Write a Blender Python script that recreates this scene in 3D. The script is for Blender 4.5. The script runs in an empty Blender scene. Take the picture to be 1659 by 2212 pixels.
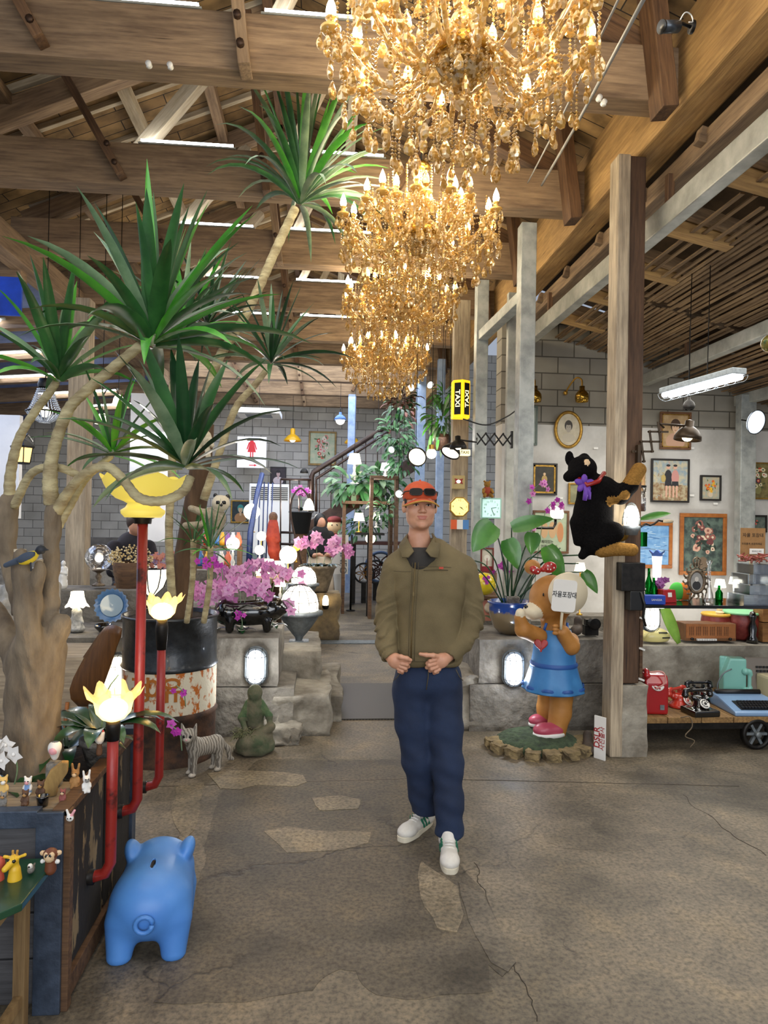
import bpy,bmesh,math,random
import numpy as np
from mathutils import Vector,Matrix,Euler,noise
from math import cos,sin
V = Vector
RR = random.Random
sc = bpy.context.scene
C = sc.collection
random.seed(7)
PI = math.pi

# ------------------------------------------------------------------ camera
FPX,W0,H0 = 1475.0,1659.0,2212.0
CAMZ = 1.62
yaw,pitch,roll = math.radians(5.0),math.radians(0.4),math.radians(1.0)
Fv = V((sin(yaw) * cos(pitch),cos(yaw) * cos(pitch),sin(pitch)))
R0 = V((cos(yaw),-sin(yaw),0))
U0 = R0.cross(Fv)
Rv = R0 * cos(roll) + U0 * sin(roll)
Uv = U0 * cos(roll) - R0 * sin(roll)
CAM = V((0,0,CAMZ))
cam = bpy.data.objects.new('camera',bpy.data.cameras.new('camera'))
C.objects.link(cam)
M = Matrix((Rv,Uv,-Fv)).transposed().to_4x4()
M.translation = CAM
cam.matrix_world = M
cam.data.sensor_fit = 'VERTICAL'
cam.data.sensor_height = 36.0
cam.data.lens = 36.0 * FPX / H0
cam.data.clip_start = 0.05
sc.camera = cam

def ray(px,py):
    return Fv + Rv * ((px - W0 / 2) / FPX) + Uv * ((H0 / 2 - py) / FPX)
def at(px,py,Y):            # point seen at that place on the plane y = Y
    d = ray(px,py)
    return CAM + d * (Y / d.y)
def fl(px,py,z=0.0):        # point on a horizontal plane
    d = ray(px,py)
    return CAM + d * ((z - CAMZ) / d.z)
def atX(px,py,X):
    d = ray(px,py)
    return CAM + d * (X / d.x)

# ------------------------------------------------------------------ view and light
sc.view_settings.view_transform = 'Standard'
sc.view_settings.look = 'None'
sc.view_settings.exposure = 0.2
sc.view_settings.gamma = 1.0
sc.view_settings.use_curve_mapping = False
sc.cycles.use_denoising = True
sc.cycles.max_bounces = 5
sc.cycles.diffuse_bounces = 2
sc.cycles.glossy_bounces = 3
sc.cycles.transmission_bounces = 4
sc.cycles.transparent_max_bounces = 6
sc.cycles.sample_clamp_indirect = 4.0
sc.cycles.caustics_reflective = False
sc.cycles.caustics_refractive = False

world = bpy.data.worlds.new('world')
sc.world = world
world.use_nodes = True
wb = world.node_tree.nodes['Background']
wb.inputs[0].default_value = (0.62,0.70,0.85,1)
wb.inputs[1].default_value = 0.5

def area(name,loc,rot,sx,sy,power,col,spread=PI):
    l = bpy.data.lights.new(name,'AREA')
    l.shape = 'RECTANGLE'; l.size = sx; l.size_y = sy; l.energy = power; l.color = col; l.spread = spread
    o = bpy.data.objects.new(name,l); C.objects.link(o)
    o.location = loc; o.rotation_euler = rot
    o.visible_camera = False
    return o
def point(name,loc,power,col,r=0.05,parent=None):
    l = bpy.data.lights.new(name,'POINT')
    l.energy = power; l.color = col; l.shadow_soft_size = r
    o = bpy.data.objects.new(name,l); C.objects.link(o)
    o.location = loc
    if parent: o.parent = parent
    return o
# unseen fill lights added: assumed entrance behind the camera, then above the aisles
area('entrance_fill',(0.2,-3.2,2.6),(math.radians(78),0,0),6.0,3.2,210,(0.93,0.96,1.0))
area('aisle_fill',(-0.4,3.0,4.05),(0,0,0),3.6,4.0,75,(1.0,0.96,0.9))
area('rear_fill',(-0.6,12.0,4.0),(math.radians(25),0,0),4.5,7.0,300,(0.84,0.91,1.0))
area('right_hall_fill',(3.6,5.6,2.95),(0,0,0),2.2,3.0,75,(1.0,0.97,0.9))
area('right_front_fill',(3.4,1.2,3.0),(0,0,0),2.0,2.0,45,(1.0,0.97,0.9))
area('left_hall_fill',(-4.6,7.0,3.3),(0,0,0),2.4,7.0,130,(0.62,0.74,1.0))

# ------------------------------------------------------------------ materials
_m = {}
def lin(c):
    return tuple(((x / 12.92) if x <= 0.04045 else ((x + 0.055) / 1.055) ** 2.4) for x in c)
def hexc(h):
    h = h.lstrip('#')
    return lin(tuple(int(h[i:i + 2],16) / 255 for i in (0,2,4))) + (1,)
def base(name):
    m = bpy.data.materials.new(name); m.use_nodes = True
    return m,m.node_tree.nodes,m.node_tree.links,m.node_tree.nodes['Principled BSDF']
def mat(name,col,col2=None,rough=0.6,metal=0.0,scale=8.0,bump=0.0,stretch=(1,1,1),contrast=(0.35,0.65),
        coat=0.0,trans=0.0,alpha=1.0,spec=0.5,detail=5.0,sss=0.0,bscale=None):
    if name in _m: return _m[name]
    m,N,L,b = base(name)
    c1 = hexc(col)
    b.inputs['Base Color'].default_value = c1
    b.inputs['Roughness'].default_value = rough
    b.inputs['Metallic'].default_value = metal
    b.inputs['Specular IOR Level'].default_value = spec
    b.inputs['Coat Weight'].default_value = coat
    b.inputs['Coat Roughness'].default_value = 0.08
    b.inputs['Transmission Weight'].default_value = trans
    b.inputs['Alpha'].default_value = alpha
    if sss:
        b.inputs['Subsurface Weight'].default_value = sss
        b.inputs['Subsurface Radius'].default_value = (0.012,0.005,0.003)
    if col2 or bump:
        tc = N.new('ShaderNodeTexCoord'); mp = N.new('ShaderNodeMapping')
        mp.inputs['Scale'].default_value = stretch
        L.new(tc.outputs['Object'],mp.inputs[0])
        nz = N.new('ShaderNodeTexNoise'); nz.inputs['Scale'].default_value = scale
        nz.inputs['Detail'].default_value = detail; nz.inputs['Roughness'].default_value = 0.6
        L.new(mp.outputs[0],nz.inputs['Vector'])
        if col2:
            r = N.new('ShaderNodeValToRGB')
            r.color_ramp.elements[0].position = contrast[0]; r.color_ramp.elements[1].position = contrast[1]
            r.color_ramp.elements[0].color = c1; r.color_ramp.elements[1].color = hexc(col2)
            L.new(nz.outputs['Fac'],r.inputs[0]); L.new(r.outputs[0],b.inputs['Base Color'])
        if bump:
            bp = N.new('ShaderNodeBump'); bp.inputs['Strength'].default_value = bump; bp.inputs['Distance'].default_value = 0.02
            src = nz
            if bscale:
                src = N.new('ShaderNodeTexNoise'); src.inputs['Scale'].default_value = bscale
                src.inputs['Detail'].default_value = 3
                L.new(mp.outputs[0],src.inputs['Vector'])
            L.new(src.outputs['Fac'],bp.inputs['Height']); L.new(bp.outputs[0],b.inputs['Normal'])
    _m[name] = m
    return m
def emis(name,col,strength):
    if name in _m: return _m[name]
    m,N,L,b = base(name)
    b.inputs['Base Color'].default_value = hexc(col)
    b.inputs['Emission Color'].default_value = hexc(col)
    b.inputs['Emission Strength'].default_value = strength
    _m[name] = m
    return m
def glass(name,col='#ffffff',rough=0.03,mix=0.75,tint=None):
    """thin clear glass: mostly see-through, with a sharp sheen"""
    if name in _m: return _m[name]
    m,N,L,b = base(name)
    N.remove(b)
    out = N['Material Output']
    t = N.new('ShaderNodeBsdfTransparent'); t.inputs[0].default_value = hexc(tint or col)
    g = N.new('ShaderNodeBsdfGlossy')
    g.inputs['Color'].default_value = hexc(col); g.inputs['Roughness'].default_value = rough
    fr = N.new('ShaderNodeLayerWeight'); fr.inputs[0].default_value = 0.35
    ma = N.new('ShaderNodeMath'); ma.operation = 'MULTIPLY_ADD'
    ma.inputs[1].default_value = mix; ma.inputs[2].default_value = (1 - mix) * .5
    L.new(fr.outputs['Fresnel'],ma.inputs[0])
    mx = N.new('ShaderNodeMixShader')
    L.new(ma.outputs[0],mx.inputs[0]); L.new(t.outputs[0],mx.inputs[1]); L.new(g.outputs[0],mx.inputs[2])
    L.new(mx.outputs[0],out.inputs[0])
    _m[name] = m
    return m
def wood(name,c1,c2,dark='#2a1c10',rough=0.75,scale=3.0,axis=0,cracks=True,bump=0.35):
    """timber with grain along the local axis"""
    if name in _m: return _m[name]
    m,N,L,b = base(name)
    tc = N.new('ShaderNodeTexCoord')
    def noise(scl,st,det=6):
        mp = N.new('ShaderNodeMapping')
        s = [st] * 3; s[axis] = 1.0
        mp.inputs['Scale'].default_value = s
        L.new(tc.outputs['Object'],mp.inputs[0])
        n = N.new('ShaderNodeTexNoise'); n.inputs['Scale'].default_value = scl; n.inputs['Detail'].default_value = det
        n.inputs['Roughness'].default_value = 0.65
        L.new(mp.outputs[0],n.inputs['Vector'])
        return n
    oi = N.new('ShaderNodeObjectInfo')
    n1 = noise(scale,14); n2 = noise(1.3,3,4); n3 = noise(0.9,26,3)
    r1 = N.new('ShaderNodeValToRGB')
    r1.color_ramp.elements[0].position = 0.32; r1.color_ramp.elements[0].color = hexc(c1)
    r1.color_ramp.elements[1].position = 0.68; r1.color_ramp.elements[1].color = hexc(c2)
    L.new(n1.outputs['Fac'],r1.inputs[0])
    r2 = N.new('ShaderNodeValToRGB')
    r2.color_ramp.elements[0].position = 0.35; r2.color_ramp.elements[0].color = (0.45,0.42,0.4,1)
    r2.color_ramp.elements[1].position = 0.62; r2.color_ramp.elements[1].color = (1,1,1,1)
    L.new(n2.outputs['Fac'],r2.inputs[0])
    mx = N.new('ShaderNodeMix'); mx.data_type = 'RGBA'; mx.blend_type = 'MULTIPLY'; mx.inputs[0].default_value = 0.75
    L.new(r1.outputs[0],mx.inputs[6]); L.new(r2.outputs[0],mx.inputs[7])
    last = mx.outputs[2]
    if cracks:
        r3 = N.new('ShaderNodeValToRGB')
        r3.color_ramp.elements[0].position = 0.27; r3.color_ramp.elements[0].color = (1,1,1,1)
        r3.color_ramp.elements[1].position = 0.31; r3.color_ramp.elements[1].color = (0,0,0,1)
        L.new(n3.outputs['Fac'],r3.inputs[0])
        m3 = N.new('ShaderNodeMix'); m3.data_type = 'RGBA'
        L.new(r3.outputs[0],m3.inputs[0]); L.new(last,m3.inputs[6]); m3.inputs[7].default_value = hexc(dark)
        last = m3.outputs[2]
    hs = N.new('ShaderNodeHueSaturation')
    mm = N.new('ShaderNodeMath'); mm.operation = 'MULTIPLY_ADD'; mm.inputs[1].default_value = 0.4; mm.inputs[2].default_value = 0.8
    L.new(oi.outputs['Random'],mm.inputs[0]); L.new(mm.outputs[0],hs.inputs['Value']); L.new(last,hs.inputs['Color'])
    L.new(hs.outputs[0],b.inputs['Base Color'])
    b.inputs['Roughness'].default_value = rough
    bp = N.new('ShaderNodeBump'); bp.inputs['Strength'].default_value = bump; bp.inputs['Distance'].default_value = 0.01
    L.new(n1.outputs['Fac'],bp.inputs['Height']); L.new(bp.outputs[0],b.inputs['Normal'])
    _m[name] = m
    return m

# ------------------------------------------------------------------ objects
def link(name,me,m=None,parent=None,loc=None,rot=None,scale=None):
    o = bpy.data.objects.new(name,me); C.objects.link(o)
    if m is not None:
        for x in (m if isinstance(m,(list,tuple)) else [m]): me.materials.append(x)
    if parent is not None: o.parent = parent
    if loc is not None: o.location = loc
    if rot is not None: o.rotation_euler = rot
    if scale is not None: o.scale = scale
    return o
def tag(o,label=None,cat=None,group=None,kind=None):
    if label: o['label'] = label
    if cat: o['category'] = cat
    if group: o['group'] = group
    if kind: o['kind'] = kind
    return o
def thing(name,label,cat,loc=(0,0,0),rz=0,group=None,rot=None):
    o = bpy.data.objects.new(name,None); C.objects.link(o)
    o.empty_display_size = 0.1
    o.location = loc; o.rotation_euler = rot or (0,0,rz)
    return tag(o,label,cat,group)
def copy_tree(o,parent=None):
    c = o.copy(); C.objects.link(c)
    if parent is not None: c.parent = parent
    for ch in list(o.children): copy_tree(ch,c)
    return c
def dup(o,loc,rz=None,label=None,group=None,scale=None):
    c = copy_tree(o); c.location = loc
    if rz is not None: c.rotation_euler = (0,0,rz)
    if label: c['label'] = label
    if group: c['group'] = group
    if scale: c.scale = (scale,) * 3 if not hasattr(scale,'__len__') else scale
    return c

class MB:
    """collects verts and faces of one mesh"""
    def __init__(s): s.v = []; s.f = []; s.mi = []; s.sm = []
    def add(s,vs,fs,mi=0,smooth=False):
        n = len(s.v); s.v += [tuple(x) for x in vs]
        s.f += [tuple(i + n for i in f) for f in fs]; s.mi += [mi] * len(fs); s.sm += [smooth] * len(fs)
        return s
    def box(s,c,d,rot=None,mi=0,taper=1.0):
        x,y,z = d[0] / 2,d[1] / 2,d[2] / 2
        vs = [V((sx * x * (taper if sz > 0 else 1),sy * y * (taper if sz > 0 else 1),sz * z)) for sz in (-1,1) for sx,sy in ((-1,-1),(1,-1),(1,1),(-1,1))]
        if rot is not None:
            R = rot if isinstance(rot,Matrix) else Euler(rot).to_matrix()
            vs = [R @ p for p in vs]
        c = V(c); vs = [p + c for p in vs]
        return s.add(vs,[(0,3,2,1),(4,5,6,7),(0,1,5,4),(1,2,6,5),(2,3,7,6),(3,0,4,7)],mi)
    def bar(s,a,b,w,h=None,mi=0,up=(0,0,1)):
        a,b = V(a),V(b); h = h or w
        x = (b - a); L_ = x.length; x.normalize()
        u = V(up)
        if abs(x.dot(u)) > 0.98: u = V((0,1,0))
        y = u.cross(x).normalized(); z = x.cross(y)
        R = Matrix((x,y,z)).transposed()
        return s.box((a + b) / 2,(L_,w,h),R,mi)
    def tube(s,pts,r,n=8,mi=0,closed=False,caps=True,smooth=True,squash=None):
        pts = [V(p) for p in pts]; k = len(pts)
        rs = list(r) if hasattr(r,'__len__') else [r] * k
        rings = []
        t0 = (pts[1] - pts[0]).normalized()
        ref = V((0,0,1)) if abs(t0.z) < 0.9 else V((1,0,0))
        u = t0.cross(ref).normalized()
        vs = []
        for i,p in enumerate(pts):
            if closed: t = pts[(i + 1) % k] - pts[i - 1]
            else: t = pts[min(i + 1,k - 1)] - pts[max(i - 1,0)]
            if t.length < 1e-9: t = t0
            t = t.normalized()
            u = (u - t * u.dot(t))
            if u.length < 1e-6: u = t.orthogonal()
            u.normalize(); w = t.cross(u)
            for j in range(n):
                a = 2 * PI * j / n
                q = (u * cos(a) + w * sin(a)) * rs[i]
                if squash: q = V((q.x * squash[0],q.y * squash[1],q.z * squash[2]))
                vs.append(p + q)
        fs = []
        for i in range(k if closed else k - 1):
            a,b = i * n,((i + 1) % k) * n
            for j in range(n): fs.append((a + j,a + (j + 1) % n,b + (j + 1) % n,b + j))
        if caps and not closed:
            fs.append(tuple(range(n - 1,-1,-1))); fs.append(tuple((k - 1) * n + j for j in range(n)))
        return s.add(vs,fs,mi,smooth)
    def lathe(s,prof,c=(0,0,0),n=20,mi=0,rot=None,smooth=True,ruffle=None,arc=2 * PI):
        """prof: list of (r, z). ruffle=(count, amount_fn(i)->amp r, amp z)"""
        c = V(c); vs = []; R = None
        if rot is not None: R = rot if isinstance(rot,Matrix) else Euler(rot).to_matrix()
        for i,(r,z) in enumerate(prof):
            for j in range(n):
                a = arc * j / n
                rr,zz = r,z
                if ruffle:
                    k,fa,fz = ruffle
                    t = i / (len(prof) - 1)
                    rr += fa(t) * cos(k * a); zz += fz(t) * cos(k * a)
                p = V((rr * cos(a),rr * sin(a),zz))
                if R: p = R @ p
                vs.append(p + c)
        fs = []
        for i in range(len(prof) - 1):
            for j in range(n):
                a,b = i * n,(i + 1) * n
                fs.append((a + j,a + (j + 1) % n,b + (j + 1) % n,b + j))
        if prof[0][0] > 1e-5 and False: pass
        return s.add(vs,fs,mi,smooth)
    def cyl(s,c,r,h,n=20,mi=0,rot=None,r2=None,smooth=True):
        r2 = r if r2 is None else r2
        return s.lathe([(0.0001,0),(r,0),(r,0.0001),(r2,h - 0.0001),(r2,h),(0.0001,h)],c,n,mi,rot,smooth)
    def ball(s,c,r,n=12,mi=0,rot=None):
        r = r if hasattr(r,'__len__') else (r,r,r)
        k = max(4,n // 2); vs = []; c = V(c)
        R = None
        if rot is not None: R = rot if isinstance(rot,Matrix) else Euler(rot).to_matrix()
        for i in range(k + 1):
            t = PI * i / k
            st = max(sin(t),1e-4)
            for j in range(n):
                a = 2 * PI * j / n
                p = V((r[0] * st * cos(a),r[1] * st * sin(a),-r[2] * cos(t)))
                if R: p = R @ p
                vs.append(p + c)
        fs = []
        for i in range(k):
            for j in range(n):
                a,b = i * n,(i + 1) * n
                fs.append((a + j,a + (j + 1) % n,b + (j + 1) % n,b + j))
        return s.add(vs,fs,mi,True)
    def leaf(s,p0,d,length,width,bend=0.4,fold=0.25,n=7,mi=0,up=(0,0,1),shape='blade',twist=0.0):
        """strap leaf from p0 along d, drooping by bend"""
        p = V(p0); d = V(d).normalized(); up = V(up)
        side = d.cross(up)
        if side.length < 1e-3: side = d.cross(V((0,1,0)))
        side.normalize()
        if twist: side = Matrix.Rotation(twist,3,d) @ side
        vs = []; step = length / n
        for i in range(n + 1):
            t = i / n
            if shape == 'blade': w = width * min(1,(0.45 + 2.2 * t)) * (1 - t ** 3.0) ** 0.9
            elif shape == 'oval': w = width * sin(PI * min(1,0.06 + 0.94 * t)) ** 0.7
            elif shape == 'heart': w = width * (sin(PI * (t * 0.9 + 0.1)) ** 0.6) * (1.25 - 0.75 * t)
            else: w = width
            if i == n: w = 0.0008
            nrm = side.cross(d).normalized()
            vs += [p - side * w / 2 + nrm * w * fold,p - nrm * 0.0,p + side * w / 2 + nrm * w * fold]
            d = (d + V((0,0,-1)) * (bend * step / max(length,.01) * (0.4 + 1.6 * t))).normalized()
            side = (side - d * side.dot(d)).normalized()
            p = p + d * step
        fs = []
        for i in range(n):
            a = i * 3
            fs += [(a,a + 1,a + 4,a + 3),(a + 1,a + 2,a + 5,a + 4)]
        return s.add(vs,fs,mi,True)
    def prism(s,poly,h,c=(0,0,0),rot=None,mi=0):
        """poly in local XZ, thickness h along Y (towards -Y the front)"""
        c = V(c); n = len(poly)
        R = None
        if rot is not None: R = rot if isinstance(rot,Matrix) else Euler(rot).to_matrix()
        vs = [V((x,-h / 2,z)) for x,z in poly] + [V((x,h / 2,z)) for x,z in poly]
        if R: vs = [R @ p for p in vs]
        vs = [p + c for p in vs]
        fs = [tuple(range(n)),tuple(range(2 * n - 1,n - 1,-1))] + [(i,i + n,(i + 1) % n + n,(i + 1) % n) for i in range(n)]
        return s.add(vs,fs,mi)
    def mesh(s,name='mesh'):
        me = bpy.data.meshes.new(name); me.from_pydata(s.v,[],s.f)
        me.polygons.foreach_set('material_index',s.mi); me.polygons.foreach_set('use_smooth',s.sm)
        me.update(); return me
    def build(s,name,m,parent=None,loc=None,rot=None,bevel=0.0,solid=0.0,scale=None):
        me = s.mesh(name)
        if bevel or solid:
            bm = bmesh.new(); bm.from_mesh(me)
            if bevel: bmesh.ops.bevel(bm,geom=bm.edges[:] + bm.verts[:],offset=bevel,segments=2,affect='EDGES',profile=0.6)
            if solid: bmesh.ops.solidify(bm,geom=bm.faces[:],thickness=solid)
            bmesh.ops.recalc_face_normals(bm,faces=bm.faces)
            bm.to_mesh(me); bm.free()
        return link(name,me,m,parent,loc,rot,scale)

def beam(name,a,b,w,h,m,parent=None,bevel=0.006,up=(0,0,1),ext=0):
    """timber or steel bar as its own object with local X along its length (so that the grain follows it)"""
    a,b = V(a),V(b); x = b - a; Ln = x.length + ext; x.normalize(); u = V(up)
    if abs(x.dot(u)) > 0.98: u = V((0,1,0))
    y = u.cross(x).normalized(); z = x.cross(y)
    o = MB().box((0,0,0),(Ln,w,h)).build(name,m,None,bevel=bevel)
    Mx = Matrix((x,y,z)).transposed().to_4x4(); Mx.translation = (a + b) / 2
    if parent is not None:
        o.parent = parent
        Mx = parent_inv(parent) @ Mx
    o.matrix_basis = Mx
    return o
def parent_inv(p):
    m = p.matrix_basis.copy(); q = p.parent
    while q is not None: m = q.matrix_basis @ m; q = q.parent
    return m.inverted()
def rough_box(mb_dims,seed=0,amp=0.02,cuts=4,name='rough_block',m=None,parent=None,loc=None,rz=0):
    """broken concrete or stone: box with chipped, uneven surface"""
    bm = bmesh.new(); bmesh.ops.create_cube(bm,size=1)
    for v in bm.verts: v.co = V((v.co.x * mb_dims[0],v.co.y * mb_dims[1],v.co.z * mb_dims[2] + mb_dims[2] / 2))
    bmesh.ops.subdivide_edges(bm,edges=bm.edges[:],cuts=cuts,use_grid_fill=True)
    off = V((seed * 3.7,seed * 1.9,seed * 5.1))
    sc1 = 1.6 / max(.05,max(mb_dims)); sc2 = sc1 * 3.2
    for v in bm.verts:
        if v.co.z > 0.01:
            n1,n2 = noise.noise_vector(v.co * sc1 * 2 + off),noise.noise_vector(v.co * sc2 * 2 + off)
            v.co += (n1 * 1.5 + n2 * .8) * amp
            if v.co.z > mb_dims[2] * .97: v.co.z = mb_dims[2] * .97 + (v.co.z - mb_dims[2] * .97) * .4
    me = bpy.data.meshes.new(name); bm.to_mesh(me); bm.free()
    if amp > .02:
        for q in me.polygons: q.use_smooth = True
    return link(name,me,m,parent,loc,(0,0,rz))

def smooth_pts(pts,k=4):
    """catmull-rom through pts (each may carry a radius as 4th number)"""
    P = [np.array(p,float) for p in pts]; P = [2 * P[0] - P[1]] + P + [2 * P[-1] - P[-2]]
    out = []
    for i in range(1,len(P) - 2):
        for j in range(k):
            t = j / k
            a,b,c,d = P[i - 1],P[i],P[i + 1],P[i + 2]
            out.append(0.5 * (2 * b + (c - a) * t + (2 * a - 5 * b + 4 * c - d) * t * t + (3 * b - a - 3 * c + d) * t ** 3))
    out.append(P[-2]); return out
def stube(mb,pts4,n=8,k=4,mi=0):
    sp = smooth_pts(pts4,k)
    return mb.tube([p[:3] for p in sp],[p[3] for p in sp],n,mi)

def text(s,size,m,name='lettering',parent=None,loc=(0,0,0),rot=(PI / 2,0,0),depth=0.001,align='CENTER',sx=1.0,bold=0.0):
    cu = bpy.data.curves.new(name,'FONT'); cu.body = s; cu.size = size; cu.align_x = align; cu.align_y = 'CENTER'
    cu.extrude = depth; cu.offset = bold; cu.resolution_u = 3
    o = bpy.data.objects.new(name,cu); C.objects.link(o)
    bpy.context.view_layer.update()
    dg = bpy.context.evaluated_depsgraph_get()
    me = bpy.data.meshes.new_from_object(o.evaluated_get(dg))
    bpy.data.objects.remove(o)
    return link(name,me,m,parent,loc,rot,(sx,1,1))

# ------------------------------------------------------------------ organic bodies: smooth unions of limbs and masses
class Blob:
    def __init__(s): s.p = []
    def ball(s,c,r,m=0,k=0.03,rot=None,sub=False):
        r = r if hasattr(r,'__len__') else (r,r,r)
        R = None if rot is None else np.array(Euler(rot).to_matrix())
        s.p.append(('e',np.array(c,float),np.array(r,float),R,m,k,sub)); return s
    def limb(s,a,b,ra,rb,m=0,k=0.03,flat=None,sub=False):
        s.p.append(('c',np.array(a,float),np.array(b,float),(ra,rb),m,k,sub,flat)); return s
    def chain(s,pts,m=0,k=0.03):
        for a,b in zip(pts,pts[1:]): s.limb(a[:3],b[:3],a[3],b[3],m,k)
        return s
    def box(s,c,r,m=0,k=0.02,rot=None,rd=0.02,sub=False):
        R = None if rot is None else np.array(Euler(rot).to_matrix())
        s.p.append(('b',np.array(c,float),np.array(r,float),R,m,k,sub,rd)); return s
    def dist(s,q,P):
        t = q[0]
        if t == 'e':
            d = P - q[1]
            if q[3] is not None: d = d @ q[3]
            k0 = np.sqrt(((d / q[2]) ** 2).sum(1)); k1 = np.sqrt(((d / q[2] ** 2) ** 2).sum(1)) + 1e-9
            return k0 * (k0 - 1) / k1
        if t == 'c':
            a,b,(ra,rb) = q[1],q[2],q[3]
            ba = b - a; h = np.clip(((P - a) @ ba) / (ba @ ba + 1e-12),0,1)
            d = P - a - h[:,None] * ba
            if q[7] is not None: d = d / np.array(q[7])
            return np.sqrt((d ** 2).sum(1)) - (ra + (rb - ra) * h)
        d = P - q[1]
        if q[3] is not None: d = d @ q[3]
        e = np.abs(d) - (q[2] - q[7])
        return np.sqrt((np.maximum(e,0) ** 2).sum(1)) + np.minimum(e.max(1),0) - q[7]
    def field(s,P,want_m=False):
        D = None; best = None; mi = None
        for q in s.p:
            d = s.dist(q,P); k = q[5]; sub = q[6]
            if D is None: D = d; best = d.copy(); mi = np.full(len(P),q[4]); continue
            if sub:
                h = np.clip(0.5 - 0.5 * (D + d) / k,0,1)
                D = D + (-d - D) * h + k * h * (1 - h)
                if want_m and q[4] >= 0:
                    mi = np.where(-d > D - 0.004,q[4],mi)
            else:
                h = np.clip(0.5 + 0.5 * (d - D) / k,0,1)
                D = d * (1 - h) + D * h - k * h * (1 - h)
                if want_m:
                    w = d < best; mi = np.where(w,q[4],mi); best = np.minimum(best,d)
        return (D,mi) if want_m else D
    def bounds(s):
        lo = np.full(3,1e9); hi = -lo
        for q in s.p:
            if q[6]: continue
            if q[0] == 'c':
                r = max(q[3]) * (max(q[7]) if q[7] is not None else 1)
                for e in (q[1],q[2]): lo = np.minimum(lo,e - r); hi = np.maximum(hi,e + r)
            else:
                r = q[2] if q[3] is None else np.full(3,np.linalg.norm(q[2]) if q[0] == 'b' else q[2].max())
                lo = np.minimum(lo,q[1] - r); hi = np.maximum(hi,q[1] + r)
        return lo,hi
    def mesh(s,name,res,disp=None):
        lo,hi = s.bounds(); lo = lo - 2.5 * res; hi = hi + 2.5 * res
        n = np.maximum(np.ceil((hi - lo) / res).astype(int) + 1,4)
        ax = [lo[i] + res * np.arange(n[i]) for i in range(3)]
        D = np.empty(n)
        YZ = np.stack(np.meshgrid(ax[1],ax[2],indexing='ij'),-1).reshape(-1,2)
        ch = max(1,150000 // len(YZ))
        for i in range(0,n[0],ch):
            xs = ax[0][i:i + ch]
            P = np.concatenate([np.column_stack([np.full(len(YZ),x),YZ]) for x in xs])
            d = s.field(P)
            if disp is not None: d = d + disp(P)
            D[i:i + len(xs)] = d.reshape(len(xs),n[1],n[2])
        ins = D < 0
        # surface nets
        cs = np.zeros(tuple(n - 1),int)
        for dx in (0,1):
            for dy in (0,1):
                for dz in (0,1):
                    cs += ins[dx:n[0] - 1 + dx,dy:n[1] - 1 + dy,dz:n[2] - 1 + dz]
        act = (cs > 0) & (cs < 8)
        idx = np.argwhere(act); ids = -np.ones(act.shape,int); ids[act] = np.arange(len(idx))
        acc = np.zeros((len(idx),3)); cnt = np.zeros(len(idx))
        cor = [(0,0,0),(1,0,0),(0,1,0),(1,1,0),(0,0,1),(1,0,1),(0,1,1),(1,1,1)]
        val = [D[idx[:,0] + c[0],idx[:,1] + c[1],idx[:,2] + c[2]] for c in cor]
        for a in range(8):
            for b in range(a + 1,8):
                if bin(a ^ b).count('1') != 1: continue
                va,vb = val[a],val[b]; w = (va < 0) != (vb < 0)
                t = va / np.where(np.abs(va - vb) < 1e-12,1,va - vb)
                p = np.array(cor[a]) + t[:,None] * (np.array(cor[b]) - np.array(cor[a]))
                acc[w] += p[w]; cnt[w] += 1
        vs = lo + res * (idx + acc / cnt[:,None])
        fs = []
        for axn in range(3):
            o1,o2 = [(1,2),(2,0),(0,1)][axn]
            sl = [slice(1,n[i] - 1) for i in range(3)]; sl[axn] = slice(0,n[axn] - 1)
            sl2 = list(sl); sl2[axn] = slice(1,n[axn])
            A,B = ins[tuple(sl)],ins[tuple(sl2)]
            e = np.argwhere(A != B); fl_ = A[tuple(e.T)]
            g = e + np.array([0 if i == axn else 1 for i in range(3)])
            def cid(s1,s2):
                h = g.copy(); h[:,o1] -= s1; h[:,o2] -= s2
                return ids[h[:,0],h[:,1],h[:,2]]
            q = np.stack([cid(1,1),cid(0,1),cid(0,0),cid(1,0)],1)
            q[~fl_] = q[~fl_][:,::-1]
            fs.append(q)
        fs = np.concatenate(fs)
        me = bpy.data.meshes.new(name); me.from_pydata(vs.tolist(),[],fs.tolist())
        ctr = vs[fs].mean(1)
        _,mi = s.field(ctr,True)
        me.polygons.foreach_set('material_index',mi.astype(int).clip(0)); me.polygons.foreach_set('use_smooth',np.ones(len(fs),bool))
        me.update(); return me
    def build(s,name,mats,parent=None,res=0.01,loc=None,rot=None,disp=None,scale=None):
        return link(name,s.mesh(name,res,disp),mats,parent,loc,rot,scale)

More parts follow.
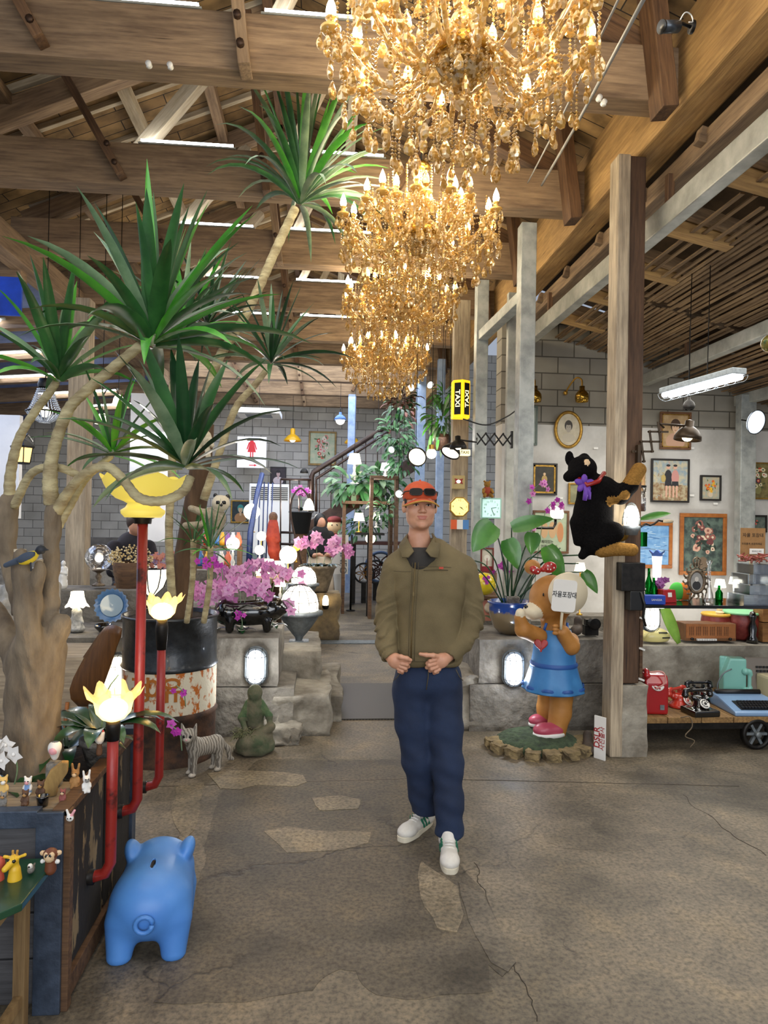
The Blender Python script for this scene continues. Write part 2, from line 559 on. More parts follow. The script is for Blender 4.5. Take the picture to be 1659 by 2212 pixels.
# ------------------------------------------------------------------ setting: floor, walls, roof
def floor_mat(name='worn_concrete_floor',tint=(1,1,1,1)):
    m,N,L,b = base(name)
    tc = N.new('ShaderNodeTexCoord')
    def nz(s,d=6,dist=0.0,off=0):
        mp = N.new('ShaderNodeMapping'); mp.inputs['Location'].default_value = (off,off * .7,0)
        L.new(tc.outputs['Object'],mp.inputs[0])
        n = N.new('ShaderNodeTexNoise'); n.inputs['Scale'].default_value = s; n.inputs['Detail'].default_value = d
        n.inputs['Roughness'].default_value = 0.62; n.inputs['Distortion'].default_value = dist
        L.new(mp.outputs[0],n.inputs['Vector']); return n
    def ramp(src,stops):
        r = N.new('ShaderNodeValToRGB'); cr = r.color_ramp
        while len(cr.elements) < len(stops): cr.elements.new(0.5)
        for e,(p,c) in zip(cr.elements,stops): e.position = p; e.color = c if len(c) == 4 else c + (1,)
        L.new(src,r.inputs[0]); return r
    def mix(f,a,c,mode='MIX',fac=None):
        x = N.new('ShaderNodeMix'); x.data_type = 'RGBA'; x.blend_type = mode
        if fac is not None: x.inputs[0].default_value = fac
        else: L.new(f,x.inputs[0])
        L.new(a,x.inputs[6])
        if isinstance(c,tuple): x.inputs[7].default_value = c
        else: L.new(c,x.inputs[7])
        return x.outputs[2]
    big = nz(0.9,5,0.6); mid = nz(3.5,8,0.4,3); fine = nz(55,4)
    c0 = ramp(big.outputs['Fac'],[(0.33,hexc('#4d463b')),(0.46,hexc('#6a6152')),(0.56,hexc('#786d5c')),(0.68,hexc('#5a5245'))])
    c1 = ramp(mid.outputs['Fac'],[(0.3,(0.5,0.48,0.45)),(0.52,(1,1,1)),(0.70,(1.4,1.34,1.22))])
    col = mix(None,c0.outputs[0],c1.outputs[0],'MULTIPLY',0.9)
    # pale repair patches
    pt = nz(0.62,4,1.2,11)
    pm = ramp(pt.outputs['Fac'],[(0.60,(0,0,0)),(0.63,(0.22,0.22,0.22))])
    col = mix(pm.outputs[0],col,hexc('#8d8272'))
    pt2 = nz(0.8,3,0.9,23)
    pm2 = ramp(pt2.outputs['Fac'],[(0.62,(0,0,0)),(0.66,(0.4,0.4,0.4))])
    col = mix(pm2.outputs[0],col,hexc('#4a443f'))
    # slab joints and cracks
    def crack(scale,w,off):
        mp = N.new('ShaderNodeMapping'); mp.inputs['Location'].default_value = (off,off,0)
        L.new(tc.outputs['Object'],mp.inputs[0])
        ns = nz(2.2,5,0,off)
        mv = N.new('ShaderNodeMix'); mv.data_type = 'RGBA'; mv.blend_type = 'LINEAR_LIGHT'; mv.inputs[0].default_value = 0.22
        L.new(mp.outputs[0],mv.inputs[6]); L.new(ns.outputs['Color'],mv.inputs[7])
        v = N.new('ShaderNodeTexVoronoi'); v.feature = 'DISTANCE_TO_EDGE'; v.inputs['Scale'].default_value = scale
        L.new(mv.outputs[2],v.inputs['Vector'])
        return ramp(v.outputs['Distance'],[(0.0,(1,1,1)),(w,(0,0,0))])
    k = crack(0.5,0.006,2.3)
    km = nz(1.4,3,0,5); kr = ramp(km.outputs['Fac'],[(0.45,(0,0,0)),(0.58,(0.85,0.85,0.85))])
    kk = N.new('ShaderNodeMath'); kk.operation = 'MULTIPLY'; L.new(k.outputs[0],kk.inputs[0]); L.new(kr.outputs[0],kk.inputs[1])
    col = mix(kk.outputs[0],col,hexc('#3a342e'))
    sp = ramp(fine.outputs['Fac'],[(0.36,(0.5,0.49,0.47)),(0.5,(1,1,1)),(0.64,(1.4,1.36,1.28))])
    col = mix(None,col,sp.outputs[0],'MULTIPLY',0.8)
    col = mix(None,col,tint,'MULTIPLY',1.0)
    L.new(col,b.inputs['Base Color'])
    rr = N.new('ShaderNodeMapRange'); rr.inputs['To Min'].default_value = 0.38; rr.inputs['To Max'].default_value = 0.75
    L.new(mid.outputs['Fac'],rr.inputs['Value']); L.new(rr.outputs[0],b.inputs['Roughness'])
    ad = N.new('ShaderNodeMath'); ad.operation = 'MULTIPLY_ADD'; ad.inputs[1].default_value = -2.0
    L.new(kk.outputs[0],ad.inputs[0]); L.new(fine.outputs['Fac'],ad.inputs[2])
    bp = N.new('ShaderNodeBump'); bp.inputs['Strength'].default_value = 0.25; bp.inputs['Distance'].default_value = 0.006
    L.new(ad.outputs[0],bp.inputs['Height']); L.new(bp.outputs[0],b.inputs['Normal'])
    return m
def block_mat(name,c1,c2,mortar,bw=0.4,bh=0.2,axis='XZ',dirt=0.5):
    m,N,L,b = base(name)
    tc = N.new('ShaderNodeTexCoord'); sx = N.new('ShaderNodeSeparateXYZ'); cx = N.new('ShaderNodeCombineXYZ')
    L.new(tc.outputs['Object'],sx.inputs[0])
    L.new(sx.outputs['X' if axis[0] == 'X' else 'Y'],cx.inputs[0]); L.new(sx.outputs['Z'],cx.inputs[1])
    br = N.new('ShaderNodeTexBrick'); br.inputs['Scale'].default_value = 1.0
    br.inputs['Brick Width'].default_value = bw; br.inputs['Row Height'].default_value = bh
    br.inputs['Mortar Size'].default_value = 0.008; br.inputs['Mortar Smooth'].default_value = 0.3
    br.inputs['Color1'].default_value = hexc(c1); br.inputs['Color2'].default_value = hexc(c2); br.inputs['Mortar'].default_value = hexc(mortar)
    L.new(cx.outputs[0],br.inputs['Vector'])
    n = N.new('ShaderNodeTexNoise'); n.inputs['Scale'].default_value = 2.0; n.inputs['Detail'].default_value = 8
    L.new(tc.outputs['Object'],n.inputs['Vector'])
    r = N.new('ShaderNodeValToRGB'); r.color_ramp.elements[0].position = 0.35; r.color_ramp.elements[0].color = (0.6,0.58,0.55,1)
    r.color_ramp.elements[1].position = 0.6
    L.new(n.outputs['Fac'],r.inputs[0])
    x = N.new('ShaderNodeMix'); x.data_type = 'RGBA'; x.blend_type = 'MULTIPLY'; x.inputs[0].default_value = dirt
    L.new(br.outputs['Color'],x.inputs[6]); L.new(r.outputs[0],x.inputs[7]); L.new(x.outputs[2],b.inputs['Base Color'])
    b.inputs['Roughness'].default_value = 0.85
    bp = N.new('ShaderNodeBump'); bp.inputs['Strength'].default_value = 0.6; bp.inputs['Distance'].default_value = 0.01; bp.invert = True
    L.new(br.outputs['Fac'],bp.inputs['Height']); L.new(bp.outputs[0],b.inputs['Normal'])
    return m
def board_mat():
    """roof boards seen from below, running up the slope, each about 14 cm wide"""
    m,N,L,b = base('roof_boards')
    tc = N.new('ShaderNodeTexCoord'); sx = N.new('ShaderNodeSeparateXYZ'); cx = N.new('ShaderNodeCombineXYZ')
    L.new(tc.outputs['Object'],sx.inputs[0]); L.new(sx.outputs['X'],cx.inputs[0]); L.new(sx.outputs['Y'],cx.inputs[1])
    br = N.new('ShaderNodeTexBrick'); br.inputs['Scale'].default_value = 1.0
    br.inputs['Brick Width'].default_value = 0.9; br.inputs['Row Height'].default_value = 0.15
    br.inputs['Mortar Size'].default_value = 0.005
    br.inputs['Color1'].default_value = hexc('#a88a5c'); br.inputs['Color2'].default_value = hexc('#7c6340'); br.inputs['Mortar'].default_value = hexc('#241a10')
    L.new(cx.outputs[0],br.inputs['Vector'])
    n = N.new('ShaderNodeTexNoise'); n.inputs['Scale'].default_value = 5.0; n.inputs['Detail'].default_value = 8
    L.new(tc.outputs['Object'],n.inputs['Vector'])
    r = N.new('ShaderNodeValToRGB'); r.color_ramp.elements[0].position = 0.34; r.color_ramp.elements[0].color = (0.42,0.40,0.38,1)
    r.color_ramp.elements[1].position = 0.62; r.color_ramp.elements[1].color = (1.1,1.05,1,1)
    L.new(n.outputs['Fac'],r.inputs[0])
    x = N.new('ShaderNodeMix'); x.data_type = 'RGBA'; x.blend_type = 'MULTIPLY'; x.inputs[0].default_value = 0.85
    L.new(br.outputs['Color'],x.inputs[6]); L.new(r.outputs[0],x.inputs[7]); L.new(x.outputs[2],b.inputs['Base Color'])
    b.inputs['Roughness'].default_value = 0.85
    return m

M_floor = floor_mat()
M_block = block_mat('grey_block_wall','#c6c1b6','#b3aea4','#7a766e')
M_blockr = block_mat('upper_block_wall','#a39d90','#958f83','#5e594f')
M_plaster = mat('bare_plaster_wall','#cfccc6','#a9a59e',rough=0.85,scale=1.6,bump=0.3,contrast=(0.4,0.7),detail=9)
M_plaster_w = mat('white_plaster','#dcdcdc','#bdbfc4',rough=0.8,scale=1.3,contrast=(0.35,0.7),detail=8)
M_conc = mat('old_concrete','#8b857a','#5d574e',rough=0.9,scale=7,bump=0.9,detail=10,bscale=18)
M_conc2 = mat('pale_concrete','#a8a192','#746c5f',rough=0.9,scale=5,bump=0.8,detail=10,bscale=14)
M_timber = wood('old_brown_timber','#755e49','#a68b6b','#2b1c10')
M_timber2 = wood('honey_timber','#97754a','#c19c64','#3a2814')
M_timber_pale = wood('pale_sawn_timber','#b9a88a','#e2d4b8','#5a4a34',cracks=False)
M_timber_dk = wood('dark_timber','#4c3524','#7a5a3c','#150d07')
M_timber_grey = wood('weathered_grey_timber','#8b7d6a','#c2b196','#33291f')
M_boards = board_mat()
M_steel = mat('galvanised_steel','#8f9390','#b4b7b2',rough=0.5,metal=0.35,scale=9,bump=0.15,detail=8)
M_steel_w = mat('pale_painted_steel','#b9b9b0','#95958c',rough=0.5,metal=0.25,scale=6,bump=0.15,detail=8)
M_iron = mat('black_iron','#191817','#2b2825',rough=0.45,metal=0.6,scale=20)
M_black = mat('black_plastic','#101010',rough=0.4)
M_tube = emis('fluorescent_tube','#f4f8ff',20)
M_blue = mat('blue_film','#1d4fd0','#123a9a',rough=0.6,scale=3)

def struct(name,mb,m,**k):
    o = mb.build(name,m,**k); o['kind'] = 'structure'; return o

# floor: one slab whose surface is slightly uneven
bm = bmesh.new(); bmesh.ops.create_grid(bm,x_segments=70,y_segments=110,size=0.5)
rr_ = RR(3)
for v in bm.verts:
    v.co.x = v.co.x * 17 - 0.5; v.co.y = v.co.y * 26 + 9.0
    v.co.z = 0.0
me = bpy.data.meshes.new('floor'); bm.to_mesh(me); bm.free()
o = link('floor',me,M_floor); o['kind'] = 'structure'

EAVE = 4.2         # underside of the tie beams
XL,XR,XM = -3.05,2.02,-0.52
RIDGE = 5.85
struct('wall_back',MB().box((-1.5,17.3,2.9),(15,0.3,5.8)),M_block)
struct('wall_far_left',MB().box((-7.6,8,2.0),(0.2,20,4.0)),M_plaster_w)
# right hall end wall: bare plaster below, block above
struct('wall_right_back',MB().box((5.6,8.15,1.38),(7.0,0.3,2.76)),M_plaster)
struct('wall_right_back_upper',MB().box((5.6,8.2,3.4),(7.0,0.24,1.28)),M_blockr)
struct('wall_right_side',MB().box((7.4,4.5,1.9),(0.2,9.0,3.8)),M_plaster)
# roof: two slopes of boards on the nave
def slab(name,a,b,y0,y1,t,m):
    """sloped slab between (x,z) points a and b, local X up the slope"""
    a,b = V((a[0],0,a[1])),V((b[0],0,b[1])); d = b - a
    ang = math.atan2(d.z,d.x); L_ = d.length
    o = MB().box((0,0,0),(L_,y1 - y0,t)).build(name,m)
    o.location = ((a.x + b.x) / 2,(y0 + y1) / 2,(a.z + b.z) / 2); o.rotation_euler = (0,-ang,0)
    o['kind'] = 'structure'; return o
slab('roof_left_slope',(XL - .3,EAVE + .42),(XM,RIDGE),-1.0,17.2,0.03,M_boards)
slab('roof_right_slope',(XM,RIDGE),(XR + .5,EAVE + .42),-1.0,17.2,0.03,M_boards)
# left aisle lean-to roof, the aisle's blue light put into its colour
slab('roof_left_aisle',(-7.6,3.75),(XL - .28,EAVE + .30),2.4,17.2,0.03,mat('blue_lit_roof','#6d7fb0','#4a5a86',rough=0.7,scale=3))
# ---- trusses
ty = [4.1 + 1.52 * i for i in range(9)]
words = ['first','second','third','fourth','fifth','sixth','seventh','eighth','ninth']
M_bolt = mat('rusty_bolt','#3b2f28','#5b4536',rough=0.6,metal=0.7,scale=40)
for i,y in enumerate(ty):
    t = thing('roof_truss',words[i] + ' old timber roof truss from the front, with a fluorescent strip on its tie beam' if i else
              'nearest old timber roof truss, crossing the picture just under the top edge','roof truss',(0,y,EAVE),group='roof trusses of the nave')
    beam('tie_beam',(XL - .1,y,EAVE + .17),(XR + .12,y,EAVE + .17),0.18,0.34,M_timber,t,0.012)
    beam('rafter',(XL,y + .02,EAVE + .33),(XM,y + .02,RIDGE - .16),0.13,0.17,M_timber,t)
    beam('rafter',(XM,y + .02,RIDGE - .16),(XR,y + .02,EAVE + .33),0.13,0.17,M_timber_dk,t)
    beam('king_post',(XM + .02,y - .11,EAVE - .02),(XM - .16,y - .11,RIDGE - .25),0.07,0.16,M_timber_dk if i % 2 else M_timber,t,up=(0,1,0))
    beam('strut',(-1.62,y - .12,EAVE + .04),(-2.05,y - .12,EAVE + .78),0.06,0.17,M_timber_dk,t,up=(0,1,0))
    beam('strut',(-1.55,y + .04,EAVE + .33),(-.86,y + .04,RIDGE - .42),0.1,0.12,M_timber_pale,t,up=(0,1,0))
    beam('strut',(XM + .15,y + .04,EAVE + .33),(XM + .55,y + .04,RIDGE - .45),0.08,0.1,M_timber_pale,t,up=(0,1,0))
    beam('strut',(.55,y - .1,EAVE + .1),(1.0,y - .1,EAVE + .95),0.06,0.15,M_timber_dk,t,up=(0,1,0))
    for bx,bz in ((-1.66,.12),(-1.72,.26),(XM,.08),(XM - .02,.24)):
        MB().cyl((bx,y - .19,EAVE + bz),.022,.03,8,rot=(PI / 2,0,0)).build('bolt',M_bolt,t,loc=(0,-y,-EAVE))
    # strip lights lying on the tie beam
    for x0,x1 in ((-1.5,-.78),(XM + .12,XM + .95)):
        s = thing('strip_light','white fluorescent strip lying on the %s tie beam, %s of its king post' % (words[i],'to the left' if x0 < -1 else 'to the right'),'strip light',((x0 + x1) / 2,y - .07,EAVE + .345),group='fluorescent strips on the tie beams')
        MB().box((0,0,.004),(x1 - x0 + .04,.035,.012)).build('base',M_steel_w,s)
        MB().tube([(-(x1 - x0) / 2,0,.026),((x1 - x0) / 2,0,.026)],.014,8).build('tube',M_tube,s)
for k,y in enumerate(ty[2:8]):
    o = beam('trim_aisle_beam',(-7.5,y,3.62),(XL,y,4.0),.14,.24,M_timber); o['kind'] = 'structure'
    s = thing('strip_light','white fluorescent strip on the %s cross beam of the blue-lit left aisle' % words[k],'strip light',(-4.6,y - .11,3.84),group='fluorescent strips of the left aisle'); s.rotation_euler = (0,-.085,0)
    MB().box((0,0,.012),(1.5,.035,.024)).build('base',M_steel_w,s); MB().tube([(-.7,-.02,-.008),(.7,-.02,-.008)],.014,8).build('tube',M_tube,s)
# common rafters and purlins under the boards
pw = 0
def slope_z(x):
    return EAVE + .42 + (x - (XL - .3)) * (RIDGE - EAVE - .42) / (XM - XL + .3) if x < XM else RIDGE - (x - XM) * (RIDGE - EAVE - .42) / (XR + .5 - XM)
for x in (-2.55,-1.75,-1.1,.2,.85,1.5):
    o = beam('purlin',(x,2.2,slope_z(x) - .12),(x,17.1,slope_z(x) - .12),0.10,0.09,M_timber_pale if x in (-1.75,.2) else M_timber)
    o['kind'] = 'structure'; o['label'] = 'long timber purlin carrying the roof boards'; pw += 1
for k in range(26):
    y = 2.3 + k * .55
    o = beam('common_rafter',(XL,y,slope_z(XL) - .04),(XM,y,RIDGE - .04),0.05,0.05,M_timber_pale); o['kind'] = 'structure'
    o = beam('common_rafter',(XM,y,RIDGE - .04),(XR,y,slope_z(XR) - .04),0.05,0.05,M_timber); o['kind'] = 'structure'
o = beam('trim_ridge',(XM,1.0,RIDGE - .12),(XM,17.1,RIDGE - .12),0.08,0.16,M_timber_dk); o['kind'] = 'structure'
# wall plates
o = beam('trim_left_plate',(XL,2.4,EAVE - .06),(XL,17.1,EAVE - .06),0.2,0.26,M_timber,bevel=.012); o['kind'] = 'structure'
o = beam('trim_right_plate',(XR + .22,.2,EAVE + .16),(XR + .22,17.1,EAVE + .16),0.24,0.42,M_timber2,bevel=.015); o['kind'] = 'structure'
o = beam('trim_right_plate_upper',(XR + .20,.2,EAVE + .46),(XR + .20,17.1,EAVE + .46),0.12,0.16,M_timber2,bevel=.015); o['kind'] = 'structure'
o = beam('trim_right_plate_lower',(XR + .40,.2,EAVE - .18),(XR + .40,8.0,EAVE - .18),0.16,0.14,M_timber,bevel=.015); o['kind'] = 'structure'
for i,y in enumerate(ty[:6]):
    # curved knee timber between tie beam and plate
    o = beam('trim_knee',(XR - .02,y - .16,EAVE - .12),(XR - .16,y - .16,EAVE + .95),0.1,0.17,M_timber_dk,up=(0,1,0)); o['kind'] = 'structure'
# right hall: slatted ceiling sloping down to the right, made of separate lath courses with gaps
def ceil_z(x): return 3.93 - (x - 2.4) * 0.27
lath = MB(); rl = RR(5)
x = 2.75; j = 0
while x < 7.2:
    w = 0.034
    for (y0,y1) in ((0.2,2.3),(2.3,4.3),(4.3,6.3),(6.3,8.1)):
        if rl.random() < (0.05 if x > 3.0 else 0.4): continue
        dz = rl.uniform(-.012,.012); a = rl.uniform(-.01,.01)
        lath.bar((x + a,y0 + rl.uniform(0,.12),ceil_z(x) + dz),(x - a,y1 - rl.uniform(-.05,.08),ceil_z(x) + dz),w,.012)
    x += 0.046
o = lath.build('ceiling_laths',wood('lath_timber','#6b5238','#a88a64','#2a1c10',cracks=False,axis=1,scale=2.0)); o['kind'] = 'structure'
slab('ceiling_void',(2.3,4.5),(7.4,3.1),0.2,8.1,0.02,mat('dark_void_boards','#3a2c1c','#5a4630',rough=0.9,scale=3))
for y in (1.0,1.75,2.5,3.3,4.1,4.9,5.7,6.5,7.3):
    o = beam('trim_joist',(2.3,y,ceil_z(2.3) + .10),(7.2,y,ceil_z(7.2) + .09),0.07,0.1,M_timber); o['kind'] = 'structure'
    o = beam('trim_joist_stub',(2.55,y + .12,ceil_z(2.6) + .02),(3.1,y + .12,ceil_z(3.1) + .04),0.11,0.1,M_timber2); o['kind'] = 'structure'
# steel beams of the right hall
for k,(X,z,y0,w,h) in enumerate(((2.33,3.72,0.6,.10,.16),(3.85,3.33,0.6,.10,.13),(5.05,3.12,0.6,.10,.13))):
    o = beam('steel_beam',(X,y0,z),(X,8.0,z),w,h,M_steel_w,bevel=.01)
    tag(o,('pale steel beam passing behind the brown wooden post','pale steel beam above the caged fluorescent light','low pale steel beam at the far right of the lath ceiling')[k],'steel beam','steel beams of the right hall')
    for e,(dy) in enumerate((2.0,4.5,7.0)):
        beam('hanger',(X,dy,z + h / 2),(X,dy,ceil_z(X) + .06),.05,.05,M_timber_dk,o)

# repair patches and worn screeds in the floor, a few millimetres proud
def floor_patch(pts,tint,h,seed,wob=.018):
    P = [fl(x,y) for x,y in pts]; n = len(P); out = []
    for i in range(n):
        a,b = P[i],P[(i + 1) % n]; k = max(2,int((b - a).length / .035))
        for j in range(k):
            q = a.lerp(b,j / k); q += noise.noise_vector(q * 7 + V((seed,0,0))) * wob + noise.noise_vector(q * 28) * wob * .4; q.z = 0; out.append(q)
    m = len(out); mb = MB()
    mb.add([(p.x,p.y,h) for p in out] + [(p.x,p.y,-.002) for p in out],[tuple(range(m))] + [(i,(i + 1) % m,(i + 1) % m + m,i + m) for i in range(m)])
    struct('floor_patch',mb,floor_mat('floor_patch_%d' % seed,tint))
D_ = (.66,.65,.64,1); L_1 = (1.38,1.36,1.28,1)
floor_patch([(333,2166),(345,2105),(372,2072),(430,1900),(470,1720),(560,1640),(870,1642),(905,1760),(1000,1870),(1050,1930),(1115,2085),(1085,2110),(1050,2085),(1060,2140),(900,2160),(820,2150),(790,2125),(768,2100),(735,2095),(700,2112),(672,2140),(560,2158),(420,2170)],D_,.0015,1)
floor_patch([(448,1672),(500,1664),(600,1668),(655,1675),(662,1690),(640,1700),(560,1696),(520,1706),(475,1705)],L_1,.004,2,.01)
floor_patch([(672,1724),(730,1720),(780,1728),(775,1748),(690,1752)],L_1,.004,3,.012)
floor_patch([(568,1796),(620,1787),(700,1796),(800,1800),(795,1822),(740,1838),(620,1842),(600,1822)],(1.22,1.2,1.14,1),.003,4,.014)
floor_patch([(912,1860),(960,1895),(985,1915),(1002,1975),(985,2015),(945,2010),(920,1960),(905,1900)],L_1,.003,5,.014)
floor_patch([(990,1905),(1045,1935),(1115,2080),(1095,2100),(1060,2080),(1010,1990)],(.86,.87,.9,1),.0035,6,.008)
floor_patch([(380,1700),(440,1690),(425,1780),(395,1830),(375,1770)],(1.2,1.18,1.1,1),.0025,7,.02)
floor_patch([(1200,1700),(1420,1690),(1560,1730),(1500,1800),(1330,1850),(1180,1820),(1130,1740)],(.88,.88,.88,1),.001,8,.05)
for k,L in enumerate((((320,1700),(640,1690),(900,1682),(1659,1700)),((1020,1860),(1050,1930),(1120,2100),(1180,2212)),((370,1850),(395,1790),(430,1700)),((1480,1720),(1560,1790),(1659,1850)))):
    pts = []
    for a,b in zip(L,L[1:]):
        a,b = fl(*a),fl(*b)
        for j in range(12): q = a.lerp(b,j / 12); q += noise.noise_vector(q * 6) * (.006 if k < 1 else .045) + noise.noise_vector(q * 30) * .012; q.z = .001; pts.append(q)
    mb = MB(); mb.tube(pts,.0016,4); struct('floor_joint',mb,mat('joint_dirt','#3c352c',rough=1))

# ------------------------------------------------------------------ the man in the middle
M_skin = mat('skin','#cf9b7e','#c08a6d',rough=0.5,scale=14,sss=0.12,detail=4)
M_lip = mat('lips','#b5705f',rough=0.45)
M_hair = mat('black_hair','#0f0d0c',rough=0.5)
M_eye = mat('eye_white','#d8d2c8',rough=0.2)
M_iris = mat('dark_iris','#1a100b',rough=0.15)
M_jacket = mat('olive_canvas','#766848','#5e5237',rough=0.85,scale=5,bump=0.25,bscale=260,contrast=(0.3,0.75))
M_seam = mat('jacket_seam','#4d432e',rough=0.9)
M_denim = mat('dark_denim','#14213a','#1d2f4e',rough=0.85,scale=6,bump=0.2,bscale=300,contrast=(0.35,0.75))
M_shirt = mat('charcoal_shirt','#35322f',rough=0.9,bump=0.2,scale=200)
M_orange = mat('orange_cap_cloth','#c8532a','#b54722',rough=0.8,scale=20)
M_mustard = mat('mustard_trim','#b98a3a',rough=0.7)
M_white = mat('white_paint','#e6e3dc',rough=0.5)
M_wleather = mat('white_leather','#dedad2','#d0cbc0',rough=0.5,scale=20)
M_green_s = mat('green_stripe','#1f6a4f',rough=0.6)
M_gum = mat('cream_sole','#d8cfb8',rough=0.7)
M_lens = mat('dark_lens','#0c0807',rough=0.3,spec=.3)

PY = 3.42
PO = V((at(925,1800,PY).x,PY,0))
def pp(px,py,dy=0.0,r=None):
    p = at(px,py,PY + dy) - PO
    return (p.x,p.y,p.z) if r is None else (p.x,p.y,p.z,r)
def join_meshes(name,meshes):
    mb = bmesh.new()
    for me in meshes: mb.from_mesh(me)
    me = bpy.data.meshes.new(name); mb.to_mesh(me); mb.free()
    for q in me.polygons: q.use_smooth = True
    return me
man = thing('person','man standing in olive zip jacket, dark jeans and orange cap, holding his jacket hem','person',PO)
HC = V(pp(907,1094)); hx,hy,hz = HC
def h(x,y,z): return (hx + x,hy + y,hz + z)
hd = Blob()
hd.ball(h(0,.016,.03),(.077,.096,.088)).ball(h(0,-.014,-.026),(.068,.078,.084),k=.03)
hd.ball(h(0,-.036,-.082),(.038,.042,.028),k=.035)
for s in (-1,1):
    hd.ball(h(s * .042,-.055,-.026),(.025,.026,.026),k=.02)
    hd.ball(h(s * .044,-.016,-.062),(.017,.032,.026),k=.03)
hd.limb(h(-.038,-.080,.024),h(.038,-.080,.024),.012,.012,k=.018)
for s in (-1,1): hd.ball(h(s * .030,-.099,.006),(.018,.011,.0085),k=.012,sub=True,m=-1)
hd.limb(h(0,-.086,.012),h(0,-.106,-.022),.0075,.0115,k=.012)
for s in (-1,1): hd.ball(h(s * .0125,-.097,-.026),(.0085,.009,.0075),k=.008)
for s in (-1,1): hd.ball(h(s * .007,-.108,-.0335),(.0035,.004,.0025),k=.003,sub=True,m=-1)
hd.ball(h(0,-.078,-.096),(.021,.018,.014),k=.018)
hd.ball(h(0,-.083,-.058),(.025,.013,.013),k=.015)
hd.ball(h(0,-.0935,-.053),(.021,.0065,.0030),m=1,k=.004)
hd.ball(h(0,-.0925,-.0610),(.017,.0065,.0040),m=1,k=.004)
hd.limb(h(-.024,-.100,-.057),h(.024,-.100,-.057),.0016,.0016,k=.003,sub=True,m=-1)
for s in (-1,1):
    hd.ball(h(s * .081,.004,-.004),(.0085,.018,.031),k=.008,rot=(0,0,-s * .35))
    hd.ball(h(s * .089,-.004,.0),(.004,.009,.016),k=.006,sub=True,m=-1)
hd.limb(h(0,.024,-.07),h(.004,.04,-.215),.048,.053,k=.025)
hd.limb(h(-.0,.04,-.19),h(.0,.05,-.24),.062,.07,k=.03)
head_me = hd.mesh('head',.0028)
# torso, arms and legs under the clothes
bd = Blob()
bd.chain([pp(922,1200,.03,.05),pp(925,1260,.04,.085),pp(925,1370,.04,.085),pp(925,1470,.04,.085)],k=.03)
bd.limb(pp(925,1225,.03),pp(860,1232,.03),.04,.035,k=.02).limb(pp(925,1225,.03),pp(1000,1236,.03),.04,.035,k=.02)
bd.chain([pp(858,1225,.02,.045),pp(836,1335,.04,.038),pp(843,1412,-.06,.028)])
bd.chain([pp(1002,1232,.02,.045),pp(1022,1335,.06,.038),pp(966,1420,-.06,.028)])
bd.chain([pp(893,1470,.03,.08),pp(903,1620,.03,.055),pp(918,1745,.06,.038)])
bd.chain([pp(955,1470,.03,.08),pp(965,1630,-.03,.055),pp(968,1790,-.06,.038)])
body_me = bd.mesh('torso',.012)
def hand(side):
    b = Blob()
    if side < 0:     # his right hand, at the left of the picture
        w = pp(838,1414,-.075); b.limb(w,pp(850,1424,-.105),.026,.031,k=.02)
        b.ball(pp(857,1429,-.115),(.033,.018,.036),k=.02,rot=(0,.5,0))
        fing = [[(866,1425,-.128,.0108),(877,1426,-.137,.0098),(884,1430,-.122,.0088),(878,1434,-.108,.008)],
                [(868,1433,-.128,.011),(879,1436,-.136,.0098),(882,1440,-.118,.0088),(872,1441,-.105,.008)],
                [(865,1440,-.124,.0105),(876,1444,-.130,.0094),(877,1448,-.112,.0085),(868,1447,-.1,.0078)],
                [(860,1445,-.118,.0095),(869,1450,-.122,.0086),(869,1453,-.106,.0078),(861,1451,-.097,.007)]]
        thumb = [(853,1418,-.115,.0125),(866,1419,-.14,.0115),(879,1422,-.147,.0100),(887,1426,-.142,.0085)]
    else:            # his left hand, at the right of the picture
        w = pp(972,1416,-.075); b.limb(w,pp(958,1424,-.105),.026,.031,k=.02)
        b.ball(pp(950,1429,-.115),(.034,.018,.036),k=.02,rot=(0,-.5,0))
        fing = [[(940,1425,-.128,.0108),(929,1428,-.137,.0098),(923,1433,-.122,.0088),(930,1436,-.108,.008)],
                [(939,1434,-.128,.011),(927,1437,-.136,.0098),(922,1442,-.118,.0088),(931,1443,-.105,.008)],
                [(943,1441,-.124,.0105),(932,1445,-.130,.0094),(929,1449,-.112,.0085),(938,1448,-.1,.0078)],
                [(949,1446,-.118,.0095),(940,1451,-.122,.0086),(938,1454,-.106,.0078),(946,1452,-.097,.007)]]
        thumb = [(950,1419,-.115,.0125),(936,1416,-.140,.0115),(921,1415,-.148,.0100),(908,1413,-.146,.0085)]
    for f in fing: b.chain([pp(x,y,d,r) for x,y,d,r in f],k=.004)
    b.chain([pp(x,y,d,r) for x,y,d,r in thumb],k=.007)
    return b.mesh('hand',.0024)
eyes = MB()
for s in (-1,1):
    eyes.ball(h(s * .030,-.0775,.0055),(.0135,.0125,.0046),14,2)
    eyes.ball(h(s * .030,-.0872,.0055),(.0052,.0034,.0052),10,3)
    eyes.tube([h(s * .017,-.0875,.0055),h(s * .024,-.0925,.0108),h(s * .033,-.0925,.0112),h(s * .044,-.085,.0065)],.0013,6,4)   # lash line
    eyes.tube([h(s * .013,-.0905,.0235),h(s * .026,-.0955,.0275),h(s * .047,-.0865,.0235)],[.0028,.0034,.0018],6,4)   # brow
body = link('body',join_meshes('body',[head_me,body_me,hand(-1),hand(1),eyes.mesh()]),[M_skin,M_lip,M_eye,M_iris,M_hair],man)
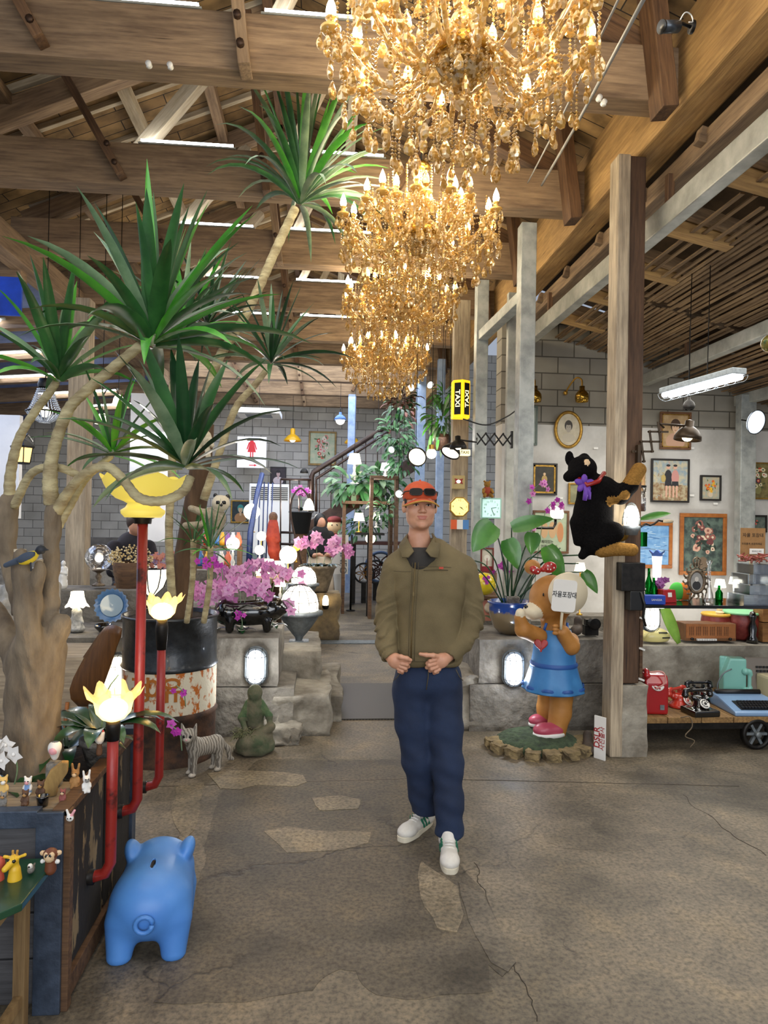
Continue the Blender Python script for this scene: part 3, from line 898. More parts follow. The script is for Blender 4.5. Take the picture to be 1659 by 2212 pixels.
# hair
hr = Blob().ball(h(0,.020,.026),(.0825,.098,.088)).limb(h(0,.06,-.01),h(0,.07,-.07),.065,.045,k=.03)
hr.box(h(0,-.12,-.03),(.2,.105,.09),sub=True,m=-1,k=.006).box(h(0,-.05,-.10),(.2,.075,.085),sub=True,m=-1,k=.01)
for s in (-1,1): hr.ball(h(s * .079,.002,-.004),(.03,.024,.034),sub=True,m=-1,k=.004).limb(h(s * .073,-.022,.035),h(s * .0735,-.024,-.004),.010,.006,k=.006)
hr.build('hair',M_hair,man,.004)
# cap
cap = Blob().ball(h(0,.012,.052),(.087,.104,.078)).box(h(0,0,-.03),(.2,.2,.062),sub=True,m=-1,k=.004)
cp = cap.build('cap',M_orange,man,.004)
br = MB(); vs = []; fs = []
nu,nv = 18,6
for layer,dz in ((0,.0),(1,-.004)):
    for i in range(nu + 1):
        a = PI * (i / nu); c,s_ = cos(a),sin(a)
        for j in range(nv + 1):
            t = j / nv
            x = -c * (.083 + .006 * t); y = -.03 - s_ * (.062 + .066 * t)
            z = .040 - .030 * (x / .085) ** 2 * 1.1 - .014 * t * s_ + dz
            vs.append(h(x,y,z))
n1 = (nu + 1) * (nv + 1)
for i in range(nu):
    for j in range(nv):
        a = i * (nv + 1) + j
        fs.append((a,a + 1,a + nv + 2,a + nv + 1)); fs.append((n1 + a,n1 + a + nv + 1,n1 + a + nv + 2,n1 + a + 1))
br.add(vs,fs,0,True)
b_ = br.build('cap_brim',M_orange,cp)
rim = [vs[i * (nv + 1) + nv] for i in range(nu + 1)]
MB().tube([(p[0],p[1] - .001,p[2] - .002) for p in rim],.0042,6).build('brim_edge',M_mustard,cp)
MB().ball(h(0,.01,.131),.006,8).build('cap_button',M_orange,cp)
# sunglasses parked on the cap front
sg = MB()
for s in (-1,1):
    sg.prism([(-.027,.014),(-.031,.004),(-.024,-.017),(.016,-.019),(.027,-.008),(.031,.014)][::-1] if s > 0 else [(.027,.014),(.031,.004),(.024,-.017),(-.016,-.019),(-.027,-.008),(-.031,.014)],.004,h(s * .034,-.0985,.070),(-.35,0,s * .35))
    sg.tube([h(s * .06,-.078,.075),h(s * .083,-.04,.072),h(s * .092,.03,.055)],.0032,6,1)
ring = MB()
sun = sg.build('sunglasses',[M_lens,M_black],man)
for s in (-1,1):
    pts = [V(h(s * .034,-.0985,.070)) + Euler((-.35,0,s * .35)).to_matrix() @ V((.031 * math.copysign(abs(cos(a)) ** .6,cos(a)),0,.018 * math.copysign(abs(sin(a)) ** .6,sin(a)))) for a in [2 * PI * k / 18 for k in range(18)]]
    ring.tube(pts,.0025,6,closed=True)
ring.tube([h(-.006,-.101,.074),h(.006,-.101,.074)],.003,6)
ring.build('sunglasses_frame',M_black,man)
# jeans
def wr(P):
    return .005 * np.sin(P[:,2] * 60 + P[:,0] * 35) * np.sin(P[:,2] * 17 + 1.3 + P[:,1] * 20) * np.clip((1.0 - P[:,2]),.2,1)
jn = Blob()
jn.box(pp(925,1462,.03),(.165,.115,.10),k=.05,rd=.09)
jn.chain([pp(888,1490,.035,.098),pp(892,1560,.03,.088),pp(902,1640,.02,.076),pp(912,1710,.05,.066),pp(918,1752,.07,.070)],k=.03)
jn.chain([pp(957,1490,.03,.100),pp(960,1570,.0,.090),pp(966,1650,-.045,.078),pp(970,1730,-.08,.068),pp(971,1800,-.1,.070)],k=.03)
jn.box(V(pp(918,1752,.07)) + V((0,0,-.058)),(.12,.12,.055),k=.004,sub=True,m=-1)
jn.box(V(pp(971,1800,-.1)) + V((0,0,-.060)),(.12,.12,.055),k=.004,sub=True,m=-1)
jeans = jn.build('jeans',M_denim,man,.0065,disp=wr)
st = MB()
st.tube([pp(926,1432,-.095),pp(925,1462,-.098),pp(921,1490,-.085)],.0022,6)
for sx,x0,x1 in ((-1,868,850),(1,985,1000)): st.tube([pp(x0,1446,-.085),pp((x0 + x1) / 2,1462,-.07),pp(x1,1470,-.03)],.002,5)
st.build('stitching',mat('denim_stitch','#5a5038',rough=0.8),jeans)
# jacket
def wj(P):
    x,y,z = P[:,0],P[:,1],P[:,2]
    w = np.zeros(len(P))
    side = np.abs(x - .0)
    arm = np.clip((side - .165) / .05,0,1)
    q = z * 78 + x * 60 * np.sign(x) + 2.2 * np.sin(y * 30 + z * 23) + 1.5 * np.sin(z * 37)
    w += arm * (.0055 * np.sin(q) + .0035 * np.sin(q * 1.9 + y * 60)) * np.clip(1 - np.abs(z - 1.06) / .30,.12,1)
    w += (1 - arm) * .0035 * np.sin(x * 38 + z * 14 + 2 * np.sin(z * 9)) * np.sin(z * 13 + 2)
    w += (1 - arm) * .004 * np.sin(z * 70 + side * 60) * np.clip((side - .07) / .1,0,1) * np.clip(1 - np.abs(z - 1.28) / .15,0,1)
    return w
jk = Blob()
jk.box(pp(925,1262,.03),(.190,.125,.14),k=.05,rd=.11)
jk.box(pp(924,1345,.03),(.165,.130,.16),k=.04,rd=.11)
jk.box(pp(925,1405,.03),(.168,.130,.075),k=.04,rd=.06)
jk.limb(pp(893,1192,.03),pp(862,1220,.03),.062,.070,k=.05).limb(pp(945,1192,.03),pp(1000,1228,.03),.062,.072,k=.05)
jk.ball(pp(920,1185,.035),(.095,.075,.05),k=.04)
jk.chain([pp(857,1228,.03,.074),pp(843,1280,.035,.068),pp(836,1345,.03,.062),pp(836,1385,-.03,.055),pp(840,1410,-.07,.048)],k=.006)
jk.chain([pp(1000,1236,.03,.077),pp(1014,1290,.045,.070),pp(1018,1342,.03,.064),pp(1000,1385,-.03,.055),pp(977,1411,-.07,.050)],k=.006)
jk.box(V(pp(925,1432,.03)) + V((0,0,-.055)),(.22,.2,.055),k=.004,sub=True,m=-1)
jk.limb(pp(842,1419,-.085),pp(850,1434,-.12),.034,.034,k=.004,sub=True,m=-1)
jk.limb(pp(971,1419,-.085),pp(960,1432,-.12),.034,.034,k=.004,sub=True,m=-1)
jk.limb(pp(906,1178,-.03),pp(908,1140,-.03),.068,.074,k=.008,sub=True,m=-1)
# open V at the neck
jk.limb(pp(906,1208,-.12),pp(906,1165,-.11),.012,.045,k=.008,sub=True,m=-1)
jacket = jk.build('jacket',M_jacket,man,.0055,disp=wj)
sh = Blob().ball(pp(907,1200,.0),(.085,.085,.06)).ball(pp(906,1215,-.055),(.05,.035,.05),k=.02)
sh.limb(pp(907,1180,.02),pp(907,1140,0),.070,.076,k=.005,sub=True,m=-1)
sh.build('shirt',M_shirt,man,.006)
# collar: two flaps folded over
def flap(s):
    P = [(906 + s * 8,1207,-.125),(906 + s * 34,1196 if s > 0 else 1200,-.105),(906 + s * 44,1172,-.03),(906 + s * 40,1156,.05),
         (906 + s * 30,1150,.06),(906 + s * 31,1160,-.02),(906 + s * 18,1180,-.085)]
    P = [(906 + s * 13,1190,-.110),(906 + s * 30,1160,-.035),(906 + s * 26,1152,.06),(906 + s * 34,1162,.07),(906 + s * 45,1177,-.03),(906 + s * 38,1206 if s > 0 else 1203,-.108),(906 + s * 24,1203,-.125)]
    mb = MB(); v = [pp(*p) for p in P]
    c = tuple(sum(x[i] for x in v) / len(v) for i in range(3)); c = (c[0],c[1] - .008,c[2] + .004)
    n = len(v)
    mb.add(v + [c],[(i,(i + 1) % n,n) for i in range(n)],0,True)
    mb.build('collar',M_jacket,jacket,solid=.006)
flap(-1); flap(1)
zp = MB()
def fr(px,py,d): return pp(px,py,d)
front = [(897,1215,-.107),(895,1250,-.112),(893,1290,-.114),(890,1330,-.117),(889,1375,-.118),(888,1428,-.115)]
zp.tube([fr(*p) for p in front],.0035,6)
jz = zp.build('zipper',mat('old_brass_zip','#6b5b3a',rough=0.5,metal=0.6),jacket)
for off in (-6,7):
    MB().tube([fr(p[0] + off,p[1],p[2] + .001) for p in front],.0014,5).build('seam',M_seam,jacket)
MB().box(fr(893,1283,-.121),(.006,.004,.02)).build('zip_pull',mat('old_brass_zip',''),jacket)
MB().tube([fr(915,1232,-.107),fr(940,1231,-.106),fr(968,1232,-.098)],.0022,6).build('pocket_zip',M_seam,jacket)
MB().tube([fr(850,1233,-.09),fr(870,1235,-.104),fr(888,1235,-.111)],.0014,5).build('seam',M_seam,jacket)
MB().tube([fr(905,1225,-.110),fr(940,1224,-.107),fr(975,1226,-.095)],.0012,5).build('seam',M_seam,jacket)
MB().tube([fr(850,1427,-.088),fr(888,1429,-.111),fr(930,1429,-.111),fr(985,1427,-.088)],.0014,5).build('seam',M_seam,jacket)
MB().box(fr(953,1227,-.109),(.022,.003,.010)).build('red_label',mat('red_label_cloth','#b5412e',rough=0.7),jacket)
# shoes
def shoe(ax,ay,adx,yawd,name='shoe'):
    t = thing(name,None,None); t.parent = man
    for k in ('label','category'):
        if k in t: del t[k]
    b = Blob()
    b.limb((0,.06,.05),(0,.03,.085),.043,.038,k=.02)
    b.limb((0,.05,.045),(0,-.11,.036),.040,.040,k=.03,flat=(1,1,.85))
    b.ball((0,-.135,.036),(.045,.055,.032),k=.02)
    b.box((0,0,-.03),(.2,.3,.045),sub=True,m=-1,k=.003)
    b.build('upper',M_wleather,t,.004)
    so = MB(); n = 28; o = []
    for i in range(n):
        a = 2 * PI * i / n; c,s_ = cos(a),sin(a)
        wv = .046 if s_ < 0 else .040
        o.append((math.copysign(abs(c) ** .62,c) * wv,math.copysign(abs(s_) ** .8,s_) * .148 - .045))
    vs = [(x,y,0) for x,y in o] + [(x,y,.026) for x,y in o]
    so.add(vs,[tuple(range(n - 1,-1,-1)),tuple(range(n,2 * n))] + [(i,(i + 1) % n,n + (i + 1) % n,n + i) for i in range(n)])
    so.build('sole',M_gum,t,bevel=.003)
    la = MB()
    for k in range(5): la.tube([(-.022,-.04 - k * .018 + .0,.078 - k * .006),(0,-.044 - k * .018,.0845 - k * .0065),(.022,-.04 - k * .018,.078 - k * .006)],.0034,6)
    la.build('laces',M_white,t)
    for s in (-1,1):
        for k in range(3): MB().bar((s * .0425,.02 - k * .024,.028),(s * .034,-.0 - k * .024,.074),.004,.011).build('stripe',M_green_s,t)
    f = fl(ax,ay); t.location = (f.x - PO.x,f.y - PO.y,0.001); t.rotation_euler = (0,0,yawd)
    return t
shoe(908,1790,0,-.68); shoe(969,1846,0,-.14)

# ------------------------------------------------------------------ shared small builders
M_leaf = mat('dark_green_leaf','#27502a','#3d7038',rough=0.38,scale=9,spec=0.6)
M_leaf2 = mat('bright_green_leaf','#3f8f2c','#5fae3a',rough=0.4,scale=9)
M_leaf3 = mat('pale_green_leaf','#5f7a58','#869c78',rough=0.45,scale=9)
M_leafd = mat('deep_green_leaf','#12301a','#1f4a26',rough=0.32,scale=9,coat=.3)
M_bark = mat('grey_brown_bark','#5e5142','#8a7a64',rough=0.95,scale=10,bump=1.0,stretch=(1,1,.35),detail=10)
M_stem = mat('pale_ringed_stem','#8d7c5a','#c6b98f',rough=0.9,scale=26,bump=0.8,stretch=(.3,.3,1),detail=6)
M_bark_dk = mat('brown_bark','#4e3b2a','#6f563f',rough=0.95,scale=12,bump=0.8,stretch=(1,1,.25),detail=9)
M_brass = mat('brass','#b58b3c',rough=0.3,metal=0.9)
M_gold = mat('gold_frame','#b8903f','#8a672a',rough=0.4,metal=0.7,scale=30,bump=.3)
M_brownframe = mat('brown_wood_frame','#5a3a22','#7a5230',rough=0.5,scale=12,stretch=(1,1,1))
M_orangeframe = mat('orange_wood_frame','#a8662c','#8a4f20',rough=0.5,scale=12)
M_blackframe = mat('black_frame','#1d1815',rough=0.5)
M_warm = emis('warm_bulb','#ffe6b0',14)
M_warm2 = emis('warm_lamp_shade','#ffe9bd',5)
M_whitelit = emis('white_lit_glass','#fff6e2',4)
M_coollit = emis('cool_lit_glass','#eaf1ff',3)
M_soft = emis('soft_lit_shade','#fff1d2',3.2)
M_clear = glass('clear_glass')
def thin(name,col,clear=.35):
    m,N,L,b = base(name); b.inputs['Base Color'].default_value = hexc(col); b.inputs['Roughness'].default_value = .1
    t = N.new('ShaderNodeBsdfTranslucent'); t.inputs[0].default_value = hexc(col); g = N.new('ShaderNodeBsdfTransparent'); g.inputs[0].default_value = hexc(col)
    a = N.new('ShaderNodeMixShader'); a.inputs[0].default_value = .6; c = N.new('ShaderNodeMixShader'); c.inputs[0].default_value = clear
    L.new(b.outputs[0],a.inputs[1]); L.new(t.outputs[0],a.inputs[2]); L.new(a.outputs[0],c.inputs[1]); L.new(g.outputs[0],c.inputs[2]); L.new(c.outputs[0],N['Material Output'].inputs[0]); return m
M_amberg = thin('amber_glass','#ffe2a0')
M_ceramic = mat('white_ceramic','#e8e6e0',rough=0.25,coat=.5)
M_black_gloss = mat('black_gloss','#0c0b0b',rough=0.12,coat=1.0)
M_grey_metal = mat('grey_cast_metal','#80878a','#6a7073',rough=0.55,metal=0.4,scale=30,bump=.2)
M_soil = mat('dark_soil','#2a2119','#3e3226',rough=1,scale=40,bump=1)
M_terr = mat('terracotta_stone','#9a8c76','#6f6352',rough=.9,scale=12,bump=.6)
M_pink = mat('pink_petal','#d78fc0','#c06aa8',rough=0.55,scale=60)
M_pinkl = mat('pale_pink_petal','#e7b4d4','#d58cc0',rough=0.55,scale=60)
M_mag = mat('magenta_petal','#a82a9a','#c23fb4',rough=0.5,scale=60)
M_whitep = mat('white_petal','#f0ece6',rough=0.5)
M_red = mat('red_paint','#a8261f','#8c1e1a',rough=0.35,scale=12)
M_yel = mat('yellow_paint','#e0b32a',rough=0.4)
M_bird_y = mat('bird_yellow','#c9b227',rough=0.7)

def sgn(x): return -1 if x < 0 else 1
def yucca(mb,base,axis,n,L,w,rng,droop=.9,up_bias=.0,mi=(0,1),spread=1.0):
    """whorl of strap leaves about an axis: upright in the middle, arching outside"""
    base = V(base); ax = V(axis).normalized()
    s1 = ax.orthogonal().normalized(); s2 = ax.cross(s1)
    for i in range(n):
        t = i / max(n - 1,1)
        a = i * 2.399963 + rng.uniform(-.25,.25)
        tilt = (.12 + 1.35 * t ** .9) * spread + rng.uniform(-.1,.1)
        side = s1 * cos(a) + s2 * sin(a)
        d = ax * cos(tilt) + side * sin(tilt)
        d.z += up_bias
        l = L * rng.uniform(.72,1.05) * (1 - .22 * abs(t - .35))
        mb.leaf(base - ax * (.10 * t) * L + side * .012,d,l,w * rng.uniform(.8,1.15),bend=droop * (.15 + .9 * t) * rng.uniform(.6,1.2),
                fold=.22,n=8,mi=(mi[1] if rng.random() < .3 else (mi[0] if rng.random() < .72 or len(mi) < 3 else mi[2])),twist=rng.uniform(-.5,.5))
def flower(mb,c,r,rng,face=(0,-1,0.1),mi=0,core=1,petals=5):
    c = V(c); f = V(face).normalized(); u = f.orthogonal().normalized(); w = f.cross(u)
    a0 = rng.uniform(0,6.28)
    for k in range(petals):
        a = a0 + 2 * PI * k / petals
        d = u * cos(a) + w * sin(a); e = f.cross(d)
        p = [c,c + d * r * .45 + e * r * .42 + f * r * .12,c + d * r + f * r * .02,c + d * r * .45 - e * r * .42 + f * r * .12]
        mb.add(p,[(0,1,2,3)],mi,True)
    mb.ball(c + f * r * .12,r * .2,6,core)
def orchid(name,label,loc,sprays,pr,mats,pot=None,leaves=5,leaf_l=.22,rng=None,group=None,leaf_w=.06,cat='orchid',face=(0,-1,.1)):
    """sprays: list of (point lists relative to loc, number of flowers on the last part)"""
    rng = rng or RR(1)
    t = thing(name,label,cat,loc,group=group)
    st = MB(); fm = MB()
    for pts,nf in sprays:
        sp = smooth_pts([tuple(p) + (.003,) for p in pts],6)
        st.tube([p[:3] for p in sp],.003,5)
        m = len(sp)
        for k in range(nf):
            p = sp[int(m * (.5 + .5 * (k + .5) / nf)) - 1 if nf > 1 else -1]
            c = V(p[:3]) + V((rng.uniform(-1,1) * pr * 1.0,rng.uniform(-1,.4) * pr,rng.uniform(-1,1) * pr * .7))
            flower(fm,c,pr * rng.uniform(.8,1.1),rng,(face[0] + rng.uniform(-.5,.5),face[1],face[2] + rng.uniform(-.3,.4)),rng.choice(range(len(mats))),0)
    st.build('stem',M_leaf3,t)
    if fm.v: fm.build('flower_spray',mats,t)
    if leaves:
        lf = MB()
        for k in range(leaves):
            a = k * 2.4 + rng.uniform(0,.6)
            lf.leaf((0,0,.01),(cos(a),sin(a),.7),leaf_l * rng.uniform(.8,1.1),leaf_w,1.1,.15,7,shape='oval')
        lf.build('leaves',M_leafd,t)
    if pot: pot(t)
    return t
def pot_fn(r,h,m,rim=1.12):
    def f(t):
        MB().lathe([(.001,-h),(r * .72,-h),(r,-.02),(r * rim,-.02),(r * rim,0),(r * .92,0),(r * .88,-.03),(.001,-.03)],n=20).build('pot',m,t)
        MB().cyl((0,0,-.035),r * .88,.012,16).build('soil',M_soil,t)
    return f
def bulkhead(name,label,loc,rz=0,w=.13,hgt=.24,lit=M_coollit,tiltx=0,group='caged bulkhead lamps',power=6):
    """oval caged lamp on a wall: back plate, glowing glass, wire guard"""
    t = thing(name,label,'wall lamp',loc,group=group,rot=(tiltx,0,rz))
    def oval(k,n=28):
        r = w / 2 * k; s = (hgt / 2 - w / 2)
        return [(r * cos(a),(s if sin(a) >= 0 else -s) + r * sin(a)) for a in [2 * PI * i / n + .001 for i in range(n)]]
    MB().prism(oval(1.12),.02,(0,.0,0)).prism(oval(1.0),.03,(0,-.02,0)).build('back_plate',M_grey_metal,t,bevel=.003)
    b = Blob(); s = hgt / 2 - w / 2
    b.limb((0,-.035,-s),(0,-.035,s),w * .40,w * .40,flat=(1,.9,1))
    b.build('glass',lit,t,.008)
    g = MB()
    for x in (-.3,0,.3):
        pts = [(x * w,-.03 - w * .48 * cos(u * PI / 2) ** .5 if abs(u) < 1 else -.03,u * (hgt / 2 - .004)) for u in [-1 + 2 * i / 12 for i in range(13)]]
        g.tube(pts,.0022,5)
    for z in (-.28,.28):
        g.tube([(u * w * .52,-.03 - w * .44 * math.sqrt(max(0,1 - u * u)),z * hgt) for u in [-1 + 2 * i / 10 for i in range(11)]],.0022,5)
    g.build('wire_guard',M_iron,t)
    if power: point('bulb_light',(0,-.16,0),power,(.93,.96,1),.05,t)
    return t
def pendant(name,label,loc,r,drop,m,lit=M_soft,group=None,style='cone',cat='pendant lamp',power=0,rot=None,cap=.5):
    t = thing(name,label,cat,loc,group=group,rot=rot)
    if style == 'cone': prof = [(r,0),(r * .98,r * .12),(r * .62,r * .55),(r * .34,r * .72),(r * .26,r * .8),(r * .26,r * 1.35),(r * .12,r * 1.45),(.001,r * 1.45)]
    elif style == 'dome': prof = [(r,0),(r * .96,r * .28),(r * .75,r * .62),(r * .4,r * .86),(r * .2,r * .95),(r * .2,r * 1.35),(.001,r * 1.4)]
    else: prof = [(r * .72,0),(r * .95,r * .35),(r,r * .8),(r * .8,r * 1.35),(r * .35,r * 1.75),(r * .2,r * 1.9),(r * .2,r * 2.3),(.001,r * 2.35)]
    o = MB().lathe(prof,n=24).build('shade',m,t,solid=-.003)
    top = prof[-1][1]
    MB().ball((0,0,r * .22),r * .36,12).build('bulb',lit,t)
    MB().cyl((0,0,.003 * 0 + r * .08),r * .9 if style != 'bell' else r * .6,.003,20).build('glow_disc',M_soft,t) if style == 'dome' else None
    if drop: MB().tube([(0,0,top),(0,0,top + drop)],.006,6).build('rod',M_iron,t)
    if power: point('bulb_light',(0,0,-.05),power,(1,.85,.6),.05,t)
    return t
def table_lamp(name,label,loc,r,hgt,m_base,lit=M_soft,shade='cone',group=None,base='turned',power=0,shade_h=None):
    t = thing(name,label,'table lamp',loc,group=group)
    sh = shade_h or r * 1.3; z0 = hgt - sh
    if base == 'turned': prof = [(.001,0),(r * .6,0),(r * .6,.01),(r * .3,.03),(r * .18,z0 * .25),(r * .34,z0 * .45),(r * .14,z0 * .62),(r * .2,z0 * .8),(r * .1,z0),(.001,z0 + .02)]
    else: prof = [(.001,0),(r * .5,0),(r * .45,.012),(.007,.02),(.007,z0),(.001,z0 + .02)]
    MB().lathe(prof,n=16).build('base',m_base,t)
    if shade == 'cone': p = [(r,z0),(r * .98,z0 + .004),(r * .55,hgt)]
    elif shade == 'drum': p = [(r * .9,z0),(r * .62,hgt)]
    elif shade == 'globe': p = [(r * .35 + 0 * i,0) for i in range(0)] + [(max(.002,r * sin(a)),z0 + r - r * cos(a)) for a in [.35 + (PI - .35) * i / 10 for i in range(11)]]
    elif shade == 'bell': p = [(r,z0),(r * .8,z0 + sh * .18),(r * .55,z0 + sh * .55),(r * .42,hgt)]
    else: p = [(r * .3,z0),(r * .8,z0 + sh * .35),(r * .7,z0 + sh * .7),(r * 1.05,hgt)]
    MB().lathe(p,n=24).build('lamp_shade',lit,t)
    if power: point('bulb_light',(0,-.0,z0 + sh * .2),power,(1,.85,.62),.04,t)
    return t
def spot_lamp(name,label,loc,rot,r,m,lit=M_warm2,group=None,bulb=True):
    t = thing(name,label,'spotlight',loc,group=group,rot=rot)
    MB().lathe([(r,0),(r * .94,r * .4),(r * .65,r * .85),(r * .35,r * 1.2),(.001,r * 1.25)],n=24).build('housing',m,t,solid=-.003)
    MB().cyl((0,0,r * .12),r * .9,.004,24).build('lens',lit,t)
    return t
def picture(name,label,c,w,hgt,fw,m_frame,paint,rz=0,tilt=0,inner=None,group=None,cat='framed picture',depth=.03):
    """picture centred at c, facing -Y turned by rz; paint(mb) fills a mesh in picture coordinates and returns materials"""
    t = thing(name,label,cat,c,group=group,rot=(tilt,0,rz))
    f = MB(); W_,H_ = w,hgt
    for (cx,cz,sx,sz) in ((0,H_ / 2 - fw / 2,W_,fw),(0,-H_ / 2 + fw / 2,W_,fw),(-W_ / 2 + fw / 2,0,fw,H_ - 2 * fw),(W_ / 2 - fw / 2,0,fw,H_ - 2 * fw)):
        f.box((cx,0,cz),(sx,depth,sz))
    f.build('frame',m_frame,t,bevel=min(.006,fw * .2))
    if inner:
        g = MB(); a = fw; W2,H2,f2 = w - 2 * fw,hgt - 2 * fw,inner[0]
        for (cx,cz,sx,sz) in ((0,H2 / 2 - f2 / 2,W2,f2),(0,-H2 / 2 + f2 / 2,W2,f2),(-W2 / 2 + f2 / 2,0,f2,H2),(W2 / 2 - f2 / 2,0,f2,H2)):
            g.box((cx,.002,cz),(sx,depth * .6,sz))
        g.build('mount',inner[1],t)
    p = MB(); mats = paint(p,w - 2 * fw,hgt - 2 * fw)
    p.build('canvas',mats,t)
    return t
def canvas(mb,w,h_,mi=0): mb.add([(-w / 2,0,-h_ / 2),(w / 2,0,-h_ / 2),(w / 2,0,h_ / 2),(-w / 2,0,h_ / 2)],[(0,1,2,3)],mi)
_lay = [0]
def disc(mb,x,z,rx,rz_,mi,n=14,a=0,wob=0,rng=None):
    _lay[0] = (_lay[0] + 1) % 60
    y = -.0015 - _lay[0] * .00006
    pts = []
    for i in range(n):
        t = 2 * PI * i / n; k = 1 + (rng.uniform(-wob,wob) if rng else 0)
        u,v = rx * k * cos(t),rz_ * k * sin(t)
        pts.append((x + u * cos(a) - v * sin(a),y,z + u * sin(a) + v * cos(a)))
    mb.add(pts,[tuple(range(n))],mi)
def poly(mb,pts,mi):
    _lay[0] = (_lay[0] + 1) % 60
    y = -.0015 - _lay[0] * .00006
    mb.add([(x,y,z) for x,z in pts],[tuple(range(len(pts)))],mi)
def P_(col,col2=None,sc_=8): return mat('paint_' + col.strip('#') + (col2 or '').strip('#'),col,col2,rough=.6,scale=sc_,contrast=(.4,.6))
def bouquet(bg,bg2,cols,leafc='#3b5a34',vase='#c9b48a',seed=1,spread=.34,n=16,vz=-.28,tall=False):
    def f(mb,w,h_):
        rng = RR(seed); canvas(mb,w,h_)
        M = [P_(bg,bg2,5 / max(w,.2)),P_(leafc),P_(vase)] + [P_(c) for c in cols]
        for i in range(n):
            a = rng.uniform(0,6.28); q = rng.random() ** .5 * spread
            disc(mb,q * w * cos(a),.08 * h_ + q * h_ * (1.2 if tall else .9) * sin(a),w * .07,w * .03,1,8,rng.uniform(0,3),.3,rng)
        disc(mb,0,vz * h_,w * .13,h_ * .13,2,14)
        for i in range(n):
            a = rng.uniform(0,6.28); q = rng.random() ** .5 * spread * .9
            r = w * rng.uniform(.05,.1)
            x,z = q * w * cos(a),.08 * h_ + q * h_ * (1.2 if tall else .85) * sin(a)
            k = 3 + rng.randrange(len(cols))
            disc(mb,x,z,r,r,k,10,0,.2,rng); disc(mb,x,z,r * .4,r * .4,3 + (k - 2) % len(cols),7)
        return M
    return f

# ------------------------------------------------------------------ gilded crystal chandeliers
M_cgold = mat('gilt_metal','#c99a3e',rough=.25,metal=.85)
def crystal_mat():
    m,N,L,b = base('amber_crystal')
    b.inputs['Base Color'].default_value = hexc('#ecd7a6'); b.inputs['Roughness'].default_value = .1
    b.inputs['Specular IOR Level'].default_value = 1.0; b.inputs['Metallic'].default_value = .5
    tc = N.new('ShaderNodeTexCoord'); vo = N.new('ShaderNodeTexVoronoi'); vo.inputs['Scale'].default_value = 75
    L.new(tc.outputs['Object'],vo.inputs['Vector']); sp = N.new('ShaderNodeSeparateColor'); L.new(vo.outputs['Color'],sp.inputs[0])
    cr = N.new('ShaderNodeValToRGB'); e = cr.color_ramp.elements; e[0].position = .12; e[0].color = hexc('#8a641e'); e[1].position = .75; e[1].color = hexc('#fff0cc')  # sparkle painted as dark and bright cells in the base colour
    x = e.new(.45); x.color = hexc('#e6c06a'); L.new(sp.outputs[0],cr.inputs[0]); L.new(cr.outputs[0],b.inputs['Base Color'])
    t = N.new('ShaderNodeBsdfTranslucent'); t.inputs[0].default_value = hexc('#ffe6b0')
    g = N.new('ShaderNodeBsdfTransparent'); g.inputs[0].default_value = hexc('#fbe3b4')
    m1 = N.new('ShaderNodeMixShader'); m1.inputs[0].default_value = .22
    m2 = N.new('ShaderNodeMixShader'); m2.inputs[0].default_value = .30
    L.new(b.outputs[0],m1.inputs[1]); L.new(t.outputs[0],m1.inputs[2])
    L.new(m1.outputs[0],m2.inputs[1]); L.new(g.outputs[0],m2.inputs[2])
    L.new(m2.outputs[0],N['Material Output'].inputs[0]); return m
M_crys = crystal_mat()
M_bulb = emis('candle_flame_bulb','#fff0cc',40)
M_cup = mat('frosted_gilt_cup','#e3b25a',rough=.3,metal=.4,coat=.4)
def drop_mesh(name,r,h,flat=.55):
    prof = [(.0005,h * .5),(r * .35,h * .36),(r * .8,h * .1),(r,-h * .12),(r * .78,-h * .36),(.0005,-h * .5)]
    mb = MB(); mb.lathe(prof,n=7,smooth=False)
    mb.v = [(x,y * flat,z) for x,y,z in mb.v]
    return mb.mesh(name)
ME_drop = drop_mesh('pendant',.021,.066); ME_dropl = drop_mesh('large_pendant',.028,.088)
for me_ in (ME_drop,ME_dropl): me_.materials.append(M_crys)
def rope_arm(z0,r_out,z_out,dip,thick):
    pts = []
    for i in range(15):
        t = i / 14
        r = .07 + (r_out - .07) * (t ** .9)
        z = z0 + (z_out - z0) * t ** 2.4 - dip * sin(PI * min(1,t * 1.08)) ** 1.2 + .05 * sin(PI * min(1,t * 3)) * (t < .33)
        pts.append((r,0,z,thick * (1 + .22 * (i % 2))))
    s = smooth_pts(pts,3)
    mb = MB(); mb.tube([p[:3] for p in s],[thick * (1 + .22 * ((i // 1) % 2)) for i in range(len(s))],7); return mb
def cup_mb(r=.042):
    return MB().lathe([(.001,-.022),(r * .5,-.018),(r,.0),(r * 1.12,.012),(r * .6,.014),(r * .42,.018),(r * .40,.050),(r * .62,.056),(r * .5,.062),(.001,.064)],n=14)
ME_cup = cup_mb().mesh('candle_cup'); ME_cup.materials.append(M_cup)
ME_bulb = MB().lathe([(.001,0),(.013,.004),(.019,.020),(.015,.042),(.006,.064),(.0008,.076)],n=10).mesh('flame_bulb'); ME_bulb.materials.append(M_bulb)
def strand(mb,a,b,sag,rb=.0075,gap=.018):
    a,b = V(a),V(b); n = max(3,int((b - a).length / gap))
    for i in range(n + 1):
        t = i / n; p = a.lerp(b,t); p.z -= sag * 4 * t * (1 - t)
        r = rb * (1.0 if i % 3 else 1.35)
        mb.add([p + V((r,0,0)),p + V((0,r,0)),p + V((-r,0,0)),p + V((0,-r,0)),p + V((0,0,r)),p + V((0,0,-r))],
               [(0,1,4),(1,2,4),(2,3,4),(3,0,4),(1,0,5),(2,1,5),(3,2,5),(0,3,5)])
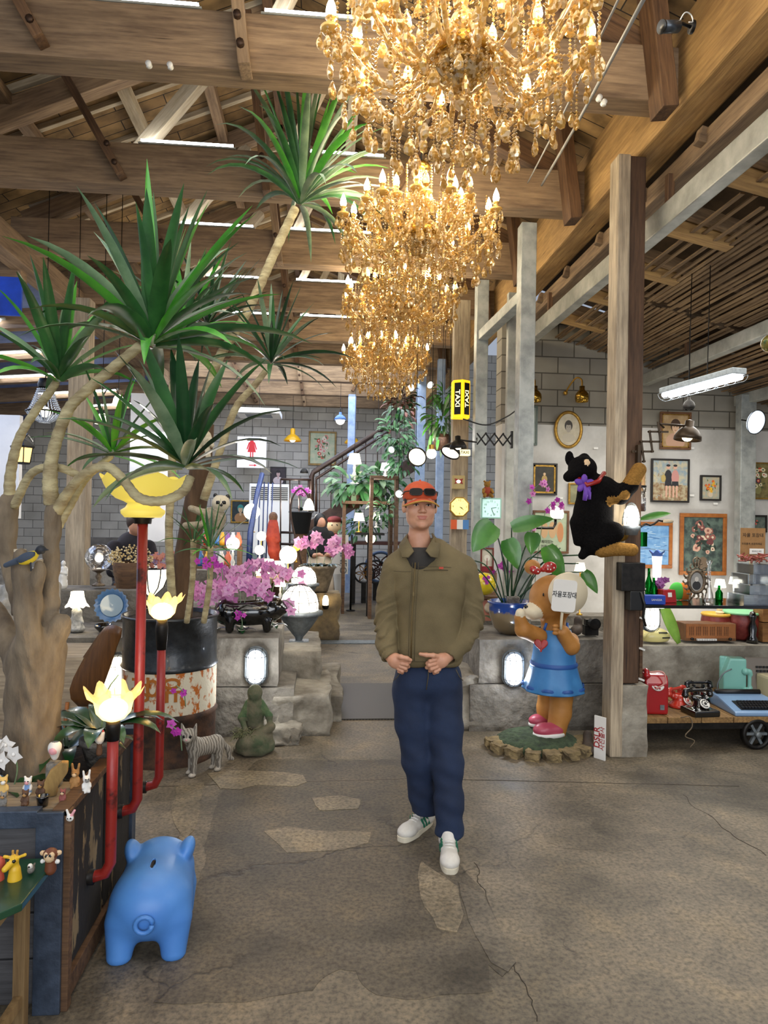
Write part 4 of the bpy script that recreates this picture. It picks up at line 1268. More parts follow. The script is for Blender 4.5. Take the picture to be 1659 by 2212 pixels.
def chandelier(name,label,loc,R=.60,big=16,small=10,top=1.2,seed=1,power=34,rz=0):
    """loc = bottom of the lowest drop; rim of the large arms at z=.62"""
    rng = RR(seed)
    t = thing(name,label,'chandelier',loc,rz,group='gilded crystal chandeliers in a row')
    stm = MB().lathe([(.001,.22),(.02,.23),(.012,.26),(.035,.28),(.045,.31),(.02,.34),(.018,.40)],n=20)
    stm.lathe([(.03,.56),(.055,.58),(.035,.60),(.03,.62),(.05,.60),(.07,.64),(.05,.68),(.02,.72),(.03,.78),(.055,.83),(.03,.88),(.012,.94),(.012,top)],n=20)
    stm.build('stem',M_crys,t)
    MB().lathe([(.001,.34),(.05,.35),(.10,.385),(.128,.43),(.132,.46),(.12,.49),(.10,.50)],n=32,smooth=False).build('crystal_bowl',M_crys,t)
    MB().lathe([(.125,.475),(.14,.48),(.14,.53),(.125,.54),(.09,.56),(.03,.57),(.001,.57)],n=32,ruffle=(32,lambda u: .004,lambda u: 0)).build('gilt_collar',M_cgold,t)
    MB().lathe([(.001,top),(.07,top),(.06,top + .03),(.01,top + .05)],n=18).build('canopy',M_cgold,t)
    MB().tube([(0,0,top + .03),(0,0,top + .30)],.006,6).build('chain',M_iron,t)
    rings = [(big,R,.55,.16,.0125,.50),(small,R * .62,.64,.10,.011,.56)]
    beads = MB(); idx = 0
    drops = []
    for (n,ro,zo,dip,th,z0) in rings:
        me = rope_arm(z0,ro - .03,zo,dip,th).mesh('arm'); me.materials.append(M_crys)
        for k in range(n):
            a = 2 * PI * k / n + (.1 if n == small else 0)
            zz = (k % 2) * (.07 if n == big else .03)
            rr_ = ro * (1 if k % 2 == 0 else .86)
            o = bpy.data.objects.new('arm',me); C.objects.link(o); o.parent = t; o.rotation_euler = (0,0,a)
            o.scale = (rr_ / ro,rr_ / ro,1); o.location = (0,0,zz * .6)
            c = V((cos(a) * (rr_ - .03),sin(a) * (rr_ - .03),zo + zz * .6 + .02))
            o = bpy.data.objects.new('candle_cup',ME_cup); C.objects.link(o); o.parent = t; o.location = c
            o2 = bpy.data.objects.new('flame_bulb',ME_bulb); C.objects.link(o2); o2.parent = t; o2.location = c + V((0,0,.06)); o2.scale = (1.25,1.25,1.3)
            for j in range(5):      # drops ringed about the cup
                b_ = a + 2 * PI * j / 5; q = c + V((cos(b_) * .046,sin(b_) * .046,-.055 - .02 * (j % 2)))
                drops.append((q,rng.random() < .4))
                strand(beads,c + V((cos(b_) * .036,sin(b_) * .036,.01)),q + V((0,0,.03)),0)
            a2 = 2 * PI * (k + 1) / n + (.1 if n == small else 0)
            rr2 = ro * (1 if (k + 1) % 2 == 0 else .86)
            c2 = V((cos(a2) * (rr2 - .03),sin(a2) * (rr2 - .03),zo + .02))
            strand(beads,c + V((0,0,.0)),c2,.09)
            strand(beads,c + V((0,0,.0)),V((cos(a) * .05,sin(a) * .05,zo + .22)),.10)
            m = c.lerp(c2,.5); m.z -= .13; drops.append((m,True))
    # inner and lower wreaths of drops and hanging strands
    for rad,z,n in ((.57,.38,22),(.52,.27,22),(.50,.46,16),(.42,.19,20),(.38,.34,14),(.33,.12,16),(.23,.06,12),(.12,.045,8),(.0,.045,1),(.20,.66,12),(.28,.22,14),(.36,.62,14),(.18,.16,8)):
        rad *= R / .6
        for k in range(n):
            a = 2 * PI * (k + rng.random() * .4) / n
            q = V((rad * cos(a),rad * sin(a),z + rng.uniform(-.03,.03)))
            drops.append((q,rng.random() < .5))
            h = rng.uniform(.10,.26)
            strand(beads,q + V((0,0,.035)),q + V((0,0,.035 + h)),0)
    for k in range(20):
        a = 2 * PI * k / 20
        strand(beads,(R * .55 * cos(a),R * .55 * sin(a),.36),(.13 * cos(a),.13 * sin(a),.50),.10)
    beads.build('bead_strands',M_crys,t)['kind'] = 'stuff'
    drops.sort(key=lambda d: d[0].y + .0 * d[0].z)
    for i,(q,lg_) in enumerate(drops[:98]):
        o = bpy.data.objects.new('pendant',ME_dropl if lg_ else ME_drop); C.objects.link(o); o.parent = t
        o.location = q; o.rotation_euler = (0,0,rng.uniform(0,3))
    if len(drops) > 98:
        mb = MB()
        for q,lg_ in drops[98:]:
            s_ = ME_dropl if lg_ else ME_drop; A = rng.uniform(0,3)
            Rm = Matrix.Rotation(A,3,'Z')
            mb.add([Rm @ v.co + q for v in s_.vertices],[tuple(p.vertices) for p in s_.polygons])
        mb.build('rear_pendants',M_crys,t)['kind'] = 'stuff'
    for k in range(3):
        a = 2 * PI * k / 3 + .5
        point('candle_light',(R * .72 * cos(a),R * .72 * sin(a),.70),power / 4,(1,.90,.72),.10,t)
    point('candle_light',(0,0,.92),power / 4,(1,.90,.72),.06,t)
    return t
cl = ['nearest and largest-looking gilded crystal chandelier at the top of the picture','second gilded crystal chandelier from the front, hanging below and behind the nearest one',
      'third gilded crystal chandelier from the front','rearmost gilded crystal chandelier with its fringe of crystal drops']
for i,(px,pyb,Y) in enumerate(((995,366,2.98),(905,655,5.0),(860,768,7.0),(830,862,8.9))):
    p = at(px,pyb,Y)
    chandelier('chandelier',cl[i],p,R=.615 if i < 3 else .58,big=16,small=10 if i else 8,seed=i + 1,rz=.2 * i,power=(27,23,20,18)[i],top=1.0)

# ------------------------------------------------------------------ left foreground: planter crate, table, tree, pipes, piggy bank
M_bluegrey = mat('blue_grey_painted_steel','#4a5668','#333c4a',rough=.5,metal=.3,scale=12,bump=.3,detail=8)
M_plankdk = wood('dark_grey_planks','#3b3a3c','#5b5a5c','#141414')
def peel(name,c1,c2,thr=.52,sc_=14,st=(1,1,.35)):
    return mat(name,c1,c2,rough=.8,scale=sc_,bump=.5,stretch=st,contrast=(thr - .015,thr + .015),detail=10)
M_peel = peel('peeling_black_paint','#26211c','#8f7a58',.60,12,(1,1,.3))
M_pipe = mat('red_pipe_paint','#93261f','#3a1512',rough=.4,scale=9,contrast=(.56,.66),bump=.2)
M_moss = mat('mossy_log','#b08f55','#6d542f',rough=.95,scale=12,bump=1,stretch=(1,1,.3))
X0 = -.82; Y0,Y1 = 2.30,3.08; CH = .65
cr = thing('planter_crate','large dark wooden planter crate with blue-grey steel corner, holding the tree','planter',(X0,Y0,0))
def cb(name,lo,hi,m,bevel=.003):
    c = [(a + b) / 2 for a,b in zip(lo,hi)]; d = [b - a for a,b in zip(lo,hi)]
    return MB().box((c[0] - X0,c[1] - Y0,c[2]),d).build(name,m,cr,bevel=bevel)
for k in range(4):
    o = cb('front_plank',(-2.0,Y0,.03 + k * .148),(X0 - .02,Y0 + .03,.03 + k * .148 + .142),M_plankdk)
cb('corner_angle',(X0 - .085,Y0 - .014,0),(X0,Y0,CH),M_bluegrey)
cb('top_rail',(-2.0,Y0 - .014,CH - .05),(X0 - .08,Y0 + .03,CH + .005),M_bluegrey)
cb('side_board',(X0 - .03,Y0 + .04,.10),(X0,Y0 + .40,CH - .02),M_peel)
cb('side_board',(X0 - .03,Y0 + .43,.10),(X0,Y1 - .02,CH - .02),M_peel)
cb('bottom_rail',(X0 - .03,Y0 + .02,.02),(X0 + .015,Y1,.09),M_timber_dk)
cb('side_rail',(X0 - .04,Y0,CH - .02),(X0 + .012,Y1,CH + .004),M_timber_dk)
cb('corner_post',(X0 - .04,Y0 - .0,0),(X0 + .02,Y0 + .035,CH),M_timber_dk)
cb('corner_post',(X0 - .04,Y1 - .02,0),(X0 + .012,Y1 + .04,CH + .03),M_bluegrey)
cb('back_panel',(-2.0,Y1 - .01,.03),(X0 - .04,Y1 + .02,CH - .02),M_plankdk)
cb('soil',(-2.0,Y0 + .03,CH - .07),(X0 - .035,Y1 - .02,CH - .045),M_soil)
cb('ledge',(-1.9,Y0 + .03,CH - .045),(X0 - .03,Y0 + .26,CH - .005),M_timber_grey)
# green table
tb = thing('green_table','worn green-topped table with bare wooden legs in front of the planter crate','table',(-1.095,2.05,0))
top = [(-.62,-.14),(.16,-.14),(.235,-.105),(.275,-.06),(.275,.195),(-.62,.195)]
M_greentop = mat('worn_green_lino','#1f4a30','#173a26',rough=.35,scale=5,bump=.1,coat=.2)
z = .525
mb = MB(); n = len(top)
mb.add([(x,y,z - .022) for x,y in top] + [(x,y,z) for x,y in top],[tuple(range(n - 1,-1,-1)),tuple(range(n,2 * n))] + [(i,(i + 1) % n,n + (i + 1) % n,n + i) for i in range(n)])
mb.build('tabletop',M_greentop,tb,bevel=.003)
M_tleg = wood('bare_table_wood','#7a5f3c','#a88a5c','#2c1f12',axis=2)
for x,y in ((.19,-.06),(.19,.15),(-.5,-.06)):
    MB().box((x,y,(z - .02) / 2),(.035,.035,z - .022)).build('leg',M_tleg,tb,bevel=.002)
MB().box((.19,.045,z - .06),(.022,.22,.05)).build('apron',M_tleg,tb)
MB().box((-.15,-.06,z - .06),(.68,.022,.05)).build('apron',M_tleg,tb)
beam('brace',(.17,-.05,.05),(.17,.12,.30),.025,.03,M_tleg,tb)
MB().box((.19,.045,.12),(.022,.20,.035)).build('stretcher',M_tleg,tb)

# figurines
def fig(name,label,loc,prims,mats,res=.0035,rz=0,cat='figurine',group=None,scale=1.0):
    t = Blob()
    for q in prims:
        kind,a = q[0],q[1:]
        if kind == 'e': t.ball(a[0],a[1],m=a[2],k=.006 if len(a) < 4 else a[3])
        else: t.limb(a[0],a[1],a[2][0],a[2][1],m=a[3],k=.005)
    o = t.build(name,mats,None,res,loc,(0,0,rz),scale=(scale,) * 3)
    return tag(o,label,cat,group)
M_brown = mat('toy_brown','#6b3a22',rough=.5); M_tan = mat('toy_tan','#d9b98f',rough=.5)
M_dot = mat('toy_black','#0d0d0d',rough=.3); M_pinkt = mat('toy_pink','#e5a3a8',rough=.5); M_bluet = mat('toy_blue','#7d9fd0',rough=.5)
M_stoneg = mat('stone_grey','#8e8a82','#5e5a54',rough=.9,scale=30,bump=.6)
g = at(33,1838,2.12); gz = .527
fig('giraffe_toy','small yellow giraffe head toy on the green table',(g.x,g.y,gz),
    [('c',(0,0,0),(0,0,.025),(.020,.016),0),('c',(0,0,.025),(-.002,0,.05),(.013,.012),0),('e',(-.003,-.004,.058),(.015,.015,.013),0),('c',(-.006,-.012,.053),(-.016,-.03,.043),(.010,.0085),0),
     ('c',(.012,0,.064),(.028,0,.070),(.004,.005),0),('c',(-.016,0,.064),(-.030,0,.066),(.004,.005),0),('c',(.004,0,.066),(.006,0,.082),(.0028,.004),1),('c',(-.006,0,.066),(-.007,0,.082),(.0028,.004),1),
     ('e',(-.012,-.016,.062),(.0035,.003,.004),2),('e',(.005,-.018,.060),(.0035,.003,.004),2)],[M_yel,M_mustard,M_dot],.0025)
g = at(68,1840,2.15)
fig('bird_ornament','tiny grey and white bird ornament between the giraffe and the monkey',(g.x,g.y,gz),
    [('e',(0,0,.012),(.010,.014,.012),0),('e',(0,-.008,.026),(.007,.007,.007),1),('c',(0,.008,.012),(0,.026,.016),(.005,.003),0),('c',(0,-.014,.026),(0,-.02,.025),(.0025,.001),2)],[M_stoneg,M_white,M_dot],.002)
g = at(110,1838,2.17)
fig('monkey_toy','small brown monkey head toy at the right end of the green table',(g.x,g.y,gz),
    [('c',(0,0,0),(0,0,.028),(.017,.015),0),('e',(0,0,.046),(.021,.019,.019),0),('e',(0,-.012,.041),(.014,.011,.012),1),('e',(-.008,-.014,.050),(.007,.006,.007),1),('e',(.008,-.014,.050),(.007,.006,.007),1),
     ('e',(-.025,0,.050),(.008,.004,.008),1),('e',(.025,0,.050),(.008,.004,.008),1),('e',(-.024,-.002,.026),(.006,.006,.007),3),('e',(.022,-.002,.024),(.006,.006,.007),3),
     ('e',(-.006,-.019,.050),(.0025,.003,.003),2),('e',(.006,-.019,.050),(.0025,.003,.003),2)],[M_brown,M_tan,M_dot,M_white],.0025)
g = at(-2,1830,2.12)
fig('red_ball_toy','rounded red toy at the left edge of the green table',(g.x,g.y,gz),[('c',(0,0,0),(0,0,.02),(.016,.014),0),('e',(0,0,.045),(.018,.018,.022),0)],[mat('toy_red','#b8503e',rough=.5)],.003)
g = at(152,1766,Y0 - .016)
fig('bunny_magnet','white bunny face with pink ears stuck on the steel corner of the crate',(g.x,Y0 - .02,g.z),
    [('e',(0,0,0),(.012,.006,.011),0),('c',(-.004,0,.008),(-.010,0,.026),(.0045,.0035),0),('c',(.005,0,.008),(.014,0,.024),(.0045,.004),1),('e',(-.004,-.005,.001),(.002,.002,.002),2),('e',(.004,-.005,.001),(.002,.002,.002),2)],[M_white,M_pinkt,M_dot],.002)
# figurines standing on the ledge of the crate
LZ = CH - .004
def ledge(px,py,Yd=.12): p = at(px,py,Y0 + Yd); return (p.x,p.y,LZ)
def small_animal(name,label,px,Yd,body,face,hgt,ear='round',sc_=1.0,lay=False,cloth=None,rz=0):
    p = ledge(px,1720,Yd); H = hgt
    pr = [('c',(0,0,H * .15),(0,0,H * .45),(H * .22,H * .17),2 if cloth else 0),('e',(0,-H * .02,H * .72),(H * .2,H * .19,H * .18),0),('e',(0,-H * .19,H * .68),(H * .09,H * .1,H * .08),1),
          ('c',(-H * .18,-.002,H * .45),(-H * .2,-H * .12,H * .3),(H * .07,H * .06),0),('c',(H * .18,-.002,H * .45),(H * .2,-H * .12,H * .3),(H * .07,H * .06),0),
          ('c',(-H * .1,-H * .05,H * .1),(-H * .12,-H * .18,H * .05),(H * .1,H * .08),0),('c',(H * .1,-H * .05,H * .1),(H * .12,-H * .18,H * .05),(H * .1,H * .08),0)]
    e = .34 if ear == 'long' else .12
    for s in (-1,1): pr.append(('c',(s * H * .12,0,H * .84),(s * H * .17,0,H * (.84 + e)),(H * .07,H * .06),0))
    for s in (-1,1): pr.append(('e',(s * H * .07,-H * .19,H * .76),(H * .025,) * 3,3))
    return fig(name,label,p,pr,[body,face,cloth or body,M_dot],max(.0018,H * .045),rz,scale=sc_)
M_mtan = mat('figurine_tan','#b98a52','#8e6536',rough=.7,scale=40); M_mdark = mat('figurine_dark','#4a3222','#6b4a32',rough=.7,scale=40)
small_animal('mouse_figurine','pair-like white mouse figurine in blue clothes on the crate ledge',60,.15,M_white,M_pinkt,.062,cloth=M_bluet)
small_animal('bear_figurine','brown hugging bear figurine in front of the blue-clothed mouse',55,.06,M_mdark,M_mtan,.052)
small_animal('fox_figurine','dark brown seated figurine beside the black pot on the ledge',88,.12,M_mdark,M_mtan,.06)
small_animal('kangaroo_figurine','tan kangaroo figurine standing right of the log slice',162,.20,M_mtan,M_tan,.07,'long')
small_animal('dog_figurine','spotted standing dog figurine near the right end of the ledge',186,.16,M_white,M_stoneg,.062,'long',rz=.5)
small_animal('gnome_figurine','small reddish figurine in front of the log slice',136,.08,mat('figurine_red','#8a4a44',rough=.7),M_tan,.045)
small_animal('cow_figurine','yellow and white animal figurine at the left edge of the ledge',6,.14,mat('figurine_yellow','#d9b56a',rough=.6),M_white,.07,rz=.4)
small_animal('hedgehog_figurine','grey figurine below the yellow animal at the left edge',8,.05,M_stoneg,M_mtan,.05)
p = ledge(92,1740,.05)
tag(MB().lathe([(.001,0),(.016,0),(.020,.03),(.021,.034),(.016,.034),(.015,.02),(.001,.02)],n=14).build('black_pot',M_black_gloss,None,p),'tiny black pot on the front of the crate ledge','pot')
p = ledge(120,1690,.14)
lg = MB(); pts = [(-.03,0),(.005,-.0),(.012,.03),(.045,.07),(.05,.105),(.03,.11),(-.01,.085),(-.035,.045)]
lg.prism([(x,z) for x,z in pts],.03,(0,0,0)); tag(lg.build('log_slice',M_moss,None,p,(0,-.1,.25),bevel=.004),'upright yellow split log slice on the crate ledge','log')
p = ledge(118,1660,.22)
t = thing('mouse_on_stone','white mouse figurine seated on a dark stone column behind the log slice','figurine',(p[0],p[1],LZ))
rough_box((.045,.04,.085),4,.004,3,'stone_column',M_stoneg,t)
b = Blob().ball((0,0,.108),(.013,.012,.018)).ball((0,-.004,.134),(.012,.012,.011)).ball((-.010,0,.144),.0055).ball((.010,0,.144),.0055).limb((0,-.012,.131),(0,-.019,.129),.005,.003,m=1)
b.build('mouse',[M_white,M_pinkt],t,.0025)
# magenta/white orchid on the far left and the big-leaf orchid behind the front lamp
wo = at(25,1600,2.55)
sp = [([(0,0,0),(.03,-.02,.12),(.0,-.04,.20),(-.06,-.06,.23)],7),([(0,0,0),(-.06,0,.10),(-.1,-.03,.17)],5)]
orchid('white_orchid','white orchid in bloom at the left edge beside the tree trunk',(wo.x,wo.y,CH - .06),[(pts,k) for pts,k in sp],.042,[M_whitep],leaves=4,rng=RR(4))
po = at(215,1660,2.82)
orchid('leafy_orchid','dark broad-leaved orchid plant in a grey pot at the rear corner of the crate',(po.x,po.y,CH + .07),[([(0,0,0),(.03,-.03,.18),(.08,-.05,.26)],0)],.02,[M_mag],
       pot=pot_fn(.07,.10,M_stoneg),leaves=11,leaf_l=.30,leaf_w=.075,rng=RR(8))
po = at(145,1590,2.9)
orchid('leafy_orchid','dark broad-leaved orchid plant close behind the thick tree trunk',(po.x,po.y,CH - .03),[([(0,0,0),(.0,-.03,.1),(.02,-.05,.16)],0)],.02,[M_mag],
       leaves=8,leaf_l=.30,leaf_w=.06,rng=RR(18))
p = at(215,1598,2.66)
fig('rooster_figurine','white rooster figurine with red comb among the orchid leaves',(p.x,p.y,p.z),[('e',(0,0,0),(.016,.014,.015),0),('c',(.008,-.002,.008),(.014,-.006,.026),(.010,.007),0),('c',(-.012,0,.004),(-.026,0,.022),(.008,.004),0),('e',(.014,-.006,.035),(.003,.006,.005),1),('c',(0,0,-.01),(0,0,-.05),(.008,.012),2)],[M_white,M_red,M_mdark],.0028)
p = at(8,1655,2.75)
tag(MB().tube([(-.5,0,0),(.22,.02,.0)],.016,10).build('iron_bar',M_iron,None,(p.x,p.y,p.z)),'dark iron bar lying across the crate in front of the trunk','metal bar')

# the thick tree with its grafted stems
TB = at(78,1650,2.72); TB.z = CH - .06
def tp(px,py,Y,r): p = at(px,py,Y) - TB; return (p.x,p.y,p.z,r)
def q4(L): return [tp(*a) for a in L]
tr = thing('dracaena_tree','thick grey-barked tree in the crate with pale stems carrying spiky leaf heads','tree',TB)
b = Blob()
def bchain(L,k=.018):
    s = smooth_pts(q4(L),3); b.chain([tuple(x) for x in s],k=k)
bchain([(75,1665,2.72,.105),(70,1560,2.72,.094),(76,1460,2.72,.098),(84,1400,2.72,.095)])
bchain([(98,1425,2.70,.055),(106,1340,2.70,.033),(110,1230,2.70,.028),(114,1130,2.71,.027),(118,1095,2.71,.026)])
bchain([(72,1420,2.66,.055),(60,1340,2.62,.040),(50,1270,2.62,.032),(44,1200,2.64,.028)])
bchain([(45,1430,2.74,.06),(12,1365,2.80,.042),(-20,1310,2.86,.035)])
bchain([(38,1320,2.80,.022),(26,1240,2.88,.028),(14,1160,2.88,.034),(20,1085,2.88,.038)])
bchain([(70,1330,2.66,.028),(80,1270,2.62,.020),(84,1222,2.6,.020)])
bchain([(112,1380,2.7,.05),(132,1345,2.68,.035)])
b.build('trunk',M_bark,tr,.009,disp=lambda P: .004 * np.sin(P[:,2] * 45 + 3 * np.sin(P[:,0] * 30)) * np.sin(P[:,0] * 60 + P[:,1] * 50))
rng = RR(12)
def stem(L,name='stem'):
    mb = MB(); s = smooth_pts(q4(L),7)
    pts = [x[:3] for x in s]; rs = [x[3] * (1 + .10 * (i % 2)) for i,x in enumerate(s)]
    mb.tube(pts,rs,10); return mb.build(name,M_stem,tr)
def head(px,py,Y,ax,n,L,w,name='leaf_head',sd=1,mats=None,**k):
    mb = MB(); p = at(px,py,Y) - TB
    yucca(mb,p,ax,n,L,w,RR(sd),mi=(0,1,2),**k); return mb.build(name,mats or [M_leaf,M_leaf2,M_leaf3],tr)
stem([(22,1095,2.88,.0228),(22,1030,2.88,.0198),(40,950,2.86,.0167),(75,890,2.84,.0152),(105,850,2.8,.0152),(122,825,2.78,.0137)])
head(128,800,2.78,(.05,-.1,1),26,.46,.042,sd=3,spread=.85)
stem([(112,1090,2.71,.0274),(108,1040,2.70,.0258),(115,975,2.70,.0213),(145,890,2.68,.0198),(180,850,2.66,.0182),(250,790,2.62,.0182),(305,745,2.58,.0167)])
head(335,715,2.56,(.18,-.12,1),46,.62,.055,sd=5,spread=.95)
stem([(118,1110,2.71,.0228),(150,1060,2.66,.0182),(185,1022,2.6,.0167),(230,1008,2.55,.0167),(265,1035,2.5,.0167),(300,1075,2.46,.0167),(350,1082,2.44,.0167),(395,1062,2.44,.0167),(412,1030,2.46,.0152)])
head(398,985,2.48,(-.12,-.08,1),30,.50,.050,sd=22,spread=1.0,mats=[M_leafd,M_leaf,M_leaf3])
stem([(30,1095,2.86,.0167),(62,1030,2.80,.0152),(95,1010,2.76,.0152),(135,1012,2.74,.0152),(175,1030,2.7,.0137)])
stem([(120,1140,2.72,.0228),(150,1090,2.74,.0182),(180,1040,2.8,.0152),(210,1010,2.86,.0137),(240,985,2.92,.0129)])
head(245,965,2.95,(.1,0,1),22,.40,.032,sd=9,spread=1.1)
for px,py,r in ((43,1200,.028),(84,1222,.02),(118,1096,.026)):
    p = at(px,py - 1,2.66 if py > 1150 else 2.71) - TB
    MB().cyl((p.x,p.y,p.z + .012),r * .75,.01,14).build('cut_face',M_timber_pale,tr)
# yellow and black bird perched on the trunk
p = at(62,1205,2.56)
bd_ = Blob().ball((0,0,0),(.036,.022,.021),rot=(0,-.5,0)).ball((.042,0,.030),(.018,.016,.016),m=1,k=.012).limb((-.02,0,-.004),(-.08,.005,-.028),.014,.009,m=2,k=.01)
bd_.limb((.056,0,.031),(.072,0,.029),.005,.001,m=1,k=.003).ball((-.004,-.016,.004),(.034,.01,.015),m=2,k=.004,rot=(0,-.45,0)).limb((.01,-.008,-.016),(.012,-.008,-.045),.003,.003,m=1,k=.003)
tag(bd_.build('bird_ornament',[M_bird_y,mat('bird_black','#20242c',rough=.6),mat('bird_wing','#3b4656',rough=.7)],None,.0028,p),'yellow and black ornamental bird perched on the cut tree branch','bird ornament')

# ---- red pipe lamps
def ruffle_shade(t,z,r,hgt,m,count=8,amp=.22,name='glass_shade',at_=(0,0),n=64):
    prof = [(.02,0),(r * .45,hgt * .08),(r * .68,hgt * .3),(r * .74,hgt * .55),(r * .80,hgt * .72),(r * .95,hgt * .86),(r * 1.12,hgt)]
    MB().lathe(prof,(0,0,z),n,ruffle=(count,lambda u: r * amp * max(0,u - .6) * 1.2,lambda u: hgt * .22 * max(0,u - .55) * 2)).build(name,m,t,loc=(at_[0],at_[1],0))
def pipe_lamp(name,label,pts,r=.021,dark=None):
    base_ = V(pts[0]); t = thing(name,label,'pipe lamp',base_)
    L = [V(p) - base_ for p in pts]
    MB().tube([tuple(x)[:3] for x in smooth_pts([tuple(p) + (r,) for p in L[:-1]],1)] + [tuple(L[-1])],r,12).build('pipe',M_pipe,t)
    MB().tube([tuple(L[0] - (L[1] - L[0]).normalized() * .05),tuple(L[0] + (L[1] - L[0]).normalized() * .01)],r * 1.35,12).build('flange',M_iron,t)
    e = L[1]
    return t,L[-1]
def pl(pxv,pyb,pyt,X=-.745,wall=X0 + .01):
    b_ = atX(pxv,pyb,X); tpz = atX(pxv,pyt,X).z
    z = b_.z; y = b_.y
    return [(wall,y,z),(X - .06,y,z),(X - .018,y,z + .012),(X,y,z + .05),(X + .0,y,z + .3),(X,y,tpz)]
t,e = pipe_lamp('pipe_lamp','front red pipe lamp with a lit amber ruffled glass shade',pl(238,1893,1575),.020)
MB().lathe([(.021,-.05),(.023,-.05),(.026,0),(.024,.02),(.001,.02)],tuple(e),14).build('lamp_holder',M_iron,t)
ruffle_shade(t,e.z + .02,.088,.105,M_amberg,at_=(e.x,e.y))
MB().ball(tuple(e + V((0,0,.062))),(.05,.05,.038),16).build('bulb',M_warm,t)
point('bulb_light',tuple(e + V((0,-.0,.20))),2.2,(1,.82,.55),.05,t)
t,e = pipe_lamp('pipe_lamp','tall red pipe lamp topped by the yellow handled glass bowl',pl(296,1752,1132),.021)
MB().lathe([(.026,0),(.034,0),(.036,.02),(.05,.026),(.001,.026)],tuple(e),18).build('lamp_holder',M_iron,t)
M_ylit = emis('yellow_opaline_glass','#f3dc62',.35)
bz = e.z + .026; k = 1.02
prof = [(.001,0),(.070,0),(.085,.018),(.086,.032),(.068,.045),(.060,.062),(.075,.072),(.105,.085),(.135,.115),(.150,.145),(.158,.168),(.165,.182)]
MB().lathe([(r_ * k,z_ * k * .9) for r_,z_ in prof],(e.x,e.y,bz),56,ruffle=(6,lambda u: .012 * max(0,u - .5),lambda u: .016 * max(0,u - .6) * 2)).build('glass_bowl',M_ylit,t)
t,e = pipe_lamp('pipe_lamp','rear red and black pipe lamp with a lit ruffled shade before the drum',pl(343,1700,1352),.020)
MB().lathe([(.021,-.12),(.023,-.12),(.03,-.02),(.024,.02),(.001,.02)],tuple(e),14).build('lamp_holder',M_iron,t)
ruffle_shade(t,e.z + .02,.085,.10,M_amberg,at_=(e.x,e.y))
MB().ball(tuple(e + V((0,0,.06))),(.05,.05,.038),16).build('bulb',M_warm,t)
point('bulb_light',tuple(e + V((0,0,.20))),2.2,(1,.82,.55),.05,t)

# ---- blue piggy bank seen from behind
PB = fl(335,2035); PB = V((PB.x - .02,2.72,0))
pg = Blob(); m_ = 0
pg.ball((0,0,.175),(.138,.205,.125)).ball((0,-.10,.17),(.140,.125,.125),k=.05).ball((0,.14,.195),(.125,.11,.115),k=.05)
pg.ball((0,.22,.19),(.08,.06,.075),k=.04).limb((0,.27,.18),(0,.31,.175),.045,.042,k=.02)
for s in (-1,1):
    pg.limb((s * .088,-.135,.12),(s * .092,-.165,.018),.062,.044,k=.03)
    pg.limb((s * .085,.12,.12),(s * .09,.12,.02),.055,.04,k=.03)
    pg.ball((s * .098,.115,.265),(.030,.060,.060),k=.012,rot=(.35,s * .35,0))
pg.box((0,0,-.03),(.3,.5,.03),sub=True,m=-1,k=.003)
pg.limb((0,-.085,.297),(0,-.035,.303),.0035,.0035,sub=True,m=1,k=.002)
M_pig = mat('blue_plastic','#5590d8','#4a82cc',rough=.42,scale=4,bump=.05)
pt_ = thing('piggy_bank','large light blue plastic piggy bank seen from behind on the floor','piggy bank',PB,.07); pt_.scale = (1.03,.96,.95)
pg.build('body',[M_pig,M_black],pt_,.006)
tl = MB(); tl.tube([(.028 * cos(a),-.236 - .012 * a / 6.3,.168 + .028 * sin(a)) for a in [i * .45 for i in range(15)]],.0085,8)
tl.build('tail',M_pig,pt_)
MB().tube([(.011 * cos(a) ,-.06 + .04 * sin(a),.3035 + .002 * sin(a)) for a in [2 * PI * i / 20 for i in range(20)]],.0028,6,closed=True).build('slot_rim',M_pig,pt_)
MB().box((0,-.06,.304),(.006,.052,.002),(.05,0,0)).build('coin_slot',M_black,pt_)
MB().tube([(.139 * cos(a),-.09 - .128 * sin(a) if True else 0,.155) for a in [PI * i / 20 for i in range(21)]],.0022,5).build('mould_seam',M_pig,pt_)

# ------------------------------------------------------------------ middle ground, left of the man
def wpos(px,py,Y): return tuple(at(px,py,Y))
# oil drum
dp = at(366,1600,4.35); dx,dy = at(366,1500,4.72).x,4.72
dr = thing('oil_drum','old oil drum planter with black top and rusty cream band','drum',(dx,dy,0)); R_ = .305
M_rust = mat('rusty_cream_paint','#b8651f','#d8cfb8',rough=.8,scale=26,bump=.3,contrast=(.40,.47),detail=12,stretch=(1,1,.6))
M_drumblk = mat('black_painted_drum','#1e2124','#34383c',rough=.35,metal=.4,scale=14,bump=.2,coat=.2)
M_drumrust = mat('rusty_drum_foot','#2c211b','#5a3c28',rough=.8,scale=12,bump=.4)
MB().lathe([(R_,.60),(R_ + .012,.615),(R_,.63),(R_,.92),(R_ + .012,.93),(R_ + .012,.945),(R_ - .01,.945),(R_ - .02,.90),(.001,.90)],n=48).build('drum_top',M_drumblk,dr)
MB().lathe([(R_,.33),(R_ + .001,.34),(R_ + .001,.60)],n=48).build('painted_band',M_rust,dr)
MB().lathe([(R_ + .006,0),(R_ + .006,.02),(R_,.03),(R_,.29),(R_ + .013,.305),(R_,.33)],n=48).build('drum_foot',M_drumrust,dr)
MB().cyl((0,0,.90),R_ - .02,.02,30).build('soil',M_soil,dr)
M_rustl = mat('rust_lettering','#a86420',rough=.8)
